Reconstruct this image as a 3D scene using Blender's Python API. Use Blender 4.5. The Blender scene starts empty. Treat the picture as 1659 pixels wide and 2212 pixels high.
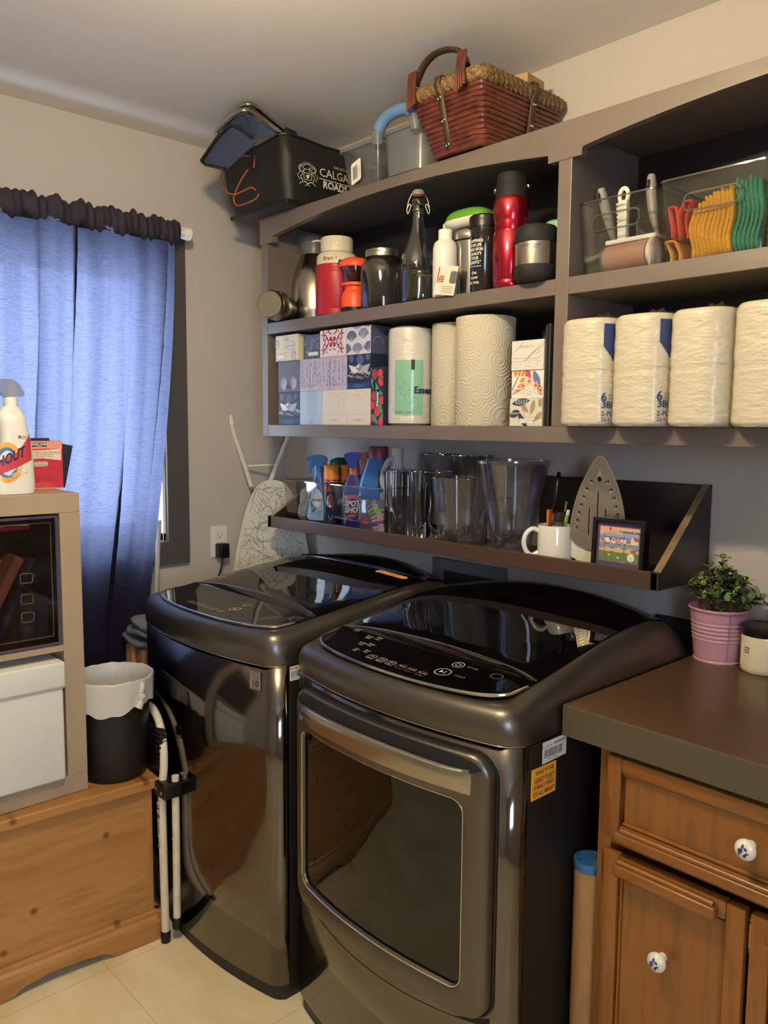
import bpy, bmesh, math, random
from mathutils import Matrix, Vector
from math import sin, cos, pi, sqrt, radians

SC = bpy.context.scene
COL = SC.collection

# ------------------------------------------------------------------ camera
cam_data = bpy.data.cameras.new('camera')
cam = bpy.data.objects.new('camera', cam_data)
COL.objects.link(cam)
cam_data.sensor_fit = 'HORIZONTAL'
cam_data.sensor_width = 36.0
cam_data.lens = 36.0 * 1756.6 / 1659.0
cam_data.clip_start = 0.02
_r = Vector((0.67674, 0.73618, 0.00806)); _u = Vector((-0.08178, 0.06429, 0.99457)); _f = Vector((-0.73167, 0.67373, -0.10371))
_m = Matrix((_r, _u, -_f)).transposed().to_4x4()
_m.translation = Vector((2.6107, -1.8724, 1.4350))
cam.matrix_world = _m
SC.camera = cam

# ------------------------------------------------------------------ world, exposure
SC.view_settings.view_transform = 'Standard'
SC.view_settings.look = 'None'
SC.view_settings.gamma = 1.0
SC.view_settings.exposure = 0.0
SC.view_settings.use_curve_mapping = False
world = bpy.data.worlds.new('daylight'); SC.world = world
world.use_nodes = True
_bg = world.node_tree.nodes['Background']
_bg.inputs[0].default_value = (0.72, 0.84, 1.0, 1)
_bg.inputs[1].default_value = 20.0
LAMP_STRENGTH = 560.0
LAMP_COLOR = (1.0, 0.80, 0.47)
SC.cycles.max_bounces = 10
SC.cycles.diffuse_bounces = 4
SC.cycles.glossy_bounces = 5
SC.cycles.transmission_bounces = 10
SC.cycles.transparent_max_bounces = 24
SC.cycles.caustics_reflective = False
SC.cycles.caustics_refractive = False
SC.cycles.sample_clamp_indirect = 4.0
SC.cycles.use_denoising = True

# ------------------------------------------------------------------ materials
def lin(h):
    h = h.lstrip('#')
    out = []
    for i in (0, 2, 4):
        c = int(h[i:i+2], 16) / 255.0
        out.append(c / 12.92 if c <= 0.04045 else ((c + 0.055) / 1.055) ** 2.4)
    return tuple(out) + (1.0,)

MATS = {}
def mat(name, col='808080', rough=0.5, metal=0.0, trans=0.0, ior=1.45, spec=0.5, coat=0.0, emit=None, estr=0.0,
        noise=None, bump=None, sss=0.0, aniso=0.0, sheen=0.0):
    """noise=(scale, colour2, stretch xyz, detail)  bump=(scale, strength, stretch)"""
    if name in MATS: return MATS[name]
    m = bpy.data.materials.new(name); m.use_nodes = True
    nt = m.node_tree; b = nt.nodes['Principled BSDF']
    c = lin(col) if isinstance(col, str) else col
    b.inputs['Base Color'].default_value = c
    m.diffuse_color = c
    b.inputs['Roughness'].default_value = rough
    b.inputs['Metallic'].default_value = metal
    b.inputs['Transmission Weight'].default_value = trans
    b.inputs['IOR'].default_value = ior
    b.inputs['Specular IOR Level'].default_value = spec
    b.inputs['Coat Weight'].default_value = coat
    b.inputs['Coat Roughness'].default_value = 0.08
    b.inputs['Anisotropic'].default_value = aniso
    b.inputs['Sheen Weight'].default_value = sheen
    if sss:
        b.inputs['Subsurface Weight'].default_value = sss
        b.inputs['Subsurface Radius'].default_value = (0.01, 0.008, 0.006)
    if emit:
        b.inputs['Emission Color'].default_value = lin(emit) if isinstance(emit, str) else emit
        b.inputs['Emission Strength'].default_value = estr
    def coords(stretch):
        tc = nt.nodes.new('ShaderNodeTexCoord'); mp = nt.nodes.new('ShaderNodeMapping')
        mp.inputs['Scale'].default_value = stretch
        nt.links.new(tc.outputs['Object'], mp.inputs['Vector'])
        return mp
    if noise:
        sc, c2 = noise[0], noise[1]
        st = noise[2] if len(noise) > 2 else (1, 1, 1)
        dt = noise[3] if len(noise) > 3 else 4
        n = nt.nodes.new('ShaderNodeTexNoise'); n.inputs['Scale'].default_value = sc; n.inputs['Detail'].default_value = dt
        nt.links.new(coords(st).outputs[0], n.inputs['Vector'])
        r = nt.nodes.new('ShaderNodeValToRGB')
        r.color_ramp.elements[0].position = 0.35; r.color_ramp.elements[1].position = 0.65
        r.color_ramp.elements[0].color = c; r.color_ramp.elements[1].color = lin(c2)
        nt.links.new(n.outputs[0], r.inputs[0]); nt.links.new(r.outputs[0], b.inputs['Base Color'])
    if bump:
        n = nt.nodes.new('ShaderNodeTexNoise'); n.inputs['Scale'].default_value = bump[0]; n.inputs['Detail'].default_value = 5
        nt.links.new(coords(bump[2] if len(bump) > 2 else (1, 1, 1)).outputs[0], n.inputs['Vector'])
        bp = nt.nodes.new('ShaderNodeBump'); bp.inputs['Strength'].default_value = bump[1]; bp.inputs['Distance'].default_value = 0.004
        nt.links.new(n.outputs[0], bp.inputs['Height']); nt.links.new(bp.outputs[0], b.inputs['Normal'])
    MATS[name] = m
    return m

def wood(name, c1, c2, c3, axis='X', scale=14.0, rough=0.4, coat=0.0, knots=True):
    """plank wood: stretched noise for grain plus round knots"""
    if name in MATS: return MATS[name]
    m = bpy.data.materials.new(name); m.use_nodes = True
    nt = m.node_tree; b = nt.nodes['Principled BSDF']; N = nt.nodes.new; L = nt.links.new
    m.diffuse_color = lin(c1)
    st = {'X': (0.12, 1, 1), 'Y': (1, 0.12, 1), 'Z': (1, 1, 0.12)}[axis]
    tc = N('ShaderNodeTexCoord'); mp = N('ShaderNodeMapping'); mp.inputs['Scale'].default_value = st
    L(tc.outputs['Object'], mp.inputs['Vector'])
    n1 = N('ShaderNodeTexNoise'); n1.inputs['Scale'].default_value = scale; n1.inputs['Detail'].default_value = 6; n1.inputs['Distortion'].default_value = 0.8
    L(mp.outputs[0], n1.inputs['Vector'])
    n2 = N('ShaderNodeTexNoise'); n2.inputs['Scale'].default_value = scale * 7; n2.inputs['Detail'].default_value = 3
    L(mp.outputs[0], n2.inputs['Vector'])
    r1 = N('ShaderNodeValToRGB'); r1.color_ramp.elements[0].position = 0.3; r1.color_ramp.elements[1].position = 0.72
    r1.color_ramp.elements[0].color = lin(c1); r1.color_ramp.elements[1].color = lin(c2)
    L(n1.outputs[0], r1.inputs[0])
    r2 = N('ShaderNodeValToRGB'); r2.color_ramp.elements[0].position = 0.45; r2.color_ramp.elements[1].position = 0.7
    r2.color_ramp.elements[0].color = (0, 0, 0, 1); r2.color_ramp.elements[1].color = (0.55, 0.55, 0.55, 1)
    L(n2.outputs[0], r2.inputs[0])
    mx = N('ShaderNodeMix'); mx.data_type = 'RGBA'
    L(r2.outputs[0], mx.inputs[0]); L(r1.outputs[0], mx.inputs[6]); mx.inputs[7].default_value = lin(c3)
    out = mx.outputs[2]
    if knots:
        v = N('ShaderNodeTexVoronoi'); v.inputs['Scale'].default_value = 5.2; v.voronoi_dimensions = '2D'; v.inputs['Randomness'].default_value = 0.9
        sx = N('ShaderNodeSeparateXYZ'); cx = N('ShaderNodeCombineXYZ'); L(tc.outputs['Object'], sx.inputs[0]); L(sx.outputs[{'X': 0, 'Y': 1, 'Z': 0}[axis]], cx.inputs[0]); L(sx.outputs[2 if axis != 'Z' else 2], cx.inputs[1]); L(cx.outputs[0], v.inputs['Vector'])
        r3 = N('ShaderNodeValToRGB'); r3.color_ramp.elements[0].position = 0.025; r3.color_ramp.elements[1].position = 0.065
        r3.color_ramp.elements[0].color = (0.85, 0.85, 0.85, 1); r3.color_ramp.elements[1].color = (0, 0, 0, 1)
        L(v.outputs['Distance'], r3.inputs[0])
        mx2 = N('ShaderNodeMix'); mx2.data_type = 'RGBA'
        L(r3.outputs[0], mx2.inputs[0]); L(out, mx2.inputs[6]); mx2.inputs[7].default_value = lin('5a2f14')
        out = mx2.outputs[2]
    L(out, b.inputs['Base Color'])
    b.inputs['Roughness'].default_value = rough; b.inputs['Coat Weight'].default_value = coat; b.inputs['Coat Roughness'].default_value = 0.15
    bp = N('ShaderNodeBump'); bp.inputs['Strength'].default_value = 0.08; bp.inputs['Distance'].default_value = 0.002
    L(n2.outputs[0], bp.inputs['Height']); L(bp.outputs[0], b.inputs['Normal'])
    MATS[name] = m
    return m

def clear(name, tint='f4f6f8', gloss=0.05, edge=0.35, rough=0.04, haze=0.0, hazecol='d8dde2', tr_scale=None):
    """clear thin plastic / blown glass: see-through with a mirror sheen growing to the grazing edge"""
    if name in MATS: return MATS[name]
    m = bpy.data.materials.new(name); m.use_nodes = True
    nt = m.node_tree; nt.nodes.clear(); N = nt.nodes.new; L = nt.links.new
    out = N('ShaderNodeOutputMaterial')
    t = N('ShaderNodeBsdfTransparent'); t.inputs[0].default_value = lin(tint)
    g = N('ShaderNodeBsdfGlossy'); g.inputs['Roughness'].default_value = rough
    lw = N('ShaderNodeLayerWeight'); lw.inputs['Blend'].default_value = 0.35
    mr = N('ShaderNodeMapRange'); mr.inputs[3].default_value = gloss; mr.inputs[4].default_value = edge
    L(lw.outputs['Facing'], mr.inputs[0])
    mx = N('ShaderNodeMixShader'); L(mr.outputs[0], mx.inputs[0]); L(t.outputs[0], mx.inputs[1]); L(g.outputs[0], mx.inputs[2])
    fin = mx.outputs[0]
    if haze:
        d = N('ShaderNodeBsdfDiffuse'); d.inputs[0].default_value = lin(hazecol)
        tl = N('ShaderNodeBsdfTranslucent'); tl.inputs[0].default_value = lin(hazecol)
        m0 = N('ShaderNodeMixShader'); m0.inputs[0].default_value = 0.5; L(d.outputs[0], m0.inputs[1]); L(tl.outputs[0], m0.inputs[2])
        m2 = N('ShaderNodeMixShader'); m2.inputs[0].default_value = haze
        L(fin, m2.inputs[1]); L(m0.outputs[0], m2.inputs[2]); fin = m2.outputs[0]
    L(fin, out.inputs[0])
    m.diffuse_color = lin(tint)[:3] + (0.3,)
    MATS[name] = m
    return m

def fabric_sheer(name, front, through, mix=0.6, weave=(0, 0, 0, 1)):
    """woven cloth that lets daylight glow through it"""
    if name in MATS: return MATS[name]
    m = bpy.data.materials.new(name); m.use_nodes = True
    nt = m.node_tree; nt.nodes.clear(); N = nt.nodes.new; L = nt.links.new
    out = N('ShaderNodeOutputMaterial'); tc = N('ShaderNodeTexCoord')
    def nz(sc, st, lo, hi, a, b):
        mp = N('ShaderNodeMapping'); mp.inputs['Scale'].default_value = st; L(tc.outputs['Object'], mp.inputs[0])
        n = N('ShaderNodeTexNoise'); n.inputs['Scale'].default_value = sc; n.inputs['Detail'].default_value = 3; L(mp.outputs[0], n.inputs['Vector'])
        r = N('ShaderNodeMapRange'); r.inputs[1].default_value = lo; r.inputs[2].default_value = hi; r.inputs[3].default_value = a; r.inputs[4].default_value = b
        L(n.outputs[0], r.inputs[0]); return r.outputs[0], n.outputs[0]
    s1, h1 = nz(85, (1, 0.30, 9), 0.50, 0.72, 1.0, 0.55)
    s2, h2 = nz(520, (1, 1, 1.0), 0.3, 0.7, 1.25, 0.75)
    wv = N('ShaderNodeTexWave'); wv.inputs['Scale'].default_value = 95; wv.inputs['Distortion'].default_value = 3.0; wv.inputs['Detail'].default_value = 1
    mw = N('ShaderNodeMapping'); mw.inputs['Rotation'].default_value = (0.6, 0.0, 0.0); L(tc.outputs['Object'], mw.inputs[0]); L(mw.outputs[0], wv.inputs['Vector'])
    wv.bands_direction = 'Z'
    wr = N('ShaderNodeMapRange'); wr.inputs[3].default_value = 0.84; wr.inputs[4].default_value = 1.14; L(wv.outputs['Fac'], wr.inputs[0])
    mu0 = N('ShaderNodeMath'); mu0.operation = 'MULTIPLY'; L(s1, mu0.inputs[0]); L(s2, mu0.inputs[1])
    mu = N('ShaderNodeMath'); mu.operation = 'MULTIPLY'; L(mu0.outputs[0], mu.inputs[0]); L(wr.outputs[0], mu.inputs[1])
    def tinted(col):
        mc = N('ShaderNodeMix'); mc.data_type = 'RGBA'; mc.blend_type = 'MULTIPLY'; mc.inputs[0].default_value = 1.0
        mc.inputs[6].default_value = col; L(mu.outputs[0], mc.inputs[7]); return mc.outputs[2]
    tl = N('ShaderNodeBsdfTranslucent'); L(tinted(lin(through)), tl.inputs[0])
    d = N('ShaderNodeBsdfDiffuse'); d.inputs[0].default_value = lin(front)
    m1 = N('ShaderNodeMixShader'); m1.inputs[0].default_value = mix
    L(d.outputs[0], m1.inputs[1]); L(tl.outputs[0], m1.inputs[2])
    tp = N('ShaderNodeBsdfTransparent'); L(tinted(weave), tp.inputs[0])      # open weave: a little light passes straight
    mx = N('ShaderNodeAddShader'); L(m1.outputs[0], mx.inputs[0]); L(tp.outputs[0], mx.inputs[1])
    bp = N('ShaderNodeBump'); bp.inputs['Strength'].default_value = 0.3; bp.inputs['Distance'].default_value = 0.002; L(h1, bp.inputs['Height']); L(bp.outputs[0], d.inputs['Normal'])
    L(mx.outputs[0], out.inputs[0])
    MATS[name] = m
    return m

# ------------------------------------------------------------------ mesh builder
class MB:
    def __init__(s): s.v = []; s.f = []; s.m = []; s.s = []; s.mats = []
    def mi(s, m):
        if m not in s.mats: s.mats.append(m)
        return s.mats.index(m)
    def add(s, verts, faces, m, smooth=False, M=None):
        o = len(s.v); k = s.mi(m)
        for p in verts:
            p = Vector(p); s.v.append(M @ p if M is not None else p)
        for f in faces:
            s.f.append(tuple(i + o for i in f)); s.m.append(k); s.s.append(smooth)
        return s
    def bm(s, b, m, smooth=False, M=None):
        b.verts.ensure_lookup_table(); b.verts.index_update()
        s.add([v.co.copy() for v in b.verts], [[v.index for v in f.verts] for f in b.faces], m, smooth, M); b.free(); return s
    def box(s, x0, x1, y0, y1, z0, z1, m, bev=0.0, seg=2, M=None, smooth=False):
        b = bmesh.new(); bmesh.ops.create_cube(b, size=1.0)
        for v in b.verts:
            v.co = Vector(((x0+x1)/2 + v.co.x*(x1-x0), (y0+y1)/2 + v.co.y*(y1-y0), (z0+z1)/2 + v.co.z*(z1-z0)))
        if bev > 0: bmesh.ops.bevel(b, geom=b.edges[:], offset=bev, segments=seg, profile=0.5, affect='EDGES')
        return s.bm(b, m, smooth or bev > 0.004, M)
    def lathe(s, prof, m, n=28, M=None, smooth=True, sx=1.0, sy=1.0, close=True, fn=None):
        vs = []; fs = []
        for (r, z) in prof:
            for i in range(n):
                a = 2*pi*i/n; rr = r if fn is None else r*fn(a, z)
                vs.append((rr*cos(a)*sx, rr*sin(a)*sy, z))
        k = len(prof)
        for j in range(k-1):
            for i in range(n):
                fs.append((j*n+i, j*n+(i+1) % n, (j+1)*n+(i+1) % n, (j+1)*n+i))
        if close:
            if prof[0][0] > 1e-5: fs.append(tuple(reversed(range(n))))
            if prof[-1][0] > 1e-5: fs.append(tuple((k-1)*n+i for i in range(n)))
        return s.add(vs, fs, m, smooth, M)
    def tube(s, pts, r, m, n=10, closed=False, caps=True, M=None, rf=None, flat=1.0):
        pts = [Vector(p) for p in pts]; k = len(pts); vs = []; fs = []
        up = None
        for i, p in enumerate(pts):
            a = pts[(i-1) % k] if (closed or i > 0) else p
            b = pts[(i+1) % k] if (closed or i < k-1) else p
            t = (b - a)
            t = t.normalized() if t.length > 1e-9 else Vector((0, 0, 1))
            if up is None:
                up = Vector((0, 0, 1)) if abs(t.z) < 0.9 else Vector((1, 0, 0))
            nrm = (up - t*up.dot(t)); nrm = nrm.normalized() if nrm.length > 1e-6 else t.orthogonal().normalized(); up = nrm
            bn = t.cross(nrm); rr = r if rf is None else r*rf(i/(k-1 if k > 1 else 1))
            for j in range(n):
                q = 2*pi*j/n; vs.append(p + nrm*cos(q)*rr*flat + bn*sin(q)*rr)
        for i in range(k if closed else k-1):
            i2 = (i+1) % k
            for j in range(n): fs.append((i*n+j, i*n+(j+1) % n, i2*n+(j+1) % n, i2*n+j))
        if caps and not closed:
            fs.append(tuple(reversed(range(n)))); fs.append(tuple((k-1)*n+j for j in range(n)))
        return s.add(vs, fs, m, True, M)
    def prism(s, poly, d0, d1, m, fr, smooth=False):
        n = len(poly); vs = [fr(a, b, d0) for a, b in poly] + [fr(a, b, d1) for a, b in poly]
        fs = [tuple(reversed(range(n))), tuple(range(n, 2*n))] + [(i, (i+1) % n, n+(i+1) % n, n+i) for i in range(n)]
        return s.add(vs, fs, m, smooth)
    def poly(s, pts, m, fr, off=0.0005):
        return s.add([fr(a, b, off) for a, b in pts], [tuple(range(len(pts)))], m)
    def ribbon(s, pts, w, m, fr, off=0.0005, closed=False, taper=None):
        n = len(pts); vs = []; fs = []
        for i, (a, b) in enumerate(pts):
            p = pts[(i-1) % n] if (closed or i > 0) else pts[i]; q = pts[(i+1) % n] if (closed or i < n-1) else pts[i]
            dx, dy = q[0]-p[0], q[1]-p[1]; l = sqrt(dx*dx+dy*dy) or 1
            ww = w if taper is None else w*taper(i/(n-1))
            vs.append(fr(a - dy/l*ww/2, b + dx/l*ww/2, off)); vs.append(fr(a + dy/l*ww/2, b - dx/l*ww/2, off))
        for i in range(n if closed else n-1):
            j = (i+1) % n; fs.append((2*i, 2*i+1, 2*j+1, 2*j))
        return s.add(vs, fs, m)
    def grid(s, fn, nu, nv, m, smooth=True, closeu=False):
        vs = [fn(i/(nu if closeu else nu-1), j/(nv-1)) for j in range(nv) for i in range(nu)]
        fs = []
        for j in range(nv-1):
            for i in range(nu if closeu else nu-1):
                fs.append((j*nu+i, j*nu+(i+1) % nu, (j+1)*nu+(i+1) % nu, (j+1)*nu+i))
        return s.add(vs, fs, m, smooth)
    def loops(s, loops, m, smooth=True, cap0=False, cap1=False):
        n = len(loops[0]); vs = [p for l in loops for p in l]; fs = []
        for j in range(len(loops)-1):
            for i in range(n): fs.append((j*n+i, j*n+(i+1) % n, (j+1)*n+(i+1) % n, (j+1)*n+i))
        if cap0: fs.append(tuple(reversed(range(n))))
        if cap1: fs.append(tuple((len(loops)-1)*n+i for i in range(n)))
        return s.add(vs, fs, m, smooth)
    def text(s, string, size, fr, m, a=0.0, b=0.0, off=0.0006, align='CENTER', sx=1.0, bold=0.0, shear=0.0):
        vs, fs = glyphs(string, align, bold, shear)
        return s.add([fr(a + x*size*sx, b + y*size, off) for x, y in vs], fs, m)
    def sphere(s, c, r, m, n=16, sx=1, sy=1, sz=1):
        pr = [(r*sin(pi*i/(n//2)), -r*cos(pi*i/(n//2))) for i in range(n//2+1)]
        pr[0] = (0.0001*r, -r); pr[-1] = (0.0001*r, r)
        return s.lathe(pr, m, n, Matrix.Translation(c) @ Matrix.Diagonal((sx, sy, sz, 1)))
    def build(s, name, parent=None, world=True, recalc=True):
        me = bpy.data.meshes.new(name)
        off = Vector((0, 0, 0))
        R = None
        if parent is not None and world:
            R = wmat(parent).inverted()
        vs = [(R @ p) if R is not None else p for p in s.v]
        if parent is None:
            xs = [p.x for p in vs]; ys = [p.y for p in vs]; zs = [p.z for p in vs]
            off = Vector(((min(xs)+max(xs))/2, (min(ys)+max(ys))/2, min(zs)))
            vs = [p - off for p in vs]
        me.from_pydata([tuple(p) for p in vs], [], s.f)
        for m in s.mats: me.materials.append(m)
        me.polygons.foreach_set('material_index', s.m)
        me.polygons.foreach_set('use_smooth', s.s)
        if recalc:
            b = bmesh.new(); b.from_mesh(me); bmesh.ops.recalc_face_normals(b, faces=b.faces[:]); b.to_mesh(me); b.free()
        me.update()
        if any(s.s):
            try: me.set_sharp_from_angle(angle=radians(42))
            except Exception: pass
        o = bpy.data.objects.new(name, me); COL.objects.link(o)
        if parent is not None: o.parent = parent
        else: o.location = off
        return o

_G = {}
def glyphs(string, align, bold, shear):
    key = (string, align, bold, shear)
    if key in _G: return _G[key]
    cu = bpy.data.curves.new('glyphs', 'FONT'); cu.body = string; cu.align_x = align; cu.align_y = 'CENTER'; cu.size = 1.0
    cu.offset = bold; cu.shear = shear; cu.resolution_u = 2
    ob = bpy.data.objects.new('glyphs', cu); COL.objects.link(ob)
    me = ob.to_mesh()
    r = ([(v.co.x, v.co.y) for v in me.vertices], [tuple(p.vertices) for p in me.polygons])
    ob.to_mesh_clear(); bpy.data.objects.remove(ob); bpy.data.curves.remove(cu)
    _G[key] = r
    return r

def frame(org, ux, uy, n=None):
    org = Vector(org); ux = Vector(ux); uy = Vector(uy); n = Vector(n) if n is not None else ux.cross(uy).normalized()
    return lambda a, b, d=0.0: org + ux*a + uy*b + n*d
def cyl(cx, cy, r, z0=0.0, ang0=-pi/2, sx=1.0, rf=None):
    """wrap label coordinates (arc length, height) round an upright cylinder; a=0 faces angle ang0"""
    def f(a, b, d=0.0):
        rr = (r if rf is None else rf(b)) + d; t = ang0 + a/(r if rf is None else max(rf(b), 1e-3))
        return Vector((cx + rr*cos(t)*sx, cy + rr*sin(t), z0 + b))
    return f

def wmat(o):
    m = Matrix.LocRotScale(o.location, o.rotation_euler, o.scale)
    return wmat(o.parent) @ m if o.parent else m
def tag(o, label, cat=None, group=None, kind=None):
    if label: o['label'] = label
    if cat: o['category'] = cat
    if group: o['group'] = group
    if kind: o['kind'] = kind
    return o
def thing(name, label, cat, loc=(0, 0, 0), rot=(0, 0, 0), group=None):
    o = bpy.data.objects.new(name, None); COL.objects.link(o); o.empty_display_size = 0.05
    o.location = loc; o.rotation_euler = rot
    return tag(o, label, cat, group)
def copy_thing(src, loc, label, rotz=None):
    o = src.copy(); COL.objects.link(o); o.location = loc
    if rotz is not None: o.rotation_euler = (o.rotation_euler[0], o.rotation_euler[1], rotz)
    o['label'] = label
    for c in [x for x in bpy.data.objects if x.parent == src]:
        d = c.copy(); COL.objects.link(d); d.parent = o
        for g in [x for x in bpy.data.objects if x.parent == c]:
            e = g.copy(); COL.objects.link(e); e.parent = d
    return o
def T(x, y, z): return Matrix.Translation((x, y, z))
def RX(a): return Matrix.Rotation(a, 4, 'X')
def RY(a): return Matrix.Rotation(a, 4, 'Y')
def RZ(a): return Matrix.Rotation(a, 4, 'Z')
def rrect(x0, x1, y0, y1, r, n=6):
    out = []
    for cx, cy, a in ((x1-r, y0+r, -pi/2), (x1-r, y1-r, 0), (x0+r, y1-r, pi/2), (x0+r, y0+r, pi)):
        for i in range(n+1):
            t = a + (pi/2)*i/n; out.append((cx + r*cos(t), cy + r*sin(t)))
    return out
def ell(cx, cy, rx, ry, n=16, rot=0.0):
    return [(cx + rx*cos(2*pi*i/n)*cos(rot) - ry*sin(2*pi*i/n)*sin(rot), cy + rx*cos(2*pi*i/n)*sin(rot) + ry*sin(2*pi*i/n)*cos(rot)) for i in range(n)]
def leaf(cx, cy, l, w, rot, n=8):
    up = [(l*(i/n - 0.5), w/2*sin(pi*i/n)**0.8 if 0 < i < n else 0) for i in range(n+1)]
    pts = up + [(a, -b) for a, b in reversed(up[1:-1])]
    return [(cx + a*cos(rot) - b*sin(rot), cy + a*sin(rot) + b*cos(rot)) for a, b in pts]
def spline(pts, k=8, closed=False):
    pts = [Vector(p) for p in pts]; n = len(pts); out = []
    for i in range(n if closed else n-1):
        p0 = pts[(i-1) % n] if (closed or i > 0) else pts[i]; p1 = pts[i]; p2 = pts[(i+1) % n]
        p3 = pts[(i+2) % n] if (closed or i < n-2) else p2
        for j in range(k):
            t = j/k
            out.append(0.5*((2*p1) + (p2-p0)*t + (2*p0-5*p1+4*p2-p3)*t*t + (3*p1-p0-3*p2+p3)*t**3))
    if not closed: out.append(pts[-1])
    return out
def spl2(pts, k=8, closed=False): return [(p[0], p[1]) for p in spline([(a, b, 0) for a, b in pts], k, closed)]

BLACK = mat('black_plastic', '0d0d0f', 0.35)
MATTE = mat('matte_black', '101012', 0.7)
WHITE = mat('white_plastic', 'e9e6de', 0.4)
INK = mat('dark_print', '23242a', 0.6)
PAPER = mat('white_print', 'f0eee8', 0.6)
STEEL = mat('brushed_steel', 'b9b4ac', 0.3, 1.0)
CHROME = mat('chrome', 'd6d4d0', 0.12, 1.0)
# ================================================================== room shell
def structure(mb, name, label):
    o = mb.build(name); return tag(o, label, 'room', kind='structure')
WALL = mat('wall_paint', 'c0b8b0', 0.75, bump=(180, 0.06))
CEIL = mat('ceiling_paint', 'f0ede8', 0.85, bump=(120, 0.10))
SHELFP = mat('taupe_paint', '6f645d', 0.36, noise=(5, '685d56', (1, 1, 1)), bump=(60, 0.10, (0.15, 1, 1)))
CASING = mat('charcoal_casing', '4b4846', 0.5)
JAMB = mat('white_jamb', 'f1f2f2', 0.4)
FLOORM = mat('vinyl_floor', 'f6eac8', 0.40, noise=(3.2, 'e0cfa2', (1.0, 2.2, 1), 9), bump=(40, 0.04))
RX1, RY0, RH = 3.5, -3.5, 2.40

b = MB(); b.box(-0.14, RX1+0.14, RY0-0.14, 0.14, -0.1, 0.0, FLOORM)
GROUT = mat('floor_joint', 'c0ad82', 0.7)
ff = frame((0, 0, 0), (1, 0, 0), (0, 1, 0))
for k in range(8):
    x = 0.18 + 0.457*k; b.ribbon([(x, RY0), (x, 0)], 0.0016, GROUT, ff, 0.0003)
for k in range(8):
    y = -0.12 - 0.457*k; b.ribbon([(0, y), (RX1, y)], 0.0016, GROUT, ff, 0.0003)
structure(b, 'floor', 'cream mottled vinyl tile floor')
b = MB(); b.box(-0.14, RX1+0.14, RY0-0.14, 0.14, RH, RH+0.1, CEIL); structure(b, 'ceiling', 'matte grey white ceiling')
b = MB(); b.box(-0.14, RX1+0.14, 0.0, 0.14, 0, RH, WALL); structure(b, 'wall_back', 'beige grey wall behind the shelves')
VY0, VY1, VZ0, VZ1 = -2.65, -1.80, 1.05, 1.95
b = MB(); b.box(RX1, RX1+0.14, VY1, 0, 0, RH, WALL); b.box(RX1, RX1+0.14, RY0, VY0, 0, RH, WALL); b.box(RX1, RX1+0.14, VY0, VY1, 0, VZ0, WALL); b.box(RX1, RX1+0.14, VY0, VY1, VZ1, RH, WALL)
structure(b, 'wall_right', 'beige grey wall to the right of the room')
b = MB(); b.box(-0.14, RX1+0.14, RY0-0.14, RY0, 0, RH, WALL); structure(b, 'wall_front', 'beige grey wall facing the washer')
WY0, WY1, WZ0, WZ1 = -1.42, -0.513, 1.030, 1.990
b = MB()
b.box(-0.14, 0, WY1, 0, 0, RH, WALL); b.box(-0.14, 0, RY0, WY0, 0, RH, WALL)
b.box(-0.14, 0, WY0, WY1, 0, WZ0, WALL); b.box(-0.14, 0, WY0, WY1, WZ1, RH, WALL)
structure(b, 'wall_left', 'beige grey wall with the curtained window')
# charcoal casing round the window
b = MB()
b.box(0.0, 0.02, WY1, WY1+0.084, 0.947, 2.075, CASING, 0.002); b.box(0.0, 0.02, WY0-0.084, WY0, 0.947, 2.075, CASING, 0.002)
b.box(0.0, 0.02, WY0, WY1, WZ1, 2.075, CASING, 0.002); b.box(0.0, 0.02, WY0, WY1, 0.947, WZ0, CASING, 0.002)
structure(b, 'trim_1', 'charcoal painted window casing')
# window: white jamb, sash and pane
w = thing('window_1', 'white framed window behind the navy curtain', 'window', (-0.07, (WY0+WY1)/2, WZ0)); w['kind'] = 'structure'
b = MB()
for (y0, y1, z0, z1) in ((WY1-0.03, WY1, WZ0, WZ1), (WY0, WY0+0.03, WZ0, WZ1), (WY0, WY1, WZ0, WZ0+0.03), (WY0, WY1, WZ1-0.03, WZ1)):
    b.box(-0.12, 0.004, y0 if y1 != WY1 else WY1-0.012, y1, z0, z1, JAMB, 0.002)
b.build('jamb', w)
b = MB()
b.box(-0.11, -0.07, WY1-0.06, WY1-0.012, WZ0, WZ1, JAMB, 0.003); b.box(-0.11, -0.07, WY0, WY0+0.06, WZ0, WZ1, JAMB, 0.003)
b.box(-0.11, -0.07, WY0, WY1, WZ0, WZ0+0.06, JAMB, 0.003); b.box(-0.11, -0.07, WY0, WY1, WZ1-0.06, WZ1, JAMB, 0.003)
b.box(-0.11, -0.07, -0.99, -0.95, WZ0, WZ1, JAMB, 0.003)
b.build('sash', w)
b = MB(); b.box(-0.092, -0.088, WY0+0.05, WY1-0.05, WZ0+0.05, WZ1-0.05, clear('window_glass', 'f8fbff', 0.03, 0.25)); b.build('pane', w)

w = thing('added_fill_window', 'unseen white framed window added in the right wall for cool daylight', 'window', (RX1+.07, (VY0+VY1)/2, VZ0)); w['kind'] = 'structure'  # added out of view to bring cool fill daylight into the room
b = MB()
for (y0, y1, z0, z1) in ((VY1-.05, VY1, VZ0, VZ1), (VY0, VY0+.05, VZ0, VZ1), (VY0, VY1, VZ0, VZ0+.05), (VY0, VY1, VZ1-.05, VZ1)): b.box(RX1+.01, RX1+.09, y0, y1, z0, z1, JAMB, .002)
b.build('sash', w)
b = MB(); b.box(RX1+.048, RX1+.052, VY0+.04, VY1-.04, VZ0+.04, VZ1-.04, clear('window_glass')); b.build('pane', w)

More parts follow.
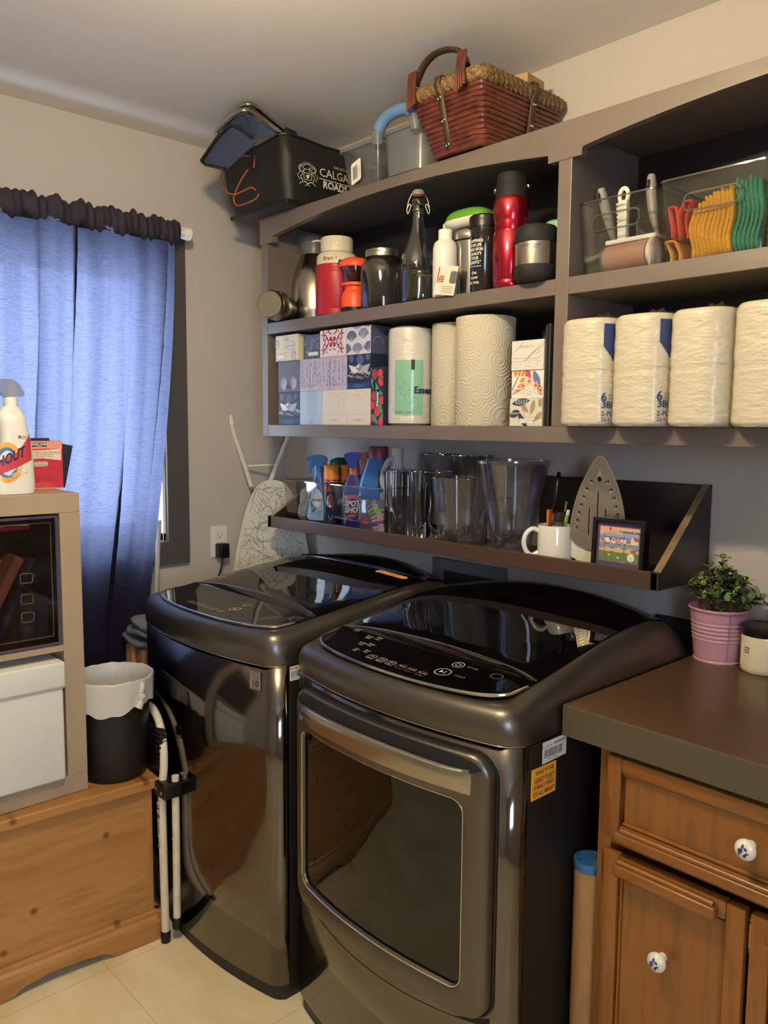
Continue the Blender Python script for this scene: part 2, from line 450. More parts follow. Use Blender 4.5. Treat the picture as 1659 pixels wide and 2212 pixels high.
# ------------------------------------------------------------------ ceiling lamp (behind and above the camera's view)
LX, LY = 1.60, -1.32
t = thing('ceiling_lamp', 'two bulb flush ceiling lamp in the middle of the room', 'lamp', (LX, LY, 2.40))
b = MB(); b.lathe([(0.0001, 2.40), (0.13, 2.40), (0.13, 2.385), (0.11, 2.37), (0.0001, 2.37)], mat('lamp_base', 'cfc8ba', 0.4), 32, T(LX, LY, 0)); b.build('base', t)
BULB = mat('bulb_glow', 'ffffff', 0.5, emit=LAMP_COLOR + (1,), estr=LAMP_STRENGTH)
for dx in (-0.062, 0.062):
    b = MB(); b.lathe([(0.018, 2.37), (0.018, 2.275), (0.014, 2.27)], WHITE, 20, T(LX+dx, LY, 0)); b.build('socket', t)
    b = MB(); b.sphere((LX+dx, LY, 2.235), 0.036, BULB, 20); b.build('bulb', t)

# ------------------------------------------------------------------ curtain and rod
t = thing('curtain_rod', 'white curtain rod with its end bracket above the window', 'curtain rod', (0.06, -0.46, 2.09))
b = MB(); b.tube([(0.092, -0.462, 2.075), (0.092, -1.6, 2.075)], 0.012, WHITE, 14); b.build('rod', t)
b = MB(); b.box(0.0, 0.014, -0.472, -0.446, 2.045, 2.10, WHITE, 0.003); b.tube([(0.01, -0.459, 2.088), (0.06, -0.459, 2.098), (0.09, -0.459, 2.092)], 0.006, WHITE, 8)
b.lathe([(0.019, -0.012), (0.021, 0.0), (0.021, 0.014), (0.017, 0.018)], WHITE, 24, T(0.086, -0.462, 2.076) @ RX(-pi/2)); b.build('bracket', t)
CURT = fabric_sheer('navy_sheer', '2d2638', '52566a', 0.60, weave=(0.0052, 0.0051, 0.0075, 1))
HEAD = mat('navy_gathered', '29232f', 0.75, bump=(30, 0.5, (1, 1, 0.3)))
random.seed(5)
PL = [(0.030, .008, .03, 1), (0.085, .012, .04, 0), (0.150, .016, .05, 1), (0.225, .016, .05, 0), (0.285, .010, .022, 1), (0.345, .020, .06, 0), (0.40, .012, .03, 1), (0.47, .018, .05, 0), (0.53, .012, .028, 1), (0.60, .020, .06, 0), (0.68, .014, .035, 1), (0.76, .018, .05, 0), (0.82, .012, .03, 1), (0.89, .020, .05, 0), (0.95, .012, .04, 1)]
def curt(s, q):
    # s along the cloth, q from the top down; the cloth doubles back on itself at each pleat
    z = 2.040 - q*(2.040-0.40)
    yr = -0.497 - 0.125*max(0.0, min(1.0, (2.04-z)/1.25))**1.5
    y = yr + (-1.66 - yr)*s
    x = 0.082 + 0.010*sin(s*40 + q*1.5) + 0.004*sin(s*90 + 3*q)
    for k, (c, amp, w, ov) in enumerate(PL):
        cc = c + 0.012*sin(q*3.0 + k*1.7); d = (s-cc)/w
        if abs(d) < 1:
            g = cos(d*pi/2)**2; y += amp*(1.7 if ov else 0.3)*sin(d*pi)*(0.55 + 0.45*sin(q*6+k*2)); x += amp*1.0*g*(0.6 + 0.5*q)
    edge = max(0.0, 1 - s*22)
    x += 0.02*max(0, q-0.55) - 0.010*edge + 0.0015*sin(z*60 + s*30)*sin(s*70)
    return Vector((max(0.050, x - 0.018*min(1, max(0, q*2-.4))), y, z))
b = MB(); b.grid(curt, 420, 44, CURT)
c = b.build('curtain', None, recalc=False); tag(c, 'sheer navy blue curtain glowing over the window', 'curtain')
b = MB()
def head(s, q):
    y = -0.492 + (-1.62+0.492)*s; a = q*2*pi
    r = 0.034 + 0.004*sin(y*140+2*sin(y*40)) + 0.003*sin(y*260 + a)
    return Vector((0.092 + 0.62*r*cos(a) + 0.003*sin(y*90), y, 2.075 + 0.006*sin(y*75) + (r*1.05)*sin(a)))
b.grid(lambda i, j: head(i, j), 260, 22, HEAD)
b.build('gathered_heading', c, recalc=False)

# ------------------------------------------------------------------ things on and by the left wall
t = thing('wall_outlet', 'white double outlet plate on the left wall', 'outlet', (0, -0.302, 0.95))
b = MB(); b.box(0.0, 0.006, -0.336, -0.267, 0.952, 1.068, WHITE, 0.002); b.build('plate', t)
for z in (1.036, 0.985):
    b = MB(); b.box(0.005, 0.009, -0.318, -0.285, z-0.014, z+0.014, WHITE, 0.0015)
    fr = frame((0.009, -0.3015, z), (0, 1, 0), (0, 0, 1)); b.poly([(-0.008, -0.004), (-0.006, -0.004), (-0.006, 0.006), (-0.008, 0.006)], INK, fr); b.poly([(0.006, -0.004), (0.008, -0.004), (0.008, 0.005), (0.006, 0.005)], INK, fr)
    b.poly(ell(0, -0.009, 0.0025, 0.0025, 8), INK, fr); b.build('socket', t)
t = thing('power_adapter', 'black plug-in power adapter with a thin cord on the outlet', 'adapter', (0.03, -0.29, 0.95))
b = MB(); b.box(0.008, 0.05, -0.322, -0.282, 0.952, 1.006, BLACK, 0.006, 3); b.build('body', t)
b = MB(); b.tube(spline([(0.03, -0.302, 0.953), (0.03, -0.304, 0.93), (0.026, -0.312, 0.90), (0.022, -0.32, 0.86), (0.02, -0.325, 0.7)], 6), 0.003, BLACK, 8); b.build('cord', t)
b = MB(); b.tube([(0.034, -0.556, 1.11), (0.040, -0.590, 0.60), (0.04, -0.60, 0.30)], 0.009, mat('aged_white_tube', 'b9b5b0', 0.5), 12)
tag(b.build('blind_wand'), 'thin pale wand hanging between curtain edge and window casing', 'wand')

# ironing board folded in the corner, its nose up
t = thing('ironing_board', 'folded ironing board with crackle pattern cover in the corner', 'ironing board', (0.12, -0.13, 0.0))
COV = mat('board_cover', 'd9d5c9', 0.85)
LINE = mat('cover_lines', '44504c', 0.8)
U = Vector((0.60, 0.80, 0)); Z = Vector((-0.02, 0.015, 1)).normalized(); Nn = Vector((0.8, -0.6, 0))
bf = frame((0.132, -0.152, 0.15), U, Z, Nn)
out = []
for i in range(41):
    s = i/40; w = 0.030 + 0.128*(1-(s-0.0))**0.62 if s < 1 else 0.0
    out.append((s, w))
prof = [(-0.165, 0.0), (-0.165, 0.35), (-0.158, 0.62), (-0.138, 0.80), (-0.108, 0.94), (-0.085, 1.01), (-0.062, 1.055), (-0.035, 1.08), (0.0, 1.088)]
pl = spl2(prof, 5); full = pl + [(-a, bb) for a, bb in reversed(pl[:-1])]
b = MB(); b.prism(full, -0.022, 0.0, COV, bf); 
random.seed(11)
def inside(a, z2):
    if z2 < 0.02 or z2 > 1.08: return False
    for (p, q) in zip(pl[:-1], pl[1:]):
        if p[1] <= z2 <= q[1]:
            tt = (z2-p[1])/max(1e-6, q[1]-p[1]); return abs(a) < abs(p[0]+(q[0]-p[0])*tt) - 0.003
    return False
cnt = 0
while cnt < 420:
    a = random.uniform(-0.165, 0.165); z2 = random.uniform(0.45, 1.08); an = random.choice((0.3, 1.1, 1.9, 2.7)) + random.uniform(-0.35, 0.35); l = random.uniform(0.02, 0.065)
    p = (a + cos(an)*l, z2 + sin(an)*l)
    if inside(a, z2) and inside(*p):
        b.ribbon([(a, z2), p], 0.0011, LINE, bf, 0.0006); cnt += 1
b.build('padded_board', t)
LEGP = mat('white_enamel', 'd8d2c6', 0.35)
for pts in ([(-0.078, 1.06, -0.03), (-0.142, 1.262, -0.028), (-0.152, 1.30, -0.028)], [(-0.012, 1.07, -0.03), (0.040, 1.20, -0.03), (0.085, 1.30, -0.03)]):
    b = MB(); b.tube([bf(*p) for p in pts], 0.0095, LEGP, 14); b.build('leg', t)
b = MB(); b.tube([bf(-0.149, 1.292, -0.028), bf(-0.158, 1.325, -0.028)], 0.0125, WHITE, 14); b.build('foot_cap', t)
b = MB(); b.tube([bf(-0.105, 1.135, -0.03), bf(0.015, 1.143, -0.03)], 0.005, LEGP, 10); b.build('crossbar', t)
# ================================================================== wall shelf unit
SY = -0.292
t = thing('wall_shelf', 'large taupe painted wall shelf unit with arched top rail', 'shelf', (1.7, -0.15, 1.402))
X0, X1, SR = 0.281, 3.30, 3.30
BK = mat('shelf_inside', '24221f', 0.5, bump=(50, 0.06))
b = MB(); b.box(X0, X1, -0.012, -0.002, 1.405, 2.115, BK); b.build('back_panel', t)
for x in (X0, 2.62, X1-0.03):
    b = MB(); b.box(x, x+0.033, SY, -0.012, 1.402, 2.10, SHELFP, 0.0015); b.build('side_panel', t)
b = MB(); b.box(X0+0.033, X1-0.03, SY, -0.012, 1.402, 1.440, SHELFP, 0.0015); b.build('bottom_board', t)
b = MB(); b.box(X0+0.033, 1.468, SY, -0.012, 1.740, 1.7764, SHELFP, 0.0015); b.build('middle_board', t)
b = MB(); b.box(1.504, X1-0.03, SY, -0.012, 1.738, 1.7764, SHELFP, 0.0015); b.build('middle_board', t)
b = MB(); b.box(1.468, 1.504, SY, -0.012, 1.440, 2.098, SHELFP, 0.0015); b.build('divider', t)
b = MB(); b.box(X0-0.006, X1, SY+0.02, -0.002, 2.098, 2.1187, SHELFP, 0.0015); b.build('top_board', t)
def arch(xa, xb):
    pts = []
    for i in range(25):
        s = i/24; pts.append((xa + (xb-xa)*s, 2.054 + 0.036*(1-(2*s-1)**2)))
    return pts
low = [(X0-0.006, 2.034), (0.349, 2.034)] + [(0.349, 2.052)] + arch(0.352, 1.437)[0:] + [(1.440, 2.052), (1.440, 2.036), (1.530, 2.036), (1.531, 2.052)] + arch(1.534, 2.59) + [(2.592, 2.036), (2.66, 2.036), (2.662, 2.052)] + arch(2.665, 3.2) + [(3.2, 2.036), (X1, 2.036)]
b = MB(); fr = frame((0, SY+0.018, 0), (1, 0, 0), (0, 0, 1))
b.prism([(X0-0.006, 2.1187)] + low + [(X1, 2.1187)], 0.0, 0.020, SHELFP, fr); b.build('arched_rail', t)

# ================================================================== brown ledge below
BRN = mat('brown_paint', '4f382b', 0.42, noise=(9, '46332a', (0.2, 1, 1)), bump=(30, 0.12, (0.1, 1, 1)))
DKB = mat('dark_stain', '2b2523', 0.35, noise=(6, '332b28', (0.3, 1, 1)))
RAW = mat('raw_edge', '8d7458', 0.6, noise=(14, '6b5845', (1, 1, 1)))
t = thing('wall_ledge', 'dark brown wall ledge above the washer and dryer', 'ledge', (1.0, -0.11, 1.081))
b = MB(); b.box(0.227, 1.712, -0.222, -0.002, 1.081, 1.104, BRN, 0.001); b.build('board', t)
b = MB(); b.box(0.227, 1.722, -0.236, -0.222, 1.081, 1.1205, BRN, 0.0015); b.build('front_lip', t)
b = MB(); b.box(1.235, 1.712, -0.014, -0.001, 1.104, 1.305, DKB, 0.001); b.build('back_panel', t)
fr = frame((0, 0, 0), (0, 1, 0), (0, 0, 1))
for x, hz in ((0.227, 1.250), (1.706, 1.306)):
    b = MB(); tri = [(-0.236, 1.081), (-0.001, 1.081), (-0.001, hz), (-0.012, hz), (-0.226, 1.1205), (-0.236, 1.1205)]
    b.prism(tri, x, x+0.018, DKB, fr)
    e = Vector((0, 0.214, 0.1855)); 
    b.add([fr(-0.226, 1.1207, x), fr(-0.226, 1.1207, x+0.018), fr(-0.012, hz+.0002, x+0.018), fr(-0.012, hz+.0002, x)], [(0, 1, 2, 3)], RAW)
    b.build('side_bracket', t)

# ================================================================== laundry hookup box in the wall
t = thing('hookup_box', 'grey framed laundry hookup recess behind the dryer', 'wall box', (0.97, -0.01, 0.80))
GRY = mat('grey_frame', '6d6f74', 0.55)
b = MB()
for (a0, a1, z0, z1) in ((0.822, 0.864, 0.80, 1.024), (1.076, 1.118, 0.80, 1.024), (0.864, 1.076, 0.986, 1.024), (0.864, 1.076, 0.80, 0.83)):
    b.box(a0, a1, -0.014, -0.001, z0, z1, GRY, 0.003)
b.build('frame', t)
b = MB(); b.box(0.864, 1.076, -0.004, -0.001, 0.83, 0.986, mat('recess', '2c2b2d', 0.8)); b.build('recess', t)
b = MB(); b.box(1.60, 1.744, -0.02, -0.002, 0.72, 0.974, mat('slate_board', '24262c', 0.6), 0.002)
tag(b.build('dark_board'), 'slate coloured board against the wall behind the dryer corner', 'board')

# ================================================================== counter and base cabinets
CTOP = mat('counter_brown', '4f3b28', 0.28, noise=(4, '463423', (1, 1, 1)), bump=(12, 0.03))
CEDGE = mat('counter_edge', '4d4536', 0.42)
b = MB(); b.box(1.746, 3.4, -0.612, -0.001, 0.862, 0.918, CTOP, 0.0015); b.box(1.7462, 3.4, -0.6135, -0.610, 0.858, 0.9165, CEDGE, 0.001)
tag(b.build('countertop'), 'thick dark brown countertop beside the dryer', 'countertop')
CAB = wood('maple_stain', '895521', '79491b', '5f3914', 'Z', 9.0, 0.36, 0.25, knots=False)
CABX = wood('maple_stain_x', '895521', '79491b', '5f3914', 'X', 9.0, 0.36, 0.25, knots=False)
KNOB = mat('knob_porcelain', 'ece8dc', 0.12, coat=0.6)
BLU = mat('delft_blue', '27386f', 0.4)
BRASS = mat('brass', 'b08a45', 0.25, 1.0)
def porcelain_knob(x, y, z, parent, seed):
    b = MB(); M = T(x, y, z) @ RX(pi/2)
    b.lathe([(0.008, 0.0), (0.0085, 0.004), (0.007, 0.010), (0.010, 0.016), (0.0168, 0.021), (0.0175, 0.025), (0.0150, 0.030), (0.008, 0.0335), (0.0001, 0.0345)], KNOB, 28, M)
    random.seed(seed)
    def fr(a, c, d=0.0):
        r2 = min(1.0, (a*a+c*c)/0.0168**2); return Vector((x + a, y - (0.0350 - 0.0085*r2**1.25) - d, z + c))
    for (cx, cz, l, w, ro) in ((-0.004, 0.001, 0.009, 0.008, 0.6), (0.003, -0.006, 0.008, 0.005, 1.2), (0.006, -0.002, 0.007, 0.004, 0.3), (-0.001, 0.008, 0.008, 0.004, 1.4), (0.004, 0.005, 0.007, 0.004, 2.4), (-0.006, -0.005, 0.006, 0.004, 2.0)):
        b.poly(leaf(cx, cz, l, w, ro, 6), BLU, fr, 0.0005)
    return b.build('knob', parent)
def panel_front(parent, name, x0, x1, z0, z1, y, st=0.03, mouldings=True):
    """a framed cabinet front with a sunk panel and moulded rails"""
    b = MB()
    b.box(x0, x0+st, y-0.02, y, z0, z1, CAB, 0.003); b.box(x1-st, x1, y-0.02, y, z0, z1, CAB, 0.003)
    b.box(x0+st, x1-st, y-0.02, y, z0, z0+st, CABX, 0.003); b.box(x0+st, x1-st, y-0.02, y, z1-st, z1, CABX, 0.003)
    b.box(x0+st-0.002, x1-st+0.002, y-0.010, y-0.002, z0+st-0.002, z1-st+0.002, CAB)
    # slim bead round the panel
    for r, yy in ((0.0025, -0.0115),):
        c = [(x0+st+0.004, z0+st+0.004), (x1-st-0.004, z0+st+0.004), (x1-st-0.004, z1-st-0.004), (x0+st+0.004, z1-st-0.004)]
        b.tube([(p[0], y+yy, p[1]) for p in c], 0.0035, CAB, 8, closed=True)
    o = b.build(name, parent)
    return o
t = thing('base_cabinet', 'honey brown wooden base cabinet under the countertop', 'cabinet', (2.55, -0.30, 0.0))
FY = -0.582
b = MB()
b.box(1.812, 1.830, FY+0.002, -0.01, 0.0, 0.857, CAB); b.box(1.812, 3.39, -0.03, -0.01, 0.0, 0.857, CAB); b.box(3.36, 3.39, FY, -0.03, 0, 0.857, CAB)
b.box(1.83, 3.36, -0.56, -0.03, 0.09, 0.11, CAB)
for x in (1.812, 2.36, 2.92): b.box(x, x+0.028, FY, FY+0.02, 0.09, 0.857, CAB, 0.001)
b.box(1.84, 3.36, FY, FY+0.0195, 0.835, 0.857, CABX); b.box(1.84, 3.36, FY, FY+0.0195, 0.672, 0.694, CABX); b.box(1.84, 3.36, FY, FY+0.0195, 0.09, 0.12, CABX)
b.box(1.83, 3.36, -0.52, -0.50, 0.0, 0.09, mat('toe_kick', '3a2413', 0.6))
b.build('carcass', t)
for (x0, x1, kx) in ((1.838, 2.372, 2.098), (2.384, 2.91, 2.65)):
    d = panel_front(t, 'drawer', x0, x1, 0.690, 0.846, FY, 0.028)
    bb = MB(); bb.box(x0+0.026, x1-0.004, FY-0.034, FY-0.018, 0.692, 0.712, CABX, 0.004, 3); bb.tube([(x0+0.036, FY-0.026, 0.715), (x1-0.006, FY-0.026, 0.715)], 0.005, CABX, 10); bb.build('pull_rail', d)
    porcelain_knob(kx, FY-0.008, 0.772, d, 3)
for (x0, x1, kx) in ((1.836, 2.099, 1.957), (2.107, 2.370, 2.232), (2.384, 2.64, 2.5)):
    d = panel_front(t, 'door', x0, x1, 0.125, 0.664, FY, 0.032)
    bb = MB(); bb.box(x0+0.030, x1-0.044, FY-0.036, FY-0.018, 0.630, 0.652, CABX, 0.004, 3); bb.tube([(x0+0.036, FY-0.026, 0.655), (x1-0.05, FY-0.026, 0.655)], 0.005, CABX, 10); bb.build('pull_rail', d)
    porcelain_knob(kx, FY-0.008, 0.508, d, 7)
    for z in (0.62, 0.18):
        bb = MB(); bb.tube([(x0-0.003, FY-0.008, z-0.022), (x0-0.003, FY-0.008, z+0.022)], 0.0042, BRASS, 10); bb.box(x0-0.009, x0+0.001, FY-0.006, FY-0.001, z-0.032, z+0.032, BRASS, 0.0008)
        bb.sphere((x0-0.003, FY-0.008, z+0.027), 0.004, BRASS, 8); bb.sphere((x0-0.003, FY-0.008, z-0.027), 0.004, BRASS, 8); bb.build('hinge', d)
# ================================================================== washer and dryer
STN = mat('black_stainless', (0.15, 0.135, 0.122, 1), 0.11, 1.0)
STN2 = mat('satin_graphite', (0.33, 0.30, 0.275, 1), 0.27, 0.9, noise=(900, 'a0968c', (1, 1, 1), 1))
STN2 = mat('satin_graphite_plain', (0.125, 0.112, 0.099, 1), 0.36, 0.9, coat=0.12)
SIDE = mat('side_graphite', '2e2a27', 0.38, 0.4)
GLS = mat('black_glass', '050506', 0.03, coat=0.0, spec=0.55)
SILV = mat('silver_line', 'd9d7d2', 0.18, 1.0)
ICON = mat('panel_icons', 'c9c7c2', 0.5)
DIMI = mat('panel_icons_dim', '6d6b68', 0.5)
STK = mat('sticker_white', 'e8e4dc', 0.5)
YEL = mat('label_yellow', 'f0a838', 0.5)

def machine(root, x0, W, yf, bow, dzs, lid_back, rear):
    xm = x0 + W/2
    def dzf(y):
        a, c = dzs; t_ = min(1, max(0, (y+.78)/.40)); return a + (c-a)*t_
    def yfr(x, r=0.032):
        xn = (x-xm)/(W/2); y = yf - bow*(1-xn*xn); d = min(x-x0, x0+W-x); d = max(0.0, d)
        if d < r: y += r - sqrt(max(0, r*r-(r-d)**2))
        return y
    ds = [0, .0006, .002, .0045, .008, .0125, .018, .025, .032, .040, .048, .056]
    xs = [x0+d for d in ds] + [x0 + .056 + (W-.112)*i/36 for i in range(1, 36)] + [x0+W-d for d in reversed(ds)]
    # body: dark sides
    b = MB(); fr = frame((0, 0, 0), (1, 0, 0), (0, 1, 0), (0, 0, 1))
    b.prism([(x0, -0.085)] + [(x, yfr(x)+0.004) for x in xs] + [(x0+W, -0.085)], 0.035, 0.8585, SIDE, fr)
    b.build('cabinet_body', root)
    # mirror-like front skin
    b = MB(); lo = [[Vector((x, yfr(x), z)) for x in xs] for z in (0.042, 0.30, 0.60, 0.8575)]
    n = len(xs); vs = [p for l in lo for p in l]; fs = [(j*n+i, j*n+i+1, (j+1)*n+i+1, (j+1)*n+i) for j in range(3) for i in range(n-1)]
    b.add(vs, fs, STN, True); o = b.build('front_panel', root, recalc=False); sm = o.modifiers.new('thickness', 'SOLIDIFY'); sm.thickness = 0.003; sm.offset = -1
    # kick base
    b = MB(); b.prism([(x0+0.01, -0.10)] + [(x, yfr(x)+0.010) for x in xs[3:-3]] + [(x0+W-0.01, -0.10)], 0.0, 0.040, mat('kick_black', '1b1a1a', 0.5), fr); b.build('kick_plate', root)
    # top cover
    RT = 0.042
    def yt(x): return yfr(x, RT) - 0.003
    prof = [(-.66, .952), (-.55, .965), (-.42, .982), (-.30, .995), (-.22, .998), (-.165, .988), (-.125, .962), (-.098, .915), (-.085, .862)]
    lip = [(0, .8605), (-.003, .872), (-.0045, .892), (-.002, .912), (.005, .929), (.014, .9385), (.026, .9435), (.036, .9445)]
    def zt(y, x=None):
        if x is not None:
            y0 = yt(x)
            if y < y0+.036: return .9445 + dzf(y)
        p = [(-.80, .9445)] + prof
        for (a, za), (c, zc) in zip(p[:-1], p[1:]):
            if a <= y <= c: return za + (zc-za)*(y-a)/(c-a) + dzf(y)*min(1, max(0, (zc-.862)/.05))
        return .9445 + dzf(y)
    def fe(x):
        d = max(0.0, min(x-x0, x0+W-x)); q = min(1, d/0.052); return (1-(1-q)**2.9)**(1/2.9)
    rows = []
    for k, (dy, z) in enumerate(lip): rows.append([Vector((x, yt(x)+dy, .8605 + (z + dzs[0]*max(0, (z-.872)/.0725) - .8605)*fe(x))) for x in xs])
    for s in (-.66, -.60, -.55, -.48, -.42, -.36, -.30, -.26, -.22, -.19, -.165, -.145, -.125, -.11, -.098, -.090, -.085):
        rows.append([Vector((x, s, .8605 + (zt(s)-.8605)*fe(x))) for x in xs])
    n = len(xs); vs = [p for r in rows for p in r]; fs = [(j*n+i, j*n+i+1, (j+1)*n+i+1, (j+1)*n+i) for j in range(len(rows)-1) for i in range(n-1)]
    b = MB(); b.add(vs, fs, STN2, True)
    b.box(x0+.006, x0+W-.006, -.72, -.09, .862, .8635, SIDE)
    b.build('top_cover', root, recalc=False)
    # bright pinstripe along the seam
    b = MB(); b.tube([(x, yt(x)-0.001, .8600) for x in xs[2:-2]], 0.0012, SILV, 6); b.build('seam_trim', root)
    G = 0.046
    YB = -.632
    def aX(a): return xm + a*(W/2-G)
    def yfp(a): return yt(aX(a)) + .026 + .075*(1-(1-min(1, abs(a))**6)**(1/3.6))
    def panel(s, q):
        a = -1 + 2*s; y0 = min(yfp(a), YB-.002); y = y0 + (YB-y0)*q
        return Vector((aX(a), y, zt(y) + .0032 + .002*q))
    b = MB(); b.grid(panel, 81, 9, GLS); cp = b.build('control_panel', root, recalc=False)
    b = MB(); b.tube([panel(s/80, 0) + Vector((0, -.0008, -.0005)) for s in range(81)], 0.0034, SILV, 8); b.build('silver_edge', cp)
    # lid
    def lid(s, q):
        a = -1 + 2*s; k = (1-abs(a)**7); yb = lid_back + 0.006*a*a
        rr = [(YB+.001, .0045, 0), (YB+.003, .0055, 0), (YB+.005+.030*(1-a*a), .0100, 1), (YB+.010+.031*(1-a*a), .0110, 1)]
        m_ = 14
        if q <= 3: y, h, _ = rr[q]
        else:
            t = (q-3)/m_; y0 = rr[3][0]; y = y0 + (yb-y0)*t; h = .0110 - .0040*t
        arch = max(0.0, (y+.45)/.25)*.010*(1-a*a) if y > -.45 else 0
        if rear == 'one' and y > -.24: arch = .0084*(1-a*a) + .036*(1-a*a)*min(1, (y+.24)/.11)**1.0
        return Vector((aX(a), y, zt(y) + .003 + (h-.003)*k + arch))
    nu = 81; nv = 18
    vs = [lid(i/(nu-1), j) for j in range(nv) for i in range(nu)]
    fs = [(j*nu+i, j*nu+i+1, (j+1)*nu+i+1, (j+1)*nu+i) for j in range(nv-1) for i in range(nu-1)]
    b = MB(); b.add(vs, fs, GLS, True); ld = b.build('lid', root, recalc=False)
    b = MB(); b.tube([lid(i/(nu-1), 2) for i in range(2, nu-2)], 0.0014, SILV, 6); b.build('lid_edge', ld)
    # rear hump
    yb0 = lid_back + 0.005
    def hump(s, q):
        a = -1 + 2*s; ys = [yb0+.006*a*a, yb0+.01, yb0+.04, yb0+.08, yb0+.11, yb0+.125, yb0+.135, yb0+.14][q]
        base = [.003, .007, .007, .006, .006, .004, .002, -.02][q]; ar = [.014, .014, .022, .040, .054, .056, .050, .02][q]
        return Vector((xm + a*(W/2-.046), min(ys, -.088), zt(ys) + base + ar*(1-abs(a)**2.2)))
    if rear == 'two':
        vs = [hump(i/60, j) for j in range(8) for i in range(61)]
        fs = [(j*61+i, j*61+i+1, (j+1)*61+i+1, (j+1)*61+i) for j in range(7) for i in range(60)]
        b = MB(); b.add(vs, fs, GLS, True); o = b.build('rear_housing', root, recalc=False)
        b = MB(); b.tube([hump(i/60, 0) + Vector((0, -.002, .001)) for i in range(61)], 0.0012, SILV, 6); b.build('seam_line', o)
    return yfr, panel, zt, cp, ld, lid

def icon_fr(zt, off=.0062, k=1.0):
    return lambda a, c, d=0.0: Vector((2.61+(a-2.61)*k, -1.872+(c+1.872)*k, zt(-1.872+(c+1.872)*k) + off + d))
def ring(b, cx, cy, rx, ry, m, fr, w=.0014): b.ribbon(ell(cx, cy, rx, ry, 24), w, m, fr, .0003, closed=True)
def rbox(b, cx, cy, wx, wy, m, fr, w=.001, sk=.0):
    b.ribbon([(p[0] + sk*(p[1]-cy), p[1]) for p in rrect(cx-wx/2, cx+wx/2, cy-wy/2, cy+wy/2, min(wx, wy)*.25, 3)], w, m, fr, .0003, closed=True)
def bars(b, x, y, w, h, n, m, fr, seed=1):
    random.seed(seed); cx = x
    for i in range(n):
        bw = w/n*random.uniform(.35, .8); b.poly([(cx, y), (cx+bw, y), (cx+bw, y+h), (cx, y+h)], m, fr, .0006); cx += w/n

wash = thing('washer', 'graphite top-load washing machine with yellow lid label, left of the pair', 'washer', (0.708, -0.43, 0.0))
yfr, pnl, zt, cp, ld, lidf = machine(wash, 0.365, 0.686, -0.777, 0.050, (-.004, 0.0), -.240, 'two')
b = MB(); fr = icon_fr(zt, .0056, 1.018)
for k, (x, y) in enumerate(((.649, -.780), (.676, -.780), (.705, -.781), (.737, -.782), (.768, -.781), (.802, -.780))): rbox(b, x, y, .020, .016, ICON, fr, .0008); b.text('soil spin temp rinse delay cycle'.split()[k], .006, fr, ICON, x, y, .0004)
ring(b, .815, -.745, .016, .014, ICON, fr); b.poly([(.810, -.751), (.817, -.745), (.810, -.739)], ICON, fr, .0003); b.poly([(.819, -.751), (.821, -.751), (.821, -.739), (.819, -.739)], ICON, fr, .0003)
ring(b, .806, -.700, .012, .010, ICON, fr); b.text('start', .008, fr, DIMI, .862, -.752, .0004); b.text('power', .008, fr, DIMI, .846, -.706, .0004)
b.build('panel_print', cp)
def lidfr(zt, off): return lambda a, c, d=0.0: Vector((a, c, zt(c) + off + d))
b = MB(); lf = lambda a, c, d=0.0: Vector((a, c, lidf(max(0.001, min(.999, ((a-.708)/(.343-.05)+1)/2)), 17).z + (c+.24)*.055 + .0016 + d))
b.poly([(p[0] - .0*p[1], p[1]) for p in rrect(.845, .968, -.283, -.258, .012, 5)], YEL, lf, .0004)
b.poly(ell(.857, -.2705, .0145, .0145, 20), STK, lf, .0007); b.ribbon(ell(.857, -.2705, .009, .009, 16), .002, INK, lf, .0010, closed=True); b.ribbon([(.851, -.277), (.863, -.264)], .002, INK, lf, .0011)
b.text('Do not open', .0085, lf, INK, .915, -.266, .0008); b.text('while spinning', .006, lf, INK, .915, -.277, .0008)
b.build('lid_label', ld)
b = MB()
def wf(a, c, d=0.0): return Vector((a, yfr(a) - .0012 - d, c))
b.ribbon([(.9655, .7955), (1.0015, .7955), (1.0015, .8425), (.9655, .8425)], .0012, INK, wf, .0004, closed=True)
b.poly([(.966, .796), (1.001, .796), (1.001, .842), (.966, .842)], mat('badge_grey', '9b948a', 0.4, 0.6), wf, .0)
b.text('INVERTER', .0048, wf, INK, .9835, .838, .0005); b.text('DirectDrive', .0072, wf, INK, .9835, .8315, .0005, sx=.85); b.text('MOTOR', .0044, wf, INK, .9835, .8255, .0005, sx=1.5)
b.text('10', .024, wf, INK, .9835, .811, .0005, bold=.02); b.text('YEAR', .0035, wf, INK, .9905, .811, .0008); b.text('WARRANTY', .0042, wf, INK, .9835, .7995, .0005, sx=1.25)
b.build('warranty_badge', wash)
b = MB(); sf = frame((1.0515, 0, 0), (0, 1, 0), (0, 0, 1))
b.poly([(-.742, .822), (-.690, .822), (-.690, .858), (-.742, .858)], STK, sf, .0004); b.text('MODEL', .007, sf, INK, -.729, .852, .0007, bold=.02)
bars(b, -.738, .830, .040, .016, 12, INK, sf, 4); b.text('SERIAL', .005, sf, INK, -.73, .8265, .0007); b.build('serial_sticker', wash)

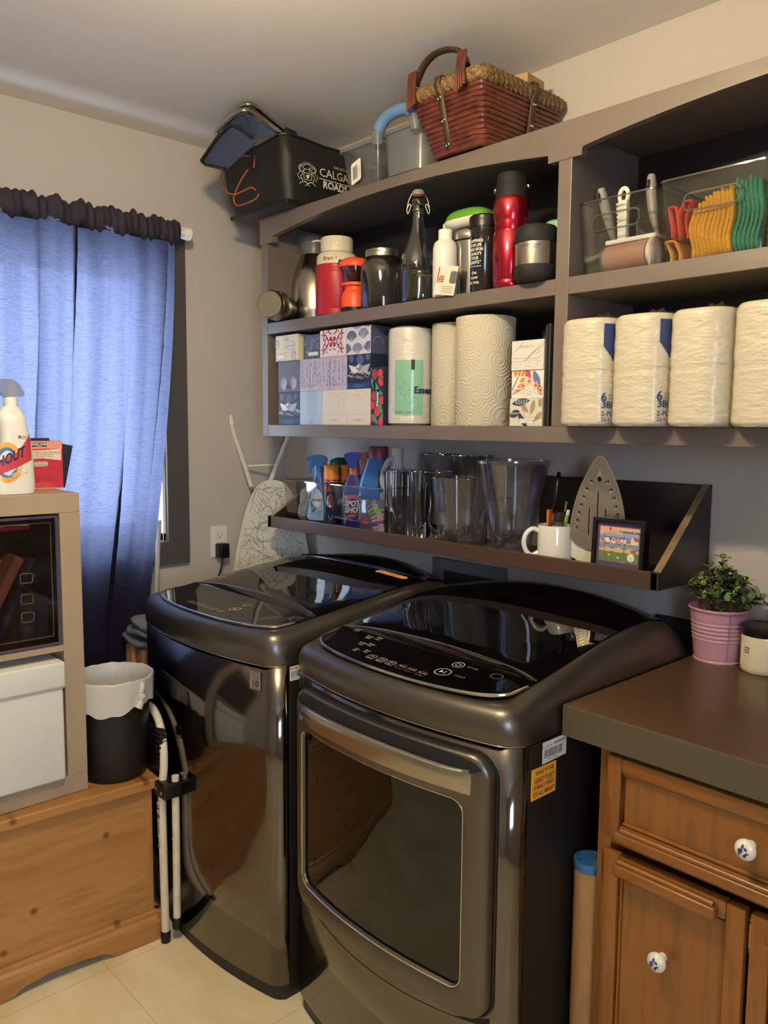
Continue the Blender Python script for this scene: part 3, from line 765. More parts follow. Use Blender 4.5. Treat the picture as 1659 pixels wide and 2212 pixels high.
dry = thing('dryer', 'graphite dryer with dark glass front door, right of the washer', 'dryer', (1.407, -0.42, 0.0))
DX0, DW = 1.073, 0.668
yfr, pnl, zt, cp, ld, lidf = machine(dry, DX0, DW, -0.740, 0.046, (-.0165, 0.010), -.095, 'one')
b = MB(); fr = icon_fr(zt, .0056, 1.052)
PNK = mat('icon_pink', 'a8505a', 0.5)
for k, (x, y) in enumerate(((1.395, -.784), (1.425, -.784), (1.454, -.785), (1.484, -.786), (1.513, -.787), (1.543, -.788))):
    m = ICON if k < 3 else PNK
    rbox(b, x, y, .021, .018, m, fr, .0009); b.text(('Dry', 'Temp', 'Time', 'Signal', 'Custom', 'Custom')[k], .0062, fr, ICON, x, y+.003, .0004); b.text(('Level', 'Control', 'Dry', '', '1', '2')[k] or '-', .0055, fr, ICON, x, y-.0045, .0004)
for (x, y, s1, s2) in ((1.336, -.776, 'Less', 'Dry'), (1.363, -.769, 'More', 'Dry'), (1.319, -.744, 'Wrinkle', 'Care'), (1.341, -.738, 'Damp', 'Dry'), (1.303, -.709, 'Reduce', 'Static'), (1.328, -.704, 'Child', 'Lock')):
    b.text(s1, .0075, fr, ICON, x, y+.004, .0004); b.text(s2, .0075, fr, ICON, x, y-.004, .0004)
b.text('88', .020, fr, DIMI, 1.246, -.695, .0004); b.text('EasyIron', .010, fr, DIMI, 1.236, -.668, .0004)
ring(b, 1.570, -.757, .0175, .015, ICON, fr, .0016); b.poly([(1.563, -.763), (1.571, -.757), (1.563, -.751)], ICON, fr, .0004); b.poly([(1.574, -.763), (1.576, -.763), (1.576, -.751), (1.574, -.751)], ICON, fr, .0004)
ring(b, 1.571, -.714, .013, .011, ICON, fr, .0014); ring(b, 1.571, -.714, .006, .005, ICON, fr, .0012); b.text('START', .009, fr, DIMI, 1.612, -.756, .0004); b.text('POWER', .008, fr, DIMI, 1.606, -.712, .0004)
ring(b, 1.668, -.715, .013, .010, DIMI, fr, .0012)
b.build('panel_print', cp)
def dfr(a, c, d=0.0): return Vector((a, yfr(a) - d, c))
def loop(x0, x1, z0, z1, r, p): return [dfr(a, c, p) for a, c in rrect(x0, x1, z0, z1, r, 8)]
def dense(l, k=4):
    out = []
    for p, q in zip(l, l[1:]+l[:1]):
        out += [p + (q-p)*i/k for i in range(k)]
    return out
def dloop(x0, x1, z0, z1, r, p):
    pts = rrect(x0, x1, z0, z1, r, 8); out = []
    for a, c in zip(pts, pts[1:]+pts[:1]):
        L = sqrt((a[0]-c[0])**2 + (a[1]-c[1])**2); k = 8 if L > .1 else 1
        out += [(a[0]+(c[0]-a[0])*i/k, a[1]+(c[1]-a[1])*i/k) for i in range(k)]
    return [dfr(a, c, p) for a, c in out]
A, B_, C_, D_ = 1.120, 1.703, 0.318, 0.838
# door frame ring
lo = [dloop(A, B_, C_, D_, .045, .000), dloop(A, B_, C_, D_, .045, .016), dloop(A+.003, B_-.003, C_+.003, D_-.003, .044, .021), dloop(A+.009, B_-.009, C_+.009, D_-.009, .040, .024),
      dloop(1.147, 1.655, .365, .750, .030, .024), dloop(1.151, 1.651, .369, .746, .028, .021), dloop(1.154, 1.648, .372, .743, .026, .014)]
b = MB(); b.loops(lo, STN2, True); door = b.build('door', dry, recalc=False)
b = MB(); b.tube(dloop(A-.002, B_+.002, C_-.002, D_+.002, .046, .001), .0035, BLACK, 8, closed=True); b.build('door_gasket', door)
b = MB(); cx, cz = 1.401, .5575
def gl(k, p): return [Vector((0, 0, 0)) + dfr(cx + (v.x-cx)*k, cz + (v.z-cz)*k, p) for v in dloop(1.154, 1.648, .372, .743, .026, 0)]
ll = [gl(k, .0135) for k in (1.0, .8, .6, .4, .2, .02)]; b.loops(ll, GLS, True, cap1=True); b.build('door_glass', door, recalc=False)
b = MB(); b.tube([v for v in dloop(1.151, 1.651, .369, .746, .028, .0215)], .0016, SILV, 6, closed=True); b.build('glass_trim', door)
# handle: shade of the scoop painted as a black patch, bright strip in front
b = MB(); N = 40
def strip(z0, z1, p0, p1, xa, xb, m, bow_=0.0):
    rows = []
    for (z, p) in ((z0, p0), (z1, p1)): rows.append([dfr(xa+(xb-xa)*i/N, z + bow_*(1-(2*i/N-1)**2), p) for i in range(N+1)])
    for i in range(N+1):
        k_ = abs(2*i/N-1)**14*.5; a_, c_ = rows[0][i], rows[1][i]; rows[0][i], rows[1][i] = a_.lerp(c_, k_), c_.lerp(a_, k_)
    vs = rows[0]+rows[1]; b.add(vs, [(i, i+1, N+2+i, N+1+i) for i in range(N)], m, True)
strip(.800, .832, .0265, .0235, 1.136, 1.690, MATTE, .004)  # flat black strip painted in for the shade inside the scoop
b.build('handle_recess_shade', door, recalc=False)
b = MB()
hx0, hx1 = 1.142, 1.668
prof = [(.764, .0235), (.763, .029), (.768, .036), (.790, .041), (.806, .040), (.811, .036), (.809, .028), (.800, .0235)]
rows = []
for i in range(N+1):
    s = i/N; x = hx0 + (hx1-hx0)*s; k = (1-abs(2*s-1)**14)
    rows.append([dfr(x, z + (.004 if j in (3, 4, 5, 6) else 0)*(1-(2*s-1)**2), .0235+(p-.0235)*k) for j, (z, p) in enumerate(prof)])
b.loops(rows, mat('handle_steel', (.40, .375, .345, 1), .25, 1.0), True, True, True); h = b.build('handle', door)
b = MB(); b.tube([rows[i][4] + Vector((0, -.001, .002)) for i in range(1, N)], .0016, SILV, 6); b.build('handle_edge', h)
# shadow gap below the door, lower panel lines
b = MB(); pts = [(1.125, .322), (1.699, .322)] + [(1.699 - .574*i/24, .306 - .026*(1-(2*i/24-1)**2)) for i in range(25)]
b.prism([p for p in pts], .0006, .0012, MATTE, lambda a, c, d=0.0: dfr(a, c, d)); b.build('finger_gap', dry, recalc=False)
b = MB(); sf = frame((DX0+DW+.0006, 0, 0), (0, 1, 0), (0, 0, 1))
b.poly([(-.668, .813), (-.592, .815), (-.592, .855), (-.668, .855)], STK, sf, .0004); bars(b, -.662, .823, .058, .016, 22, INK, sf, 8); bars(b, -.632, .844, .036, .005, 14, INK, sf, 9)
b.text('DLE1701VE', .0065, sf, INK, -.655, .8445, .0007); b.text('SERIAL NUMBER', .004, sf, INK, -.635, .819, .0007); b.build('barcode_sticker', dry)
b = MB(); mf = frame((DX0+DW+.002, 0, 0), (0, 1, 0), (0, 0, 1))
b.box(DX0+DW+.0008, DX0+DW+.0032, -.700, -.626, .752, .811, YEL, .0004)
for k, s in enumerate(('WHAT IF THE', 'HOKEY POKEY', 'IS REALLY WHAT', "IT'S ALL ABOUT?")): b.text(s, .0112, mf, INK, -.663, .802-.0135*k, .0018, bold=.01, shear=.15, sx=.82 if k != 2 else .74)
b.ribbon([(-.690, .7835), (-.668, .7835)], .001, INK, mf, .0018); b.ribbon([(-.655, .7825), (-.637, .7825)], .001, INK, mf, .0018)
tag(b.build('note_magnet'), 'yellow magnet with handwritten hokey pokey joke on the dryer side', 'magnet')

# ------------------------------------------------------------------ things between dryer and cabinet
t = thing('cardboard_tube', 'tall cardboard mailing tube with blue cap between dryer and cabinet', 'tube', (1.776, -.53, 0))
KRAFT = mat('kraft', 'a5794d', 0.75, noise=(60, '9a7046', (1, 1, .2)))
BLC = mat('blue_cap', '3c6f9f', 0.45)
b = MB(); M = T(1.778, -.55, 0); b.lathe([(.030, 0), (.0305, .003), (.0305, .592), (.0285, .596), (.0285, .585)], KRAFT, 28, M, close=False); b.build('tube', t)
b = MB(); b.lathe([(.0001, .588), (.0272, .588), (.0278, .6005), (.0325, .6015), (.0330, .598), (.0322, .590), (.0316, .584)], BLC, 28, M, close=False); b.build('cap', t)
RED = mat('flower_red', '8c1a1f', 0.5); GRN = mat('flower_green', '2c4222', 0.6)
t = thing('flower_board', 'red scalloped flower shaped board with green leaf behind the cardboard tube', 'board', (1.79, -.34, 0))
b = MB(); fr = frame((0, -.33, 0), (1, 0, 0), (0, 0, 1))
pts = [(1.755, .0), (1.755, .42), (1.748, .45), (1.757, .475), (1.752, .50), (1.764, .525), (1.762, .55), (1.775, .57), (1.79, .585), (1.806, .595), (1.8085, .60), (1.8085, 0)]
b.prism(pts, 0, .01, RED, fr); b.build('petal_panel', t)
b = MB(); b.poly(leaf(1.792, .545, .10, .03, 1.2), GRN, fr, .0107); b.build('leaf', t)
# ================================================================== pine chest
PINE = wood('pine_y', 'b0804c', 'a06f3c', '8a5a2c', 'Y', 7.0, 0.42, 0.15)
PINEZ = wood('pine_z', 'a87845', '986838', '835428', 'Z', 9.0, 0.42, 0.15, knots=False)
PINEX = wood('pine_x', 'b0804c', 'a06f3c', '8a5a2c', 'X', 7.0, 0.42, 0.15, knots=False)
CY = radians(-3.0)
t = thing('pine_chest', 'orange pine storage chest with scalloped base along the window wall', 'chest', (0.604, -0.868, 0.0), (0, 0, CY))
L, W_ = 1.02, 0.44   # local: x from -W to 0, y from -L to 0
b = MB(); b.box(-W_, -0.022, -L+.02, -0.03, 0.08, 0.443, PINE); b.build('carcass', t, world=False)
b = MB(); b.box(-0.024, -0.012, -L+.03, -0.02, 0.075, 0.442, PINE); b.build('front_board', t, world=False)
for y0, y1 in ((-0.030, -0.012), (-L+0.01, -L+0.03)):
    b = MB(); b.box(-0.030, -0.008, y0, y1, 0.085, 0.440, PINEZ, 0.003); b.build('corner_post', t, world=False)
b = MB(); b.box(-W_-.01, 0.010, -L, 0.004, 0.443, 0.4705, PINE, 0.004, 3); b.box(-W_, 0.0, -0.055, -0.050, 0.4700, 0.4708, mat('lid_joint', '7a4a20', 0.7)); b.build('lid', t, world=False)
fr = frame((0, 0, 0), (1, 0, 0), (0, 0, 1), (0, 1, 0))
mold = [(-0.02, 0.085), (-0.006, 0.085), (-0.002, 0.078), (-0.002, 0.070), (0.006, 0.062), (0.010, 0.052), (0.010, 0.044), (-0.02, 0.044)]
b = MB(); b.prism(mold, -L, 0.004, PINE, fr)
fr2 = frame((0, 0, 0), (0, 1, 0), (0, 0, 1), (1, 0, 0))
b.box(-W_, 0.006, -0.012, 0.006, 0.044, 0.085, PINEX, 0.003); b.build('base_moulding', t, world=False)
sc = [(0.004, 0.044), (0.004, 0.0), (-0.12, 0.0), (-0.135, 0.004), (-0.150, 0.016), (-0.165, 0.024), (-0.20, 0.026), (-0.215, 0.030), (-0.31, 0.031), (-0.33, 0.026), (-0.36, 0.024), (-0.376, 0.018), (-0.39, 0.008), (-0.41, 0.004), (-0.43, 0.0), (-0.5, 0.014), (-0.86, 0.018), (-0.90, 0.0), (-L, 0.0), (-L, 0.044)]
b = MB(); b.prism(sc, -0.010, 0.008, PINE, fr2); b.box(-W_, 0.0, -0.014, 0.002, 0.0, 0.044, PINEX); b.build('scalloped_base', t, world=False)

# ================================================================== cube shelf standing on the chest
BIR = mat('birch_laminate', 'a6947f', 0.42, noise=(10, '9e8b75', (1, 1, .15)))
IX0, IX1, IY1, IY0, IZ0, IZ1 = 0.165, 0.555, -1.041, -1.481, 0.4715, 1.2625
t = thing('cube_shelf', 'beige two cube shelf standing on the pine chest', 'shelf', (0.36, -1.26, IZ0))
b = MB(); b.box(IX0, IX1, IY0, IY1, IZ1-0.050, IZ1, BIR, 0.0015); b.build('top_panel', t)
b = MB(); b.box(IX0, IX1, IY0, IY1, IZ0, IZ0+0.050, BIR, 0.0015); b.build('bottom_panel', t)
for y in (IY1-0.052, IY0):
    b = MB(); b.box(IX0, IX1, y, y+0.052, IZ0+0.050, IZ1-0.050, BIR, 0.001); b.build('side_panel', t)
b = MB(); b.box(IX0, IX1-0.002, IY0+.052, IY1-.052, 0.8570, 0.8720, BIR); b.build('divider', t)
b = MB(); b.box(IX0-0.006, IX0, IY0, IY1, IZ0, IZ1, mat('shelf_back', '55483a', 0.7)); b.build('back_panel', t)

# clear drawer in the upper cube
ACR = clear('smoky_acrylic', 'dcd9e4', 0.05, 0.35, 0.05)
ACE = mat('acrylic_edge', '4a4258', 0.25, trans=0.0, spec=0.6)
t = thing('acrylic_bin', 'smoky clear acrylic bin filling the upper cube', 'bin', (0.37, -1.26, 0.873))
DY1, DY0, DZ0, DZ1 = -1.098, -1.425, 0.876, 1.204
b = MB()
b.box(0.541, 0.545, DY0, DY1, DZ0, DZ1, ACR); b.box(0.19, 0.545, DY1-.004, DY1, DZ0, DZ1, ACR); b.box(0.19, 0.545, DY0, DY0+.004, DZ0, DZ1, ACR); b.box(0.19, 0.545, DY0, DY1, DZ0, DZ0+.004, ACR)
b.build('box', t)
b = MB(); b.tube([(0.546, p[0], p[1]) for p in rrect(DY0, DY1, DZ0, DZ1, .004, 2)], 0.0045, ACE, 6, closed=True); b.build('front_rim', t)
b = MB(); b.tube([(0.547, p[0], p[1]) for p in rrect(DY0+.018, DY1-.016, DZ0+.022, DZ1-.014, .003, 2)], 0.0012, SILV, 6, closed=True); b.build('bevel_line', t)
b = MB()
for z in (1.055, 1.003, 0.957):
    b.tube([(0.550, p[0], p[1]) for p in rrect(-1.192, -1.163, z-.012, z+.012, .004, 2)], 0.0016, SILV, 6, closed=True)
b.build('clip_tabs', t)
def item(mb, name, label, cat, group=None): return tag(mb.build(name), label, cat, group)
def tilted_box(w, h, d, loc, rot, m, bev=.002):
    b = MB(); b.box(-d/2, d/2, -w/2, w/2, -h/2, h/2, m, bev, M=T(*loc) @ rot); return b
ORG = mat('orange_cover', 'c8512f', 0.5); NAVY = mat('navy_folder', '1e2a52', 0.5); CREAM = mat('cream_pages', 'd9cdb8', 0.8)
t = thing('notebook', 'orange notebook leaning inside the smoky clear bin', 'notebook', (0.50, -1.30, 0.96))
MM = T(0.50, -1.285, 1.01) @ RX(radians(-26))
b = MB(); b.box(-.06, .035, -.010, -.006, -.11, .11, ORG, M=MM); b.box(-.06, .035, .006, .010, -.11, .11, ORG, M=MM); b.build('cover', t)
b = MB(); b.box(-.058, .032, -.006, .006, -.106, .106, CREAM, M=MM); b.build('pages', t)
b = MB(); b.box(-.05, .035, -.012, .012, -.115, .115, mat('brown_wrap', '9a6a45', 0.8, noise=(30, '7c5335', (1, 1, .3))), .005, 3, M=T(.50, -1.238, 1.005) @ RX(radians(-28)))
item(b, 'wooden_bundle', 'brown bundle standing aslant in the smoky clear bin', 'bundle')
b = MB(); b.box(-.05, .032, -.006, .006, -.115, .115, NAVY, .002, M=T(.47, -1.190, .99) @ RX(radians(-24)))
item(b, 'folder', 'dark blue folder leaning in the smoky clear bin beside the grey box', 'folder')
b = MB(); b.box(.33, .515, -1.186, -1.112, .882, .995, mat('charcoal_fabric', '33373c', 0.85), .006, 3)
item(b, 'fabric_box', 'charcoal fabric box in the right half of the smoky clear bin', 'box')
t = thing('pouch', 'red zip pouch lying on top of the smoky bin contents', 'pouch', (0.47, -1.22, 1.17))
REDP = mat('pouch_red', 'b02a3c', 0.35)
b = MB(); b.box(.40, .535, -1.36, -1.155, 1.172, 1.190, REDP, .007, 3); b.build('body', t)
b = MB(); b.tube([(.537, -1.165, 1.186), (.537, -1.22, 1.189), (.537, -1.26, 1.180)], .0022, mat('zip_white', 'd8c8cc', 0.4), 6); b.build('zip', t)

# white fabric bin in the lower cube
t = thing('fabric_bin', 'white fabric storage bin pulled out of the lower cube', 'bin', (0.37, -1.27, 0.522))
FAB = mat('white_fabric', 'd8d8d4', 0.8, bump=(60, 0.12))
b = MB(); b.box(.22, .572, -1.425, -1.103, .5225, .806, FAB, .007, 3); b.build('body', t)
b = MB(); b.box(.215, .577, -1.430, -1.099, .765, .835, FAB, .006, 3); b.tube([(.5775, -1.428, .772), (.5775, -1.101, .772)], .0015, mat('seam_grey', 'a9a69d', 0.8), 6); b.build('folded_hem', t)

# ================================================================== laundry things on top of the cube shelf
SB = mat('spray_white', 'e2e2dc', 0.35)
t = thing('spray_bottle', 'white stain remover spray bottle with red and navy label on the cube shelf', 'spray bottle', (0.500, -1.185, 1.2635))
M = T(.500, -1.185, 1.2635)
def body(s, q):
    a = s*2*pi; z = q*.215
    if z < .012: k = .93 + .07*sqrt(z/.012)
    elif z < .10: k = 1.0 - .04*(z-.012)/.088
    elif z < .185: k = .96 - .30*((z-.10)/.085)**1.1
    else: k = .66 - .32*((z-.185)/.03)**1.6
    y = .052*k*cos(a); x = .030*(.75+.25*k)*sin(a)*(1 if z < .19 else .8)
    if y < 0 and .075 < z < .19: y *= 1 - .35*sin(pi*(z-.075)/.115)
    p = 2.6
    cs, sn = cos(a), sin(a); rr = (abs(cs)**p + abs(sn)**p)**(-1/p)
    return M @ Vector((x*rr, y*rr, z))
b = MB(); b.grid(body, 48, 30, SB, closeu=True)
b.add([body(i/48, 0) for i in range(48)], [tuple(range(48))], SB); b.build('bottle', t)
b = MB(); b.lathe([(.0165, .213), (.0165, .236), (.014, .238)], WHITE, 24, M @ T(0, .002, 0)); b.build('collar', t)
TRG = clear('frosted_trigger', 'cfd3ea', 0.06, 0.3, 0.15, haze=0.5, hazecol='c5c9dd')
b = MB(); fr = frame(M @ Vector((0, 0, 0)), (0, 1, 0), (0, 0, 1), (1, 0, 0))
b.prism([(.030, .240), (.033, .247), (.020, .272), (.006, .281), (-.060, .282), (-.075, .272), (-.075, .258), (-.030, .252), (-.012, .238), (.012, .238), (.018, .242)], -.012, .012, TRG, fr, True); b.build('trigger_head', t)
b = MB(); b.box(-.006, .006, -.004, .014, .236, .270, WHITE, .002, M=M); b.build('pump_core', t)
b = MB(); b.prism([(-.030, .252), (-.040, .250), (-.050, .215), (-.056, .20), (-.049, .20), (-.040, .222)], -.005, .005, WHITE, fr); b.build('trigger', t)
b = MB()
def sl(a, c, d=0.0):
    # front label surface, a along +y
    k = .96 if c < .10 else .96-.30*((c-.10)/.085)**1.1
    hw = .052*k; q = min(.97, abs(a)/hw); return M @ Vector((.0298*(.75+.25*k)*(1-q**2.6)**(1/2.6) + .0006 + d, a, c))
LRED = mat('label_red', 'b83a4a', 0.5); LNAV = mat('label_navy', '1c2a4c', 0.5); LYEL = mat('label_orange', 'e0a850', 0.5); LBL = mat('label_blue', '3d6fa8', 0.5)
b.ribbon(ell(-.020, .078, .030, .044, 32), .012, LYEL, sl, .0002, closed=True); b.ribbon(ell(-.020, .078, .022, .034, 32), .007, LBL, sl, .0004, closed=True)
b.grid(lambda q, w_: sl(-.046+.086*q, (.044+.040*q) + ((.036 + .0*q) if q < .6 else .036+.030*(q-.6)/.4)*w_, .0010), 24, 4, LRED)
b.text('SHOUT', .036, frame(sl(0, 0), (0, 1, 0), (0, 0, 1)), LNAV, 0, 0, -1) if False else None
b.text('HOUT', .034, lambda a, c, d=0.0: sl(a*.92, .083 + c + a*.42, d), LNAV, -.012, .012, .0016, bold=.035, sx=.72, shear=.1)
b.text('Triple-Acting', .0085, lambda a, c, d=0.0: sl(a, .060 + c + a*.42, d), PAPER, -.006, .003, .0014); b.text('Triple Action', .0085, lambda a, c, d=0.0: sl(a, .052 + c + a*.42, d), PAPER, .002, .001, .0014)
b.text('Lifts, Penetrates + Lifts', .0055, lambda a, c, d=0.0: sl(a, .040 + c + a*.42, d), LRED, .002, .003, .0014)
b.poly([(.008, .137), (.014, .137), (.014, .144), (.008, .144)], LRED, sl, .0006); b.text('Johnson', .006, sl, LNAV, .022, .1415, .0006); b.text('family co', .0042, sl, LNAV, .022, .1365, .0006)
b.build('label', t, recalc=False)

t = thing('dryer_sheets', 'red box of dryer sheets beside the white spray bottle', 'box', (.375, -1.065, 1.2635))
BXR = mat('box_red', 'c03447', 0.4); BXP = mat('box_blush', 'e0987f', 0.5)
b = MB(); b.box(.335, .402, -1.122, -1.021, 1.2635, 1.391, BXR, .001); b.build('carton', t)
f = frame((.402, -1.0215, 1.2635), (0, 1, 0), (0, 0, 1))
b = MB(); b.poly([(-.100, .107), (-.0008, .107), (-.0008, .1272), (-.100, .1272)], BXP, f, .0003); b.poly([(-.080, .1125), (-.041, .1125), (-.041, .1235), (-.080, .1235)], LNAV, f, .0006)
b.text('KIRKLAND', .0085, f, PAPER, -.0605, .1188, .0009, bold=.02, sx=.95); b.text('Signature', .004, f, PAPER, -.0605, .1138, .0009)
b.poly([(-.100, .080), (-.055, .082), (-.004, .076), (-.004, .107), (-.055, .1035), (-.100, .103)], mat('box_cream', 'e6d3bd', 0.5), f, .0005)
b.text('Ultra Soft-Ultradoux', .0105, f, mat('ink_slate', '4a5f72', 0.5), -.0052, .0975, .0009, align='RIGHT', sx=.78)
b.text('FABRIC SOFTENER SHEETS', .0042, f, INK, -.050, .091, .0009); b.text('ASSOUPLISSANT TEXTILE', .0042, f, INK, -.050, .086, .0009)
b.poly(rrect(-.082, -.040, .0605, .0735, .004, 3), mat('box_pearl', 'dcc8b8', 0.5), f, .0005); b.text('FRESH SCENT', .0062, f, INK, -.061, .0702, .0009); b.text('PARFUM FRAIS', .0062, f, INK, -.061, .0637, .0009)
b.ribbon([(-.098, .055), (-.012, .055), (-.006, .058), (-.005, .075)], .0005, mat('line_dark', '6a1626', 0.5), f, .0004)
for k in range(4): b.text('sheets for the dryer load after load', .0034, f, mat('line_dark2', '5a1a26', 0.5), -.05, .036-.0045*k, .0005)
b.text('250 units / 250 unites', .0058, f, BXP, -.058, .0135, .0006); b.text('16.2 x 22 cm (6.4 in x 9 in)', .0055, f, BXP, -.054, .0065, .0006); b.poly([(-.10, .0), (-.0008, .0), (-.0008, .003), (-.10, .003)], BXP, f, .0004)
b.build('print', t, recalc=False)
b = MB(); b.box(-.004, .004, -.05, .045, 0, .120, mat('ink_navy_plastic', '23283c', 0.4), .002, M=T(.325, -1.032, 1.268) @ RX(radians(-12)) ); b.box(.300, .330, -1.10, -1.027, 1.2635, 1.398, mat('ink_navy_plastic', '23283c', 0.4), .003)
item(b, 'file_box', 'dark navy plastic piece tucked behind the red dryer sheet box', 'organiser')

# ================================================================== waste bin with its liner
CX, CYY = .497, -.941
t = thing('waste_bin', 'tall black plastic waste bin standing on the pine chest', 'bin', (CX, CYY, .4715))
M = T(CX, CYY, .4715) @ Matrix.Diagonal((1.045, 1.045, 1.02, 1))
b = MB(); b.lathe([(.0001, 0), (.078, 0), (.081, .004), (.087, .10), (.099, .262), (.102, .263), (.102, .267), (.098, .267), (.096, .260), (.084, .10), (.077, .008), (.0001, .008)], mat('bin_black', '121114', 0.5), 48, M, close=False); b.build('body', t)
LIN = fabric_sheer('liner_film', 'c9c8c4', 'c9c8c4', 0.25)
LIN = mat('liner_plastic', 'c4c2bd', 0.32, bump=(28, 0.7, (1, 1, .6)))
t2 = thing('bin_liner', 'white plastic bag lining the black waste bin, knotted at the rim', 'bag', (CX, CYY, .50))
random.seed(3)
ph = [random.uniform(0, 6) for _ in range(6)]
def lf(a, q):
    # q 0 inside low .. 1 outside hanging edge
    th = a*2*pi; wob = sin(th*7+ph[0])*.3 + sin(th*13+ph[1])*.35 + sin(th*23+ph[2])*.3
    drop = .046 + .034*(0.5+0.5*cos(th+0.9)) + .006*sin(th*4+ph[3]) + .003*sin(th*11+ph[4])
    if q < .55: k = q/.55; r = .072 + .0215*k**.8 + (.007 if k > .985 else 0); z = .05 + .222*k; r += .003*wob*(1-k) - .002*abs(wob)
    elif q < .68: k = (q-.55)/.13; an = pi*k; r = .1015 - .0035*cos(an) + .0012; z = .272 + .0050*sin(an) + .002*wob
    else: k = (q-.68)/.32; r = .1062 - .002*k + .0030*wob*k; z = .272 - drop*k
    return M @ Vector((r*cos(th), r*sin(th), z))
b = MB(); b.grid(lf, 110, 30, LIN, closeu=True); o = b.build('film', t2, recalc=False)
b = MB(); b.sphere((0, 0, 0), .013, LIN, 12, 1.1, .9, 1.0); b.v = [v + Vector((sin(v.z*400)*.0015, cos(v.x*500)*.0015, 0)) for v in b.v]
kp = Vector((CX + .110*cos(.30), CYY + .110*sin(.30), .4715+.236)); b.v = [v + kp for v in b.v]
b.tube([kp + Vector(p) for p in ((0, 0, .012), (.002, .004, .028), (-.004, .004, .036))], .008, LIN, 10); b.tube([kp + Vector(p) for p in ((0, 0, -.008), (.004, -.006, -.020), (.003, -.010, -.028))], .008, LIN, 8, rf=lambda s: 1+.5*s)
b.build('knot', t2)

# ================================================================== folded step ladder between chest and washer
t = thing('step_ladder', 'folded white tubular step ladder with black treads beside the chest', 'step ladder', (.60, -.85, 0))
ENA = mat('ladder_white', 'e0d8c8', 0.35, noise=(40, 'd6cdbb', (1, 1, 1)))
R1 = .0112
Y1, Y2 = -.862, -.838
yl = lambda z: Y1 - .004 + .030*max(0, (z-.40)/.24)
b = MB(); b.tube(spline([(x+.010, yl(z), z) for x, z in ((.621, .022), (.617, .25), (.612, .42), (.606, .50), (.592, .555), (.565, .60), (.53, .628), (.48, .640), (.36, .640), (.30, .620), (.27, .57), (.262, .42), (.262, .022))], 7), R1, ENA, 16); b.build('front_frame', t)
b = MB(); b.tube([(.651, Y2, .480), (.650, Y2, .30), (.646, Y2, .055)], .0105, ENA, 16); b.build('rear_leg', t)
b = MB(); b.tube([(.282, Y2, .480), (.284, Y2, .055)], .0105, ENA, 16); b.build('rear_leg', t)
for (x, y, z0) in ((.6315, Y1-.004, .0), (.272, Y1-.004, .0), (.646, Y2, .036), (.284, Y2, .036)):
    b = MB(); b.lathe([(.013, 0), (.0135, .003), (.0135, .030), (.012, .032)], BLACK, 18, T(x, y, z0)); b.build('foot', t)
b = MB(); b.box(.606, .667, -.880, -.824, .424, .466, BLACK, .005, 3); b.build('hinge_bracket', t)
for (x, y, z) in ((.6225, -.8808, .447), (.652, -.8808, .443), (.627, -.8780, .282), (.650, -.8490, .30)):
    b = MB(); b.lathe([(.0045, 0), (.0045, .0012), (.002, .0026), (.0001, .0028)], CHROME, 12, T(x, y, z) @ RX(pi/2)); b.build('rivet', t)
for (z0, z1) in ((.22, .455), (.475, .60)):
    b = MB(); b.box(.285, .606, -.858, -.842, z0, z1, BLACK, .005, 2)
    for k in range(8): b.box(.582, .609, -.8605, -.840, z0+.012+k*(z1-z0)/8.5, z0+.020+k*(z1-z0)/8.5, MATTE, .001)
    b.build('tread', t)
b = MB(); lb = lambda a, c, d=0.0: Vector((.6235 + .0116*sin(a/.0114) + (.282-c)*.02 + d*.5, Y1 -.004 - .0116*cos(a/.0114) - d, c))
b.poly([(-.007, .305), (.009, .305), (.009, .405), (-.007, .405)], mat('warning_cream', 'e9dcc4', 0.5), lb, .0003); b.poly(ell(.001, .397, .005, .004, 12), mat('warning_red', 'c03020', 0.5), lb, .0006)
b.poly([(-.005, .385), (.007, .385), (.007, .390), (-.005, .390)], INK, lb, .0006); b.ribbon(ell(.001, .367, .006, .010, 14), .0015, INK, lb, .0006, closed=True); b.poly([(.001, .375), (.006, .367), (.001, .359), (-.004, .367)], INK, lb, .0007)
for k in range(6): b.poly([(-.005, .345-.006*k), (.006-.001*(k % 3), .345-.006*k), (.006-.001*(k % 3), .3475-.006*k), (-.005, .3475-.006*k)], INK, lb, .0006)
b.build('warning_label', t, recalc=False)

# ================================================================== wooden rack with a grey rag, between washer and window wall
t = thing('wooden_rack', 'slatted wooden rack behind the waste bin, beside the washer', 'rack', (.19, -.66, 0))
SLAT = wood('rack_wood', 'b98a5a', 'a8784a', '8a5c34', 'Z', 12, .5, 0, knots=False)
random.seed(2)
for k in range(6):
    x = .112 + .038*k; b = MB(); b.box(x, x+.026, -.725 - .006*(k % 2), -.700, .02, .725 + .008*(k % 2), SLAT, .006, 3); b.build('slat', t)
for k in range(6):
    x = .112 + .038*k; b = MB(); b.box(x, x+.026, -.58, -.556, .02, .725 + .008*(k % 2), SLAT, .006, 3); b.build('slat', t)
for z in (.10, .60):
    b = MB(); b.box(.11, .345, -.700, -.690, z, z+.03, SLAT, .003); b.box(.11, .345, -.590, -.580, z, z+.03, SLAT, .003); b.box(.11, .12, -.69, -.59, z, z+.03, SLAT); b.box(.335, .345, -.69, -.59, z, z+.03, SLAT); b.build('rail', t)
RAG = mat('grey_terry', '5a5e62', 0.95, noise=(300, '83878a', (1, 1, 1), 2), bump=(260, 1.0))
random.seed(8)
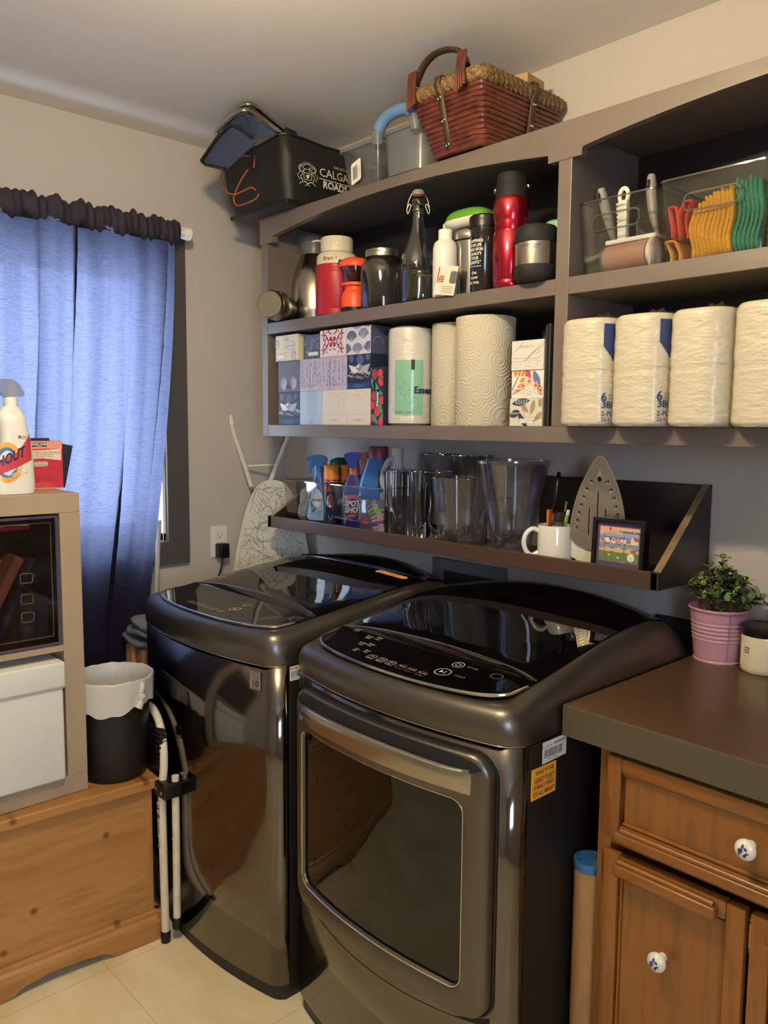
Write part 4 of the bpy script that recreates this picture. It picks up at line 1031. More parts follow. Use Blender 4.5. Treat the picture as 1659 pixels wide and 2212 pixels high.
for k, (z, dx, lab) in enumerate(((.742, -.012, 'folded grey rag at the bottom of the pile on the wooden rack'), (.775, .012, 'folded grey rag in the middle of the pile on the wooden rack'), (.806, .03, 'folded grey rag on top of the pile beside the washer'))):
    b = MB()
    def rg(s, q, dx=dx, z=z, k=k):
        a = s*2*pi; c, sn = cos(a), sin(a); e = 3.2
        r = (abs(c)**e + abs(sn)**e)**(-1/e); v = -pi/2 + q*pi
        rr = cos(v)**.4 if 0 < q < 1 else 0.001
        x = .205 + dx + (.135-.018*k)*c*r*rr; y = -.655 + .085*sn*r*rr
        return Vector((min(x, .352), y, z + .017*sin(v) + .006*sin(x*38+k*2)*cos(y*30)))
    b.grid(rg, 48, 14, RAG, closeu=True); tag(b.build('cleaning_rag'), lab, 'rag', 'grey rags on the wooden rack')
# ================================================================== on top of the wall shelf
TOPZ = 2.1192
NYL = mat('black_nylon', '1a1a17', 0.55, bump=(40, 0.35))
NYL2 = mat('black_nylon_board', '111110', 0.4)
CORD = mat('orange_cord', 'b0583c', 0.6)
t = thing('tote_bag', 'black nylon tote bag with orange bungee cord and white city crest', 'bag', (.345, -.20, TOPZ))
b = MB(); b.box(.182, .506, -.352, -.03, TOPZ, TOPZ+.014, NYL2, .006, 3); b.build('base_board', t)
random.seed(4)
def bag(s, q):
    # walls from the base up, loose and bulging
    pts = rrect(.190, .498, -.345, -.035, .035, 6)
    u = (s % 1.0)*len(pts); i = int(u) % len(pts); j = (i+1) % len(pts); f = u-int(u)
    x = pts[i][0]*(1-f)+pts[j][0]*f; y = pts[i][1]*(1-f)+pts[j][1]*f
    cx, cy = .345, -.20; g = 1 + .14*sin(min(1, q*1.15)*pi/2) - .03*q*q
    x2 = cx + (x-cx)*g - .018*q*(1 if x < cx else .2); y2 = cy + (y-cy)*(1 + .17*sin(min(1, q*1.1)*pi/2))
    front = max(0, min(1, (-.20 - y)/.15)); right = max(0, min(1, (x-.40)/.09))
    h = .166 + .018*sin(x*22) + .034*right*(1-front*.3) + .020*front*right
    wob = .004*sin(x*60+q*7)*sin(y*50+q*5)*q
    return Vector((max(.02, x2+wob), min(-.012, y2), TOPZ + .012 + h*q))
b = MB(); b.grid(bag, 96, 18, NYL, closeu=True); b.build('fabric_body', t, recalc=False)
b = MB(); b.tube([bag(i/96, 1.0) for i in range(96)], .004, NYL2, 8, closed=True); b.build('hem', t)
def bf_(pts): return [Vector((x, -.404 - .012*sin(pi*min(1, max(0, (z-2.12)/.16))) + .006*(abs(x-.345)/.16)**2*2, z)) for x, z in pts]
for nm, pts in (('a', [(.215, 2.24), (.228, 2.268), (.255, 2.283), (.285, 2.288), (.332, 2.284), (.385, 2.270)]), ('b', [(.239, 2.205), (.271, 2.182), (.313, 2.168), (.353, 2.168), (.404, 2.171), (.426, 2.159)]),
                ('c', [(.390, 2.228), (.354, 2.203), (.319, 2.174), (.303, 2.157), (.306, 2.141), (.318, 2.134), (.345, 2.131), (.386, 2.132), (.420, 2.136), (.437, 2.146)]), ('d', [(.415, 2.265), (.420, 2.227)])):
    b = MB(); b.tube(spline(bf_(pts), 6), .0024, CORD, 7); b.build('bungee_cord', t)
cf0 = lambda a, c, d=0.0: Vector((.5405 - .012*((c-2.20)/.08)**2 - .022*(((a+.19)/.16)**2) + d, a, c))
cf = lambda a, c, d=0.0: cf0(a*1.0, c, d) + Vector((.001, 0, 0))
BW = mat('bag_print', 'cfccc2', 0.6)
b = MB(); random.seed(12)
cx, cz = -.290, 2.209
for k in range(13):
    an = pi*(k+.5)/13; b.ribbon([(cx+.019*cos(an), cz+.018+.014*sin(an)), (cx+.024*cos(an), cz+.018+.019*sin(an))], .0010, BW, cf)
b.ribbon([(cx+.016*cos(pi*i/12), cz+.014+.016*sin(pi*i/12)) for i in range(13)], .0016, BW, cf)
b.ribbon(rrect(cx-.013, cx+.013, cz-.018, cz+.014, .006, 4), .0014, BW, cf, closed=True); b.ribbon([(cx-.013, cz+.002), (cx+.013, cz+.002)], .0014, BW, cf); b.poly(leaf(cx, cz-.008, .014, .010, 1.2), BW, cf)
for sg in (-1, 1):
    b.ribbon(spl2([(cx+sg*.016, cz-.022), (cx+sg*.024, cz-.010), (cx+sg*.017, cz+.0), (cx+sg*.026, cz+.012), (cx+sg*.019, cz+.026)], 5), .0016, BW, cf)
    b.ribbon(spl2([(cx+sg*.021, cz+.026), (cx+sg*.030, cz+.018), (cx+sg*.026, cz+.004), (cx+sg*.034, cz-.006), (cx+sg*.026, cz-.020)], 5), .0013, BW, cf)
    b.ribbon(spl2([(cx, cz-.028), (cx+sg*.015, cz-.024), (cx+sg*.028, cz-.032)], 5), .0016, BW, cf)
    for k in range(5): b.poly(ell(cx+sg*random.uniform(.004, .028), cz+random.uniform(-.022, .022), .002, .002, 6), BW, cf)
b.ribbon([(cx-.008, cz-.036), (cx+.010, cz-.022)], .0016, BW, cf); b.ribbon([(cx+.008, cz-.036), (cx-.010, cz-.022)], .0016, BW, cf)
tc = lambda a, c, d=0.0: cf(a, c, d)
b.text('THE CITY OF', .0115, tc, BW, -.193, 2.248, .0005, align='LEFT'); b.text('CALGARY', .036, tc, BW, -.249, 2.222, .0005, align='LEFT'); b.ribbon([(-.250, 2.204), (-.10, 2.204)], .0022, BW, tc); b.text('ROADS', .030, tc, BW, -.236, 2.187, .0005, align='LEFT', bold=.03)
b.build('crest_print', t, recalc=False)
# folding chair rolled up in the bag
ALU = mat('aluminium_tube', 'c9c4ba', 0.22, 1.0)
CBL = mat('chair_blue', '38425e', 0.75, bump=(80, 0.25))
t = thing('folding_chair', 'folded blue camping chair with silver tubes sticking out of the tote bag', 'chair', (.42, -.40, 2.17))
b = MB(); b.tube(spline([(0.345, -0.490, 2.306), (0.340, -0.492, 2.320), (0.342, -0.492, 2.335), (0.384, -0.492, 2.349), (0.448, -0.490, 2.361), (0.476, -0.480, 2.363), (0.474, -0.450, 2.362), (0.474, -0.400, 2.349), (0.483, -0.340, 2.321)], 7), .0075, ALU, 14); b.build('front_tube', t)
b = MB(); b.tube(spline([(0.357, -0.475, 2.366), (0.405, -0.475, 2.377), (0.448, -0.472, 2.386), (0.470, -0.465, 2.386), (0.470, -0.440, 2.387), (0.449, -0.390, 2.382), (0.447, -0.310, 2.351)], 7), .0075, ALU, 14); b.build('rear_tube', t)
b = MB(); b.tube([(0.449, -0.315, 2.351), (0.454, -0.280, 2.344)], .0125, MATTE, 14); b.build('joint', t)
def patch(pts, m, th=.004):
    b = MB(); n = len(pts); P = [Vector(p) for p in pts]; nn = (P[1]-P[0]).cross(P[2]-P[0]).normalized()
    b.add(P + [p + nn*th for p in P], [tuple(range(n)), tuple(reversed(range(n, 2*n)))] + [(i, n+i, n+(i+1) % n, (i+1) % n) for i in range(n)], m); return b
patch([(0.338, -0.485, 2.324), (0.373, -0.485, 2.348), (0.446, -0.485, 2.355), (0.472, -0.470, 2.356), (0.466, -0.420, 2.346), (0.476, -0.350, 2.319), (0.449, -0.420, 2.309), (0.383, -0.450, 2.259)], CBL).build('seat_fabric', t)
FLP = [(.282, -.51, 2.256), (.378, -.51, 2.302), (.455, -.51, 2.320), (.495, -.508, 2.302), (.552, -.50, 2.262), (.560, -.498, 2.248), (.405, -.50, 2.206), (.300, -.508, 2.241)]
fl = patch(FLP, CBL); fo = fl.build('fabric_flap', t)
b = MB(); b.tube([Vector(p) - Vector((0, .004, 0)) for p in FLP[:5]], .0052, NYL, 8); b.tube([Vector(FLP[i]) - Vector((0, .004, 0)) for i in (0, 7, 6)], .0045, NYL, 8); b.build('binding', fo)

# shallow lidded box with barcode
PC = clear('clear_storage_plastic', 'e6e9ec', 0.05, 0.35, 0.12, haze=0.10)
PF = clear('frosted_storage_plastic', 'd9dde4', 0.05, 0.30, 0.20, haze=0.30, hazecol='c9ccd2')
def clear_tub(name, root, x0, x1, y0, y1, z0, z1, m, th=.002, taper=.012, r=.012):
    lo = []
    for (q, ins, zz) in ((0, 0, z0), (1, 0, z1)):
        k = taper*(1-q); lo.append([Vector((a, c, zz)) for a, c in rrect(x0+k, x1-k, y0+k, y1-k, r, 5)])
    li = []
    for (q, zz) in ((1, z1), (0, z0+th)):
        k = taper*(1-q)+th; li.append([Vector((a, c, zz)) for a, c in rrect(x0+k, x1-k, y0+k, y1-k, r, 5)])
    b = MB(); b.loops(lo+li, m, True, True, True); return b.build(name, root)
t = thing('storage_box', 'small clear plastic storage box with barcode label on the shelf top', 'box', (.80, -.19, TOPZ))
clear_tub('tub', t, .716, .872, -.305, -.08, TOPZ, 2.222, PC)
b = MB(); b.prism(rrect(.708, .880, -.314, -.072, .012, 5), 2.221, 2.231, PF, frame((0, 0, 0), (1, 0, 0), (0, 1, 0))); b.build('lid', t)
b = MB(); f = frame((0, -.2995, TOPZ), (1, 0, 0), (0, 0, 1)); sk = lambda a, c, d=0.0: f(.792 + (a-.792)*cos(.12) - (c-.04)*sin(.12)*-1*.6, c, d + .004 - .0)
f2 = lambda a, c, d=0.0: Vector((.776 + a, -.3010 - .0042*(c/.1) - d, TOPZ + .012 + c + a*.28))
b.poly(rrect(-.020, .022, .0, .058, .006, 4), STK, f2, .0012); bars(b, -.012, .010, .020, .036, 9, INK, lambda a, c, d=0.0: f2(a, c, d+.0012), 3); b.text('6 16106 71', .005, lambda a, c, d=0.0: f2(.016 - c, .028 + a, d), INK, 0, 0, .0020); b.build('barcode_label', t, recalc=False)
DKC = mat('dark_contents', '3a2a26', 0.7); DKC2 = mat('dark_contents_red', '5a3a34', 0.7)
random.seed(6)
for k, (x, y, r) in enumerate(((.775, -.24, .030), (.825, -.21, .034), (.79, -.15, .035), (.835, -.26, .024))):
    b = MB(); b.sphere((x, y, TOPZ+.008+r*.9), r, (DKC, DKC2)[k % 2], 14, 1.0, 1.0, .9)
    tag(b.build('yarn_ball'), 'dark wrapped bundle inside the small clear storage box', 'bundle', 'dark bundles in the clear storage box')

# pitcher-like tall box with the blue handle
t = thing('handled_canister', 'clear plastic carry box with thick blue handle on the shelf top', 'box', (.98, -.19, TOPZ))
clear_tub('tub', t, .884, 1.044, -.305, -.06, TOPZ, 2.228, PF, .002, .006, .03)
b = MB(); b.prism(rrect(.878, 1.046, -.311, -.054, .03, 6), 2.226, 2.236, PF, frame((0, 0, 0), (1, 0, 0), (0, 1, 0))); b.build('lid', t)
HB = mat('handle_blue', '5f83b0', 0.45)
pts = [(.893, -.328, 2.226), (.900, -.328, 2.238), (.930, -.328, 2.262), (.975, -.328, 2.268), (1.010, -.328, 2.262), (1.034, -.328, 2.246), (1.080, -.328, 2.226)]
b = MB(); b.tube(spline(pts[1:6], 8), .016, HB, 14); b.build('handle_grip', t)
for p, q in (((.886, -.320, 2.206), (.893, -.328, 2.238)), ((1.036, -.320, 2.206), (1.034, -.326, 2.244))):
    b = MB(); b.tube([p, q], .015, PF, 12); b.build('handle_arm', t)
t = thing('round_tub', 'round cream lidded tub inside the blue handled carry box', 'tub', (1.005, -.20, TOPZ+.003))
b = MB(); b.lathe([(.0001, .004), (.064, .004), (.070, .060), (.070, .062)], mat('tub_cream', 'cfc2a4', 0.5, noise=(90, 'bfae8c', (1, 1, .1))), 32, T(.966, -.195, TOPZ)); b.build('pot', t)
b = MB(); b.lathe([(.0735, .056), (.0735, .068), (.066, .072), (.0001, .072)], mat('tub_lid', 'd8d4c8', 0.4), 32, T(.966, -.195, TOPZ)); b.build('lid', t)
b = MB(); b.lathe([(.0001, .073), (.044, .073), (.047, .12), (.03, .128), (.0001, .128)], mat('brown_bowl', '6b4a3c', 0.5), 24, T(.962, -.19, TOPZ)); tag(b.build('brown_bowl'), 'brown bowl stacked on the cream tub inside the blue handled box', 'bowl')

# wicker picnic basket
WIC = mat('wicker_red', '6a3423', 0.33, noise=(40, '451f16', (1, 1, 1)), coat=0.35)
SEA = mat('seagrass', '8a6b45', 0.7, noise=(160, '4b3826', (1, 1, 1), 2))
STR = mat('strap_brown', '4a3526', 0.55)
DKW = mat('handle_dark', '3b2a22', 0.35)
t = thing('wicker_basket', 'reddish brown wicker basket with seagrass rim, strap bands and handles', 'basket', (1.165, -.17, TOPZ))
def brect(q, out=0.0):
    x0, x1 = 1.088 - .048*q, 1.252 + .018*q; y0, y1 = -.305 - .030*q, -.050 + .035*q
    return rrect(x0-out, x1+out, y0-out, min(-.004, y1+out), .018, 4)
b = MB()
for k in range(12):
    q = k/11; z = TOPZ + .010 + .128*q
    pts = [Vector((a, c, z + .0012*sin(i*1.7+k))) for i, (a, c) in enumerate(brect(q))]
    b.tube(pts, .0072 if k else .009, WIC, 8, closed=True)
lo = [[Vector((a, c, TOPZ+.004+.134*q)) for a, c in brect(q, -.004)] for q in (0, .5, 1)]
b.loops(lo, mat('wicker_gap', '2c1712', 0.8), False, True); b.build('woven_body', t, recalc=False)
b = MB(); rp = brect(1.06, .003); ring_pts = []
for (p, q) in zip(rp, rp[1:]+rp[:1]):
    L = sqrt((p[0]-q[0])**2+(p[1]-q[1])**2); k = max(1, int(L/.004))
    ring_pts += [Vector((p[0]+(q[0]-p[0])*i/k, p[1]+(q[1]-p[1])*i/k, TOPZ+.158)) for i in range(k)]
n = len(ring_pts); vs = []; fs = []; m_ = 12
for i, p in enumerate(ring_pts):
    tn = (ring_pts[(i+1) % n]-ring_pts[i-1]).normalized(); bn = tn.cross(Vector((0, 0, 1)))
    for j in range(m_):
        a = 2*pi*j/m_; rr = .0165 + .0022*sin(a*2 + i*1.35); vs.append(p + bn*cos(a)*rr*.8 + Vector((0, 0, 1))*sin(a)*rr*1.15)
for i in range(n):
    for j in range(m_): fs.append((i*m_+j, i*m_+(j+1) % m_, ((i+1) % n)*m_+(j+1) % m_, ((i+1) % n)*m_+j))
b.add(vs, fs, SEA, True); b.build('braided_rim', t)
def strap_front(x):
    b = MB(); pts = [(x, -.311, TOPZ+.008), (x-.003, -.326, TOPZ+.07), (x-.006, -.343, TOPZ+.138), (x-.007, -.356, TOPZ+.158), (x-.007, -.350, TOPZ+.180), (x-.007, -.33, TOPZ+.182)]
    vs = []; 
    for p in pts: vs += [Vector(p)+Vector((-.0095, -.002, 0)), Vector(p)+Vector((.0095, -.002, 0))]
    b.add(vs, [(2*i, 2*i+1, 2*i+3, 2*i+2) for i in range(len(pts)-1)], STR, True); o = b.build('strap', t); sm = o.modifiers.new('thickness', 'SOLIDIFY'); sm.thickness = .003
    for z, y in ((.022, -.3165), (.078, -.3305), (.128, -.344)):
        for dx in (-.004, .004):
            r = MB(); r.sphere((x+dx-.003*z/.07, y-.003, TOPZ+z+dx*.3), .0032, BRASS if False else CHROME, 8); r.build('rivet', o)
def strap_side(y):
    b = MB(); pts = [(1.258, y, TOPZ+.008), (1.269, y, TOPZ+.07), (1.278, y, TOPZ+.138), (1.291, y, TOPZ+.158), (1.284, y, TOPZ+.181), (1.268, y, TOPZ+.182)]
    vs = []
    for p in pts: vs += [Vector(p)+Vector((.003, -.010, 0)), Vector(p)+Vector((.003, .010, 0))]
    b.add(vs, [(2*i, 2*i+1, 2*i+3, 2*i+2) for i in range(len(pts)-1)], STR, True); o = b.build('strap', t); sm = o.modifiers.new('thickness', 'SOLIDIFY'); sm.thickness = .003
    for z, x in ((.022, 1.265), (.078, 1.274), (.128, 1.281)):
        for dy in (-.004, .004):
            r = MB(); r.sphere((x+.002, y+dy, TOPZ+z), .0032, CHROME, 8); r.build('rivet', o)
strap_front(1.150); strap_side(-.145)
for y in (-.338, -.03):
    b = MB(); pts = spline([(1.052, y, TOPZ+.185), (1.060, y, TOPZ+.202), (1.082, y, TOPZ+.228), (1.115, y, TOPZ+.242), (1.160, y, TOPZ+.240), (1.200, y, TOPZ+.224), (1.220, y, TOPZ+.200), (1.226, y, TOPZ+.185)], 6)
    if y > -.1: pts = [p - Vector((0, 0, .05)) for p in pts]
    b.tube(pts, .0115, DKW, 10, flat=.6); h = b.build('handle', t)
    for x in (1.056, 1.224):
        w = MB()
        for k in range(4): w.tube([(x-.012+.008*k, y-.020, TOPZ+.120+.004*k), (x-.010+.007*k, y-.022, TOPZ+.165), (x-.010+.007*k, y-.016, TOPZ+.212 if y < -.1 else TOPZ+.185)], .0042, WIC, 8)
        w.build('handle_wrap', h)
t = tag(tilted_box(.10, .055, .12, (1.20, -.12, TOPZ+.185), RZ(.2) @ RX(.08), mat('cardboard', 'b58d5e', 0.8), .003).build('cardboard_carton'), 'tan cardboard carton poking out of the wicker basket', 'carton')

# ================================================================== middle shelf, left bay
MZ = 1.7768
SAT = mat('satin_steel', 'b5aea4', 0.24, 1.0, aniso=0.5)
t = thing('food_flask', 'short steel food flask lying on its side at the left shelf end', 'flask', (.36, -.27, MZ))
M = T(.356, -.262, MZ+.0455) @ RZ(radians(33)) @ RX(pi/2)
b = MB(); b.lathe([(.0001, .1105), (.038, .1105), (.0385, .112), (.0405, .112), (.0440, .108), (.0445, .096), (.0440, .094), (.0445, .092), (.0438, .084), (.0445, .082), (.0438, .074), (.0445, .072), (.0445, .030)], SAT, 40, M, close=False); b.build('cup_lid', t)
b = MB(); b.lathe([(.0448, .030), (.0448, .022), (.042, .020), (.042, -.03), (.038, -.034), (.0001, -.034)], BLACK, 36, M, close=False); b.build('body', t)
b = MB(); b.box(-.012, .012, .038, .052, -.02, .04, BLACK, .003, M=M); b.build('latch', t)

t = thing('carafe', 'tall steel vacuum carafe with grey flared spout', 'carafe', (.352, -.130, MZ))
M = T(.358, -.130, MZ) @ Matrix.Scale(1.10, 4)
b = MB(); b.lathe([(.0001, 0), (.068, 0), (.072, .004), (.073, .03), (.0735, .032), (.0732, .05), (.071, .11), (.062, .16), (.046, .20), (.038, .214)], SAT, 44, M, close=False); b.build('body', t)
GSP = mat('grey_spout', '6a6a6c', 0.35)
b = MB(); b.lathe([(.038, .212), (.037, .225), (.040, .245), (.047, .262), (.0455, .266), (.034, .25), (.0001, .246)], GSP, 40, M, close=False, fn=lambda a, z: 1 + (.55*max(0, cos(a-pi-.35))**4*max(0, (z-.222)/.045)))
b.build('spout', t)
b = MB(); b.tube(spline([(.038, 0, .235), (.060, .005, .232), (.085, .01, .21), (.092, .012, .15), (.085, .01, .08), (.07, .006, .05)], 6), .009, MATTE, 10, M=M @ RZ(.9)); b.build('handle', t)

RJ = mat('jug_red', 'a8222c', 0.38)
CRM = mat('jug_cream', 'd9cfba', 0.45, noise=(120, 'cfc4ad', (1, 1, 1)))
t = thing('drinks_jug', 'red insulated jug with cream ribbed screw top', 'jug', (.588, -.225, MZ))
M = T(.592, -.222, MZ) @ Matrix.Diagonal((.94, .94, 1, 1))
b = MB(); b.lathe([(.0001, 0), (.064, 0), (.068, .003), (.0690, .020), (.0680, .021), (.0700, .024), (.0705, .130), (.0695, .131), (.0705, .133), (.0695, .137), (.0705, .139), (.0695, .144), (.0705, .146), (.068, .155), (.064, .156)], RJ, 48, M, close=False); b.build('body', t)
b = MB(); b.lathe([(.067, .155), (.0672, .172), (.0665, .173), (.066, .183), (.060, .190), (.052, .194), (.050, .196)], CRM, 48, M, close=False); b.build('shoulder', t)
b = MB(); b.lathe([(.053, .195), (.0535, .234), (.050, .240), (.030, .242), (.0001, .241)], CRM, 72, M, close=False, fn=lambda a, z: 1 + .012*(1 if sin(a*11) > .86 else 0) - (.0)); b.tube([(-.045, -.02, .236), (-.07, -.03, .240), (-.085, -.036, .238)], .003, CRM, 6, M=M); b.build('screw_cap', t)
b = MB(); f = cyl(.592, -.222, .0638, MZ, radians(-60)); b.text('Bram', .016, f, INK, -.005, .169, .0006, shear=.2); b.text("'s", .012, f, INK, .020, .172, .0006); b.build('marker_name', t, recalc=False)

ORJ = mat('lantern_orange', 'e8552c', 0.4)
t = thing('spice_shaker', 'small orange lidded shaker with clear funnel window', 'shaker', (.700, -.24, MZ))
M = T(.706, -.246, MZ)
b = MB(); b.lathe([(.0001, 0), (.040, 0), (.041, .003), (.041, .014), (.0001, .014)], BLACK, 32, M); b.build('foot', t)
b = MB(); b.lathe([(.040, .014), (.0405, .048), (.034, .062), (.030, .066), (.030, .076), (.040, .078), (.0405, .086), (.030, .088), (.0001, .088)], ORJ, 36, M, close=False); b.build('body', t)
b = MB(); b.lathe([(.033, .088), (.036, .10), (.043, .135)], clear('amber_clear', 'e8dcd6', 0.06, 0.4), 32, M, close=False); b.build('window', t)
b = MB(); b.lathe([(.016, .089), (.004, .092), (.034, .132)], clear('funnel_clear', 'd0c4c0', 0.10, 0.5), 24, M, close=False); b.build('funnel', t)
b = MB(); b.lathe([(.046, .132), (.048, .138), (.047, .145), (.040, .153), (.032, .158), (.0001, .160)], ORJ, 36, M, close=False); b.tube([(-.044, -.018, .146), (-.052, -.020, .15), (-.05, -.018, .16), (-.038, -.014, .158)], .003, INK, 6, M=M); b.build('lid', t)

GLASS = clear('jar_glass', 'eceff0', 0.05, 0.75, 0.03)
def glass_vessel(prof, thick, M, m, n=40, fn=None, base=.006):
    """outer wall up, over the lip and down the inside"""
    inner = [(max(.0005, r-thick), z) for r, z in reversed(prof) if z > base]
    inner.append((.0005, base))
    b = MB(); b.lathe([(.0005, prof[0][1])] + prof + inner, m, n, M, close=False, fn=fn); return b
t = thing('mason_jar', 'large clear glass mason jar with silver screw lid', 'jar', (.80, -.235, MZ))
M = T(.812, -.230, MZ)
glass_vessel([(.058, 0), (.064, .004), (.066, .015), (.066, .105), (.063, .128), (.052, .143), (.047, .146), (.0465, .152), (.0485, .154), (.0465, .158), (.0465, .162)], .003, M, GLASS).build('glass', t)
b = MB(); b.lathe([(.0001, .170), (.044, .170), (.0495, .168), (.0500, .160), (.0495, .159), (.0500, .157), (.0495, .154), (.0500, .152), (.0500, .148)], mat('tin_lid', 'bcb6aa', 0.3, 1.0), 44, M, close=False); b.build('screw_lid', t)
for k, (x, y) in enumerate(((.885, -.125), (.980, -.085))):
    t = thing('clip_jar', ('low glass clip jar with orange seal between mason jar and swing top bottle', 'glass clip jar with orange seal behind the swing top bottle')[k], 'jar', (x, y, MZ))
    M = T(x, y, MZ)
    glass_vessel([(.040, 0), (.045, .004), (.046, .085), (.040, .100), (.038, .106)], .003, M, GLASS, 32).build('glass', t)
    b = MB(); b.lathe([(.0005, .122), (.030, .122), (.042, .116), (.042, .110), (.036, .108)], GLASS, 32, M, close=False); b.build('glass_lid', t)
    b = MB(); b.tube([(.041*cos(2*pi*i/24), .041*sin(2*pi*i/24), .108) for i in range(24)], .0026, mat('seal_orange', 'd86a3a', 0.5), 8, closed=True, M=M); b.build('seal', t)
    b = MB(); b.tube([(.042*cos(2*pi*i/24), .042*sin(2*pi*i/24), .096) for i in range(24)], .0014, CHROME, 6, closed=True, M=M); b.tube(spline([(-.040, -.015, .096), (-.050, -.018, .08), (-.048, -.018, .066), (-.045, -.016, .09), (-.042, -.014, .122), (-.030, -.01, .126)], 5), .0014, CHROME, 6, M=M); b.build('wire_clip', t)

t = thing('swing_top_bottle', 'tall clear glass swing top bottle with grey stopper', 'bottle', (.965, -.245, MZ))
M = T(.970, -.243, MZ)
glass_vessel([(.040, 0), (.044, .004), (.045, .012), (.045, .085), (.0465, .095), (.0465, .105), (.043, .130), (.034, .160), (.024, .188), (.0175, .210), (.0155, .235), (.0150, .262), (.0185, .266), (.0185, .280), (.0150, .286)], .003, M, GLASS, 40, base=.010).build('glass', t)
b = MB(); b.lathe([(.014, .286), (.0165, .290), (.0160, .292)], mat('seal_red', '8c2a22', 0.5), 24, M); b.build('seal', t)
b = MB(); b.lathe([(.0001, .292), (.0170, .292), (.0175, .300), (.014, .305), (.0001, .306)], mat('stopper_grey', '8a8d94', 0.4), 24, M); b.build('stopper', t)
b = MB()
for sg in (-1, 1):
    b.tube(spline([(sg*.016, 0, .299), (sg*.026, 0, .278), (sg*.031, 0, .252), (sg*.028, 0, .243), (sg*.024, 0, .252), (sg*.020, 0, .264), (sg*.024, 0, .268), (sg*.030, 0, .258)], 5), .0013, CHROME, 6, M=M @ RZ(.8))
b.tube([(.0185*cos(2*pi*i/24), .0185*sin(2*pi*i/24), .250) for i in range(24)], .0013, CHROME, 6, closed=True, M=M); b.build('wire_bail', t)
b = MB(); b.tube([(.0455*cos(2*pi*i/32), .0455*sin(2*pi*i/32), .083) for i in range(32)], .0010, clear('mould_line', 'ffffff', 0.3, .8), 5, closed=True, M=M); b.build('moulded_ring', t)

t = thing('travel_cup', 'dark travel cup with white cap behind the swing top bottle', 'cup', (1.035, -.14, MZ))
b = MB(); b.lathe([(.0001, 0), (.034, 0), (.040, .12), (.038, .126), (.0001, .126)], mat('cup_charcoal', '2c2c30', 0.3), 28, T(1.022, -.105, MZ)); b.build('body', t)
b = MB(); b.lathe([(.0405, .12), (.0405, .140), (.034, .144), (.0001, .144)], WHITE, 28, T(1.022, -.105, MZ)); b.build('cap', t)

t = thing('steel_canister', 'shiny steel canister with clip lid and black wire bail, behind the white bottle', 'canister', (1.12, -.17, MZ))
M = T(1.130, -.185, MZ)
b = MB(); b.lathe([(.0001, 0), (.066, 0), (.069, .003), (.069, .150), (.066, .152)], CHROME, 44, M, close=False); b.build('body', t)
b = MB(); b.lathe([(.0715, .146), (.0725, .152), (.0715, .166), (.066, .174), (.0001, .178)], CHROME, 44, M, close=False); b.build('lid', t)
b = MB(); b.tube([(.0705*cos(2*pi*i/32), .0705*sin(2*pi*i/32), .146) for i in range(32)], .0022, BLACK, 8, closed=True, M=M); b.build('rubber_seal', t)
b = MB(); b.tube(spline([(-.064, -.035, .150), (-.074, -.042, .142), (-.078, -.044, .11), (-.086, -.048, .07), (-.082, -.046, .04), (-.074, -.04, .02)], 6), .0035, BLACK, 8, M=M); b.tube(spline([(-.074, -.040, .085), (-.088, -.046, .075), (-.088, -.046, .055), (-.076, -.04, .05)], 6), .0025, BLACK, 8, M=M); b.build('wire_bail', t)

t = thing('soap_case', 'oval case with green lid and white base lying on the steel canister', 'case', (1.125, -.20, MZ+.18))
def pill(z0, z1, rx, ry, m, name, top):
    b = MB(); rows = []
    K = 8
    for i in range(K+1):
        q = i/K; s = sin(q*pi/2) if top else cos((1-q)*pi/2 - 0) 
        if top: k = sqrt(max(0.0001, 1-q**2.2)); z = z0 + (z1-z0)*q
        else: k = sqrt(max(0.0001, 1-(1-q)**2.2)); z = z0 + (z1-z0)*q
        rows.append([Vector((1.128 + (rx*.35 + rx*.65*k)*cs, -.205 + (ry*.35 + ry*.65*k)*sn, z)) for cs, sn in [((abs(cos(a))**.7)*(1 if cos(a) > 0 else -1), (abs(sin(a))**.7)*(1 if sin(a) > 0 else -1)) for a in [2*pi*j/40 for j in range(40)]]])
    b.loops(rows, m, True, True, True); return b.build(name, t)
pill(MZ+.179, MZ+.203, .075, .045, mat('case_white', 'dedcd2', 0.4), 'base', False); pill(MZ+.204, MZ+.232, .072, .043, mat('case_green', '5f9a34', 0.35), 'lid', True)
b = MB(); b.box(1.046, 1.060, -.225, -.205, MZ+.192, MZ+.206, mat('case_white', 'dedcd2'), .003); b.build('clasp', t)

t = thing('plain_bottle', 'plain white plastic bottle standing before the steel canister', 'bottle', (1.080, -.262, MZ))
M = T(1.098, -.268, MZ)
b = MB(); b.lathe([(.0001, 0), (.030, 0), (.0325, .004), (.0325, .125), (.029, .140), (.018, .149), (.0165, .152)], mat('bottle_white', 'd9d6d2', 0.4), 36, M, close=False); b.build('body', t)
b = MB(); b.lathe([(.0185, .148), (.0185, .172), (.017, .174), (.0001, .174)], WHITE, 28, M, close=False); b.build('cap', t)
CARD = mat('leaflet', 'd6cdbd', 0.6)
b = MB(); b.box(-.030, .030, -.0006, .0006, 0, .075, CARD, M=T(1.128, -.304, MZ) @ RZ(.25) @ RX(-.10) @ RY(.14))
fr = frame(T(1.128, -.304, MZ) @ RZ(.25) @ RX(-.10) @ RY(.14) @ Vector((0, -.0007, 0)), (T(0, 0, 0) @ RZ(.25) @ RX(-.10) @ RY(.14)) @ Vector((1, 0, 0)), (RZ(.25) @ RX(-.10) @ RY(.14)) @ Vector((0, 0, 1)))
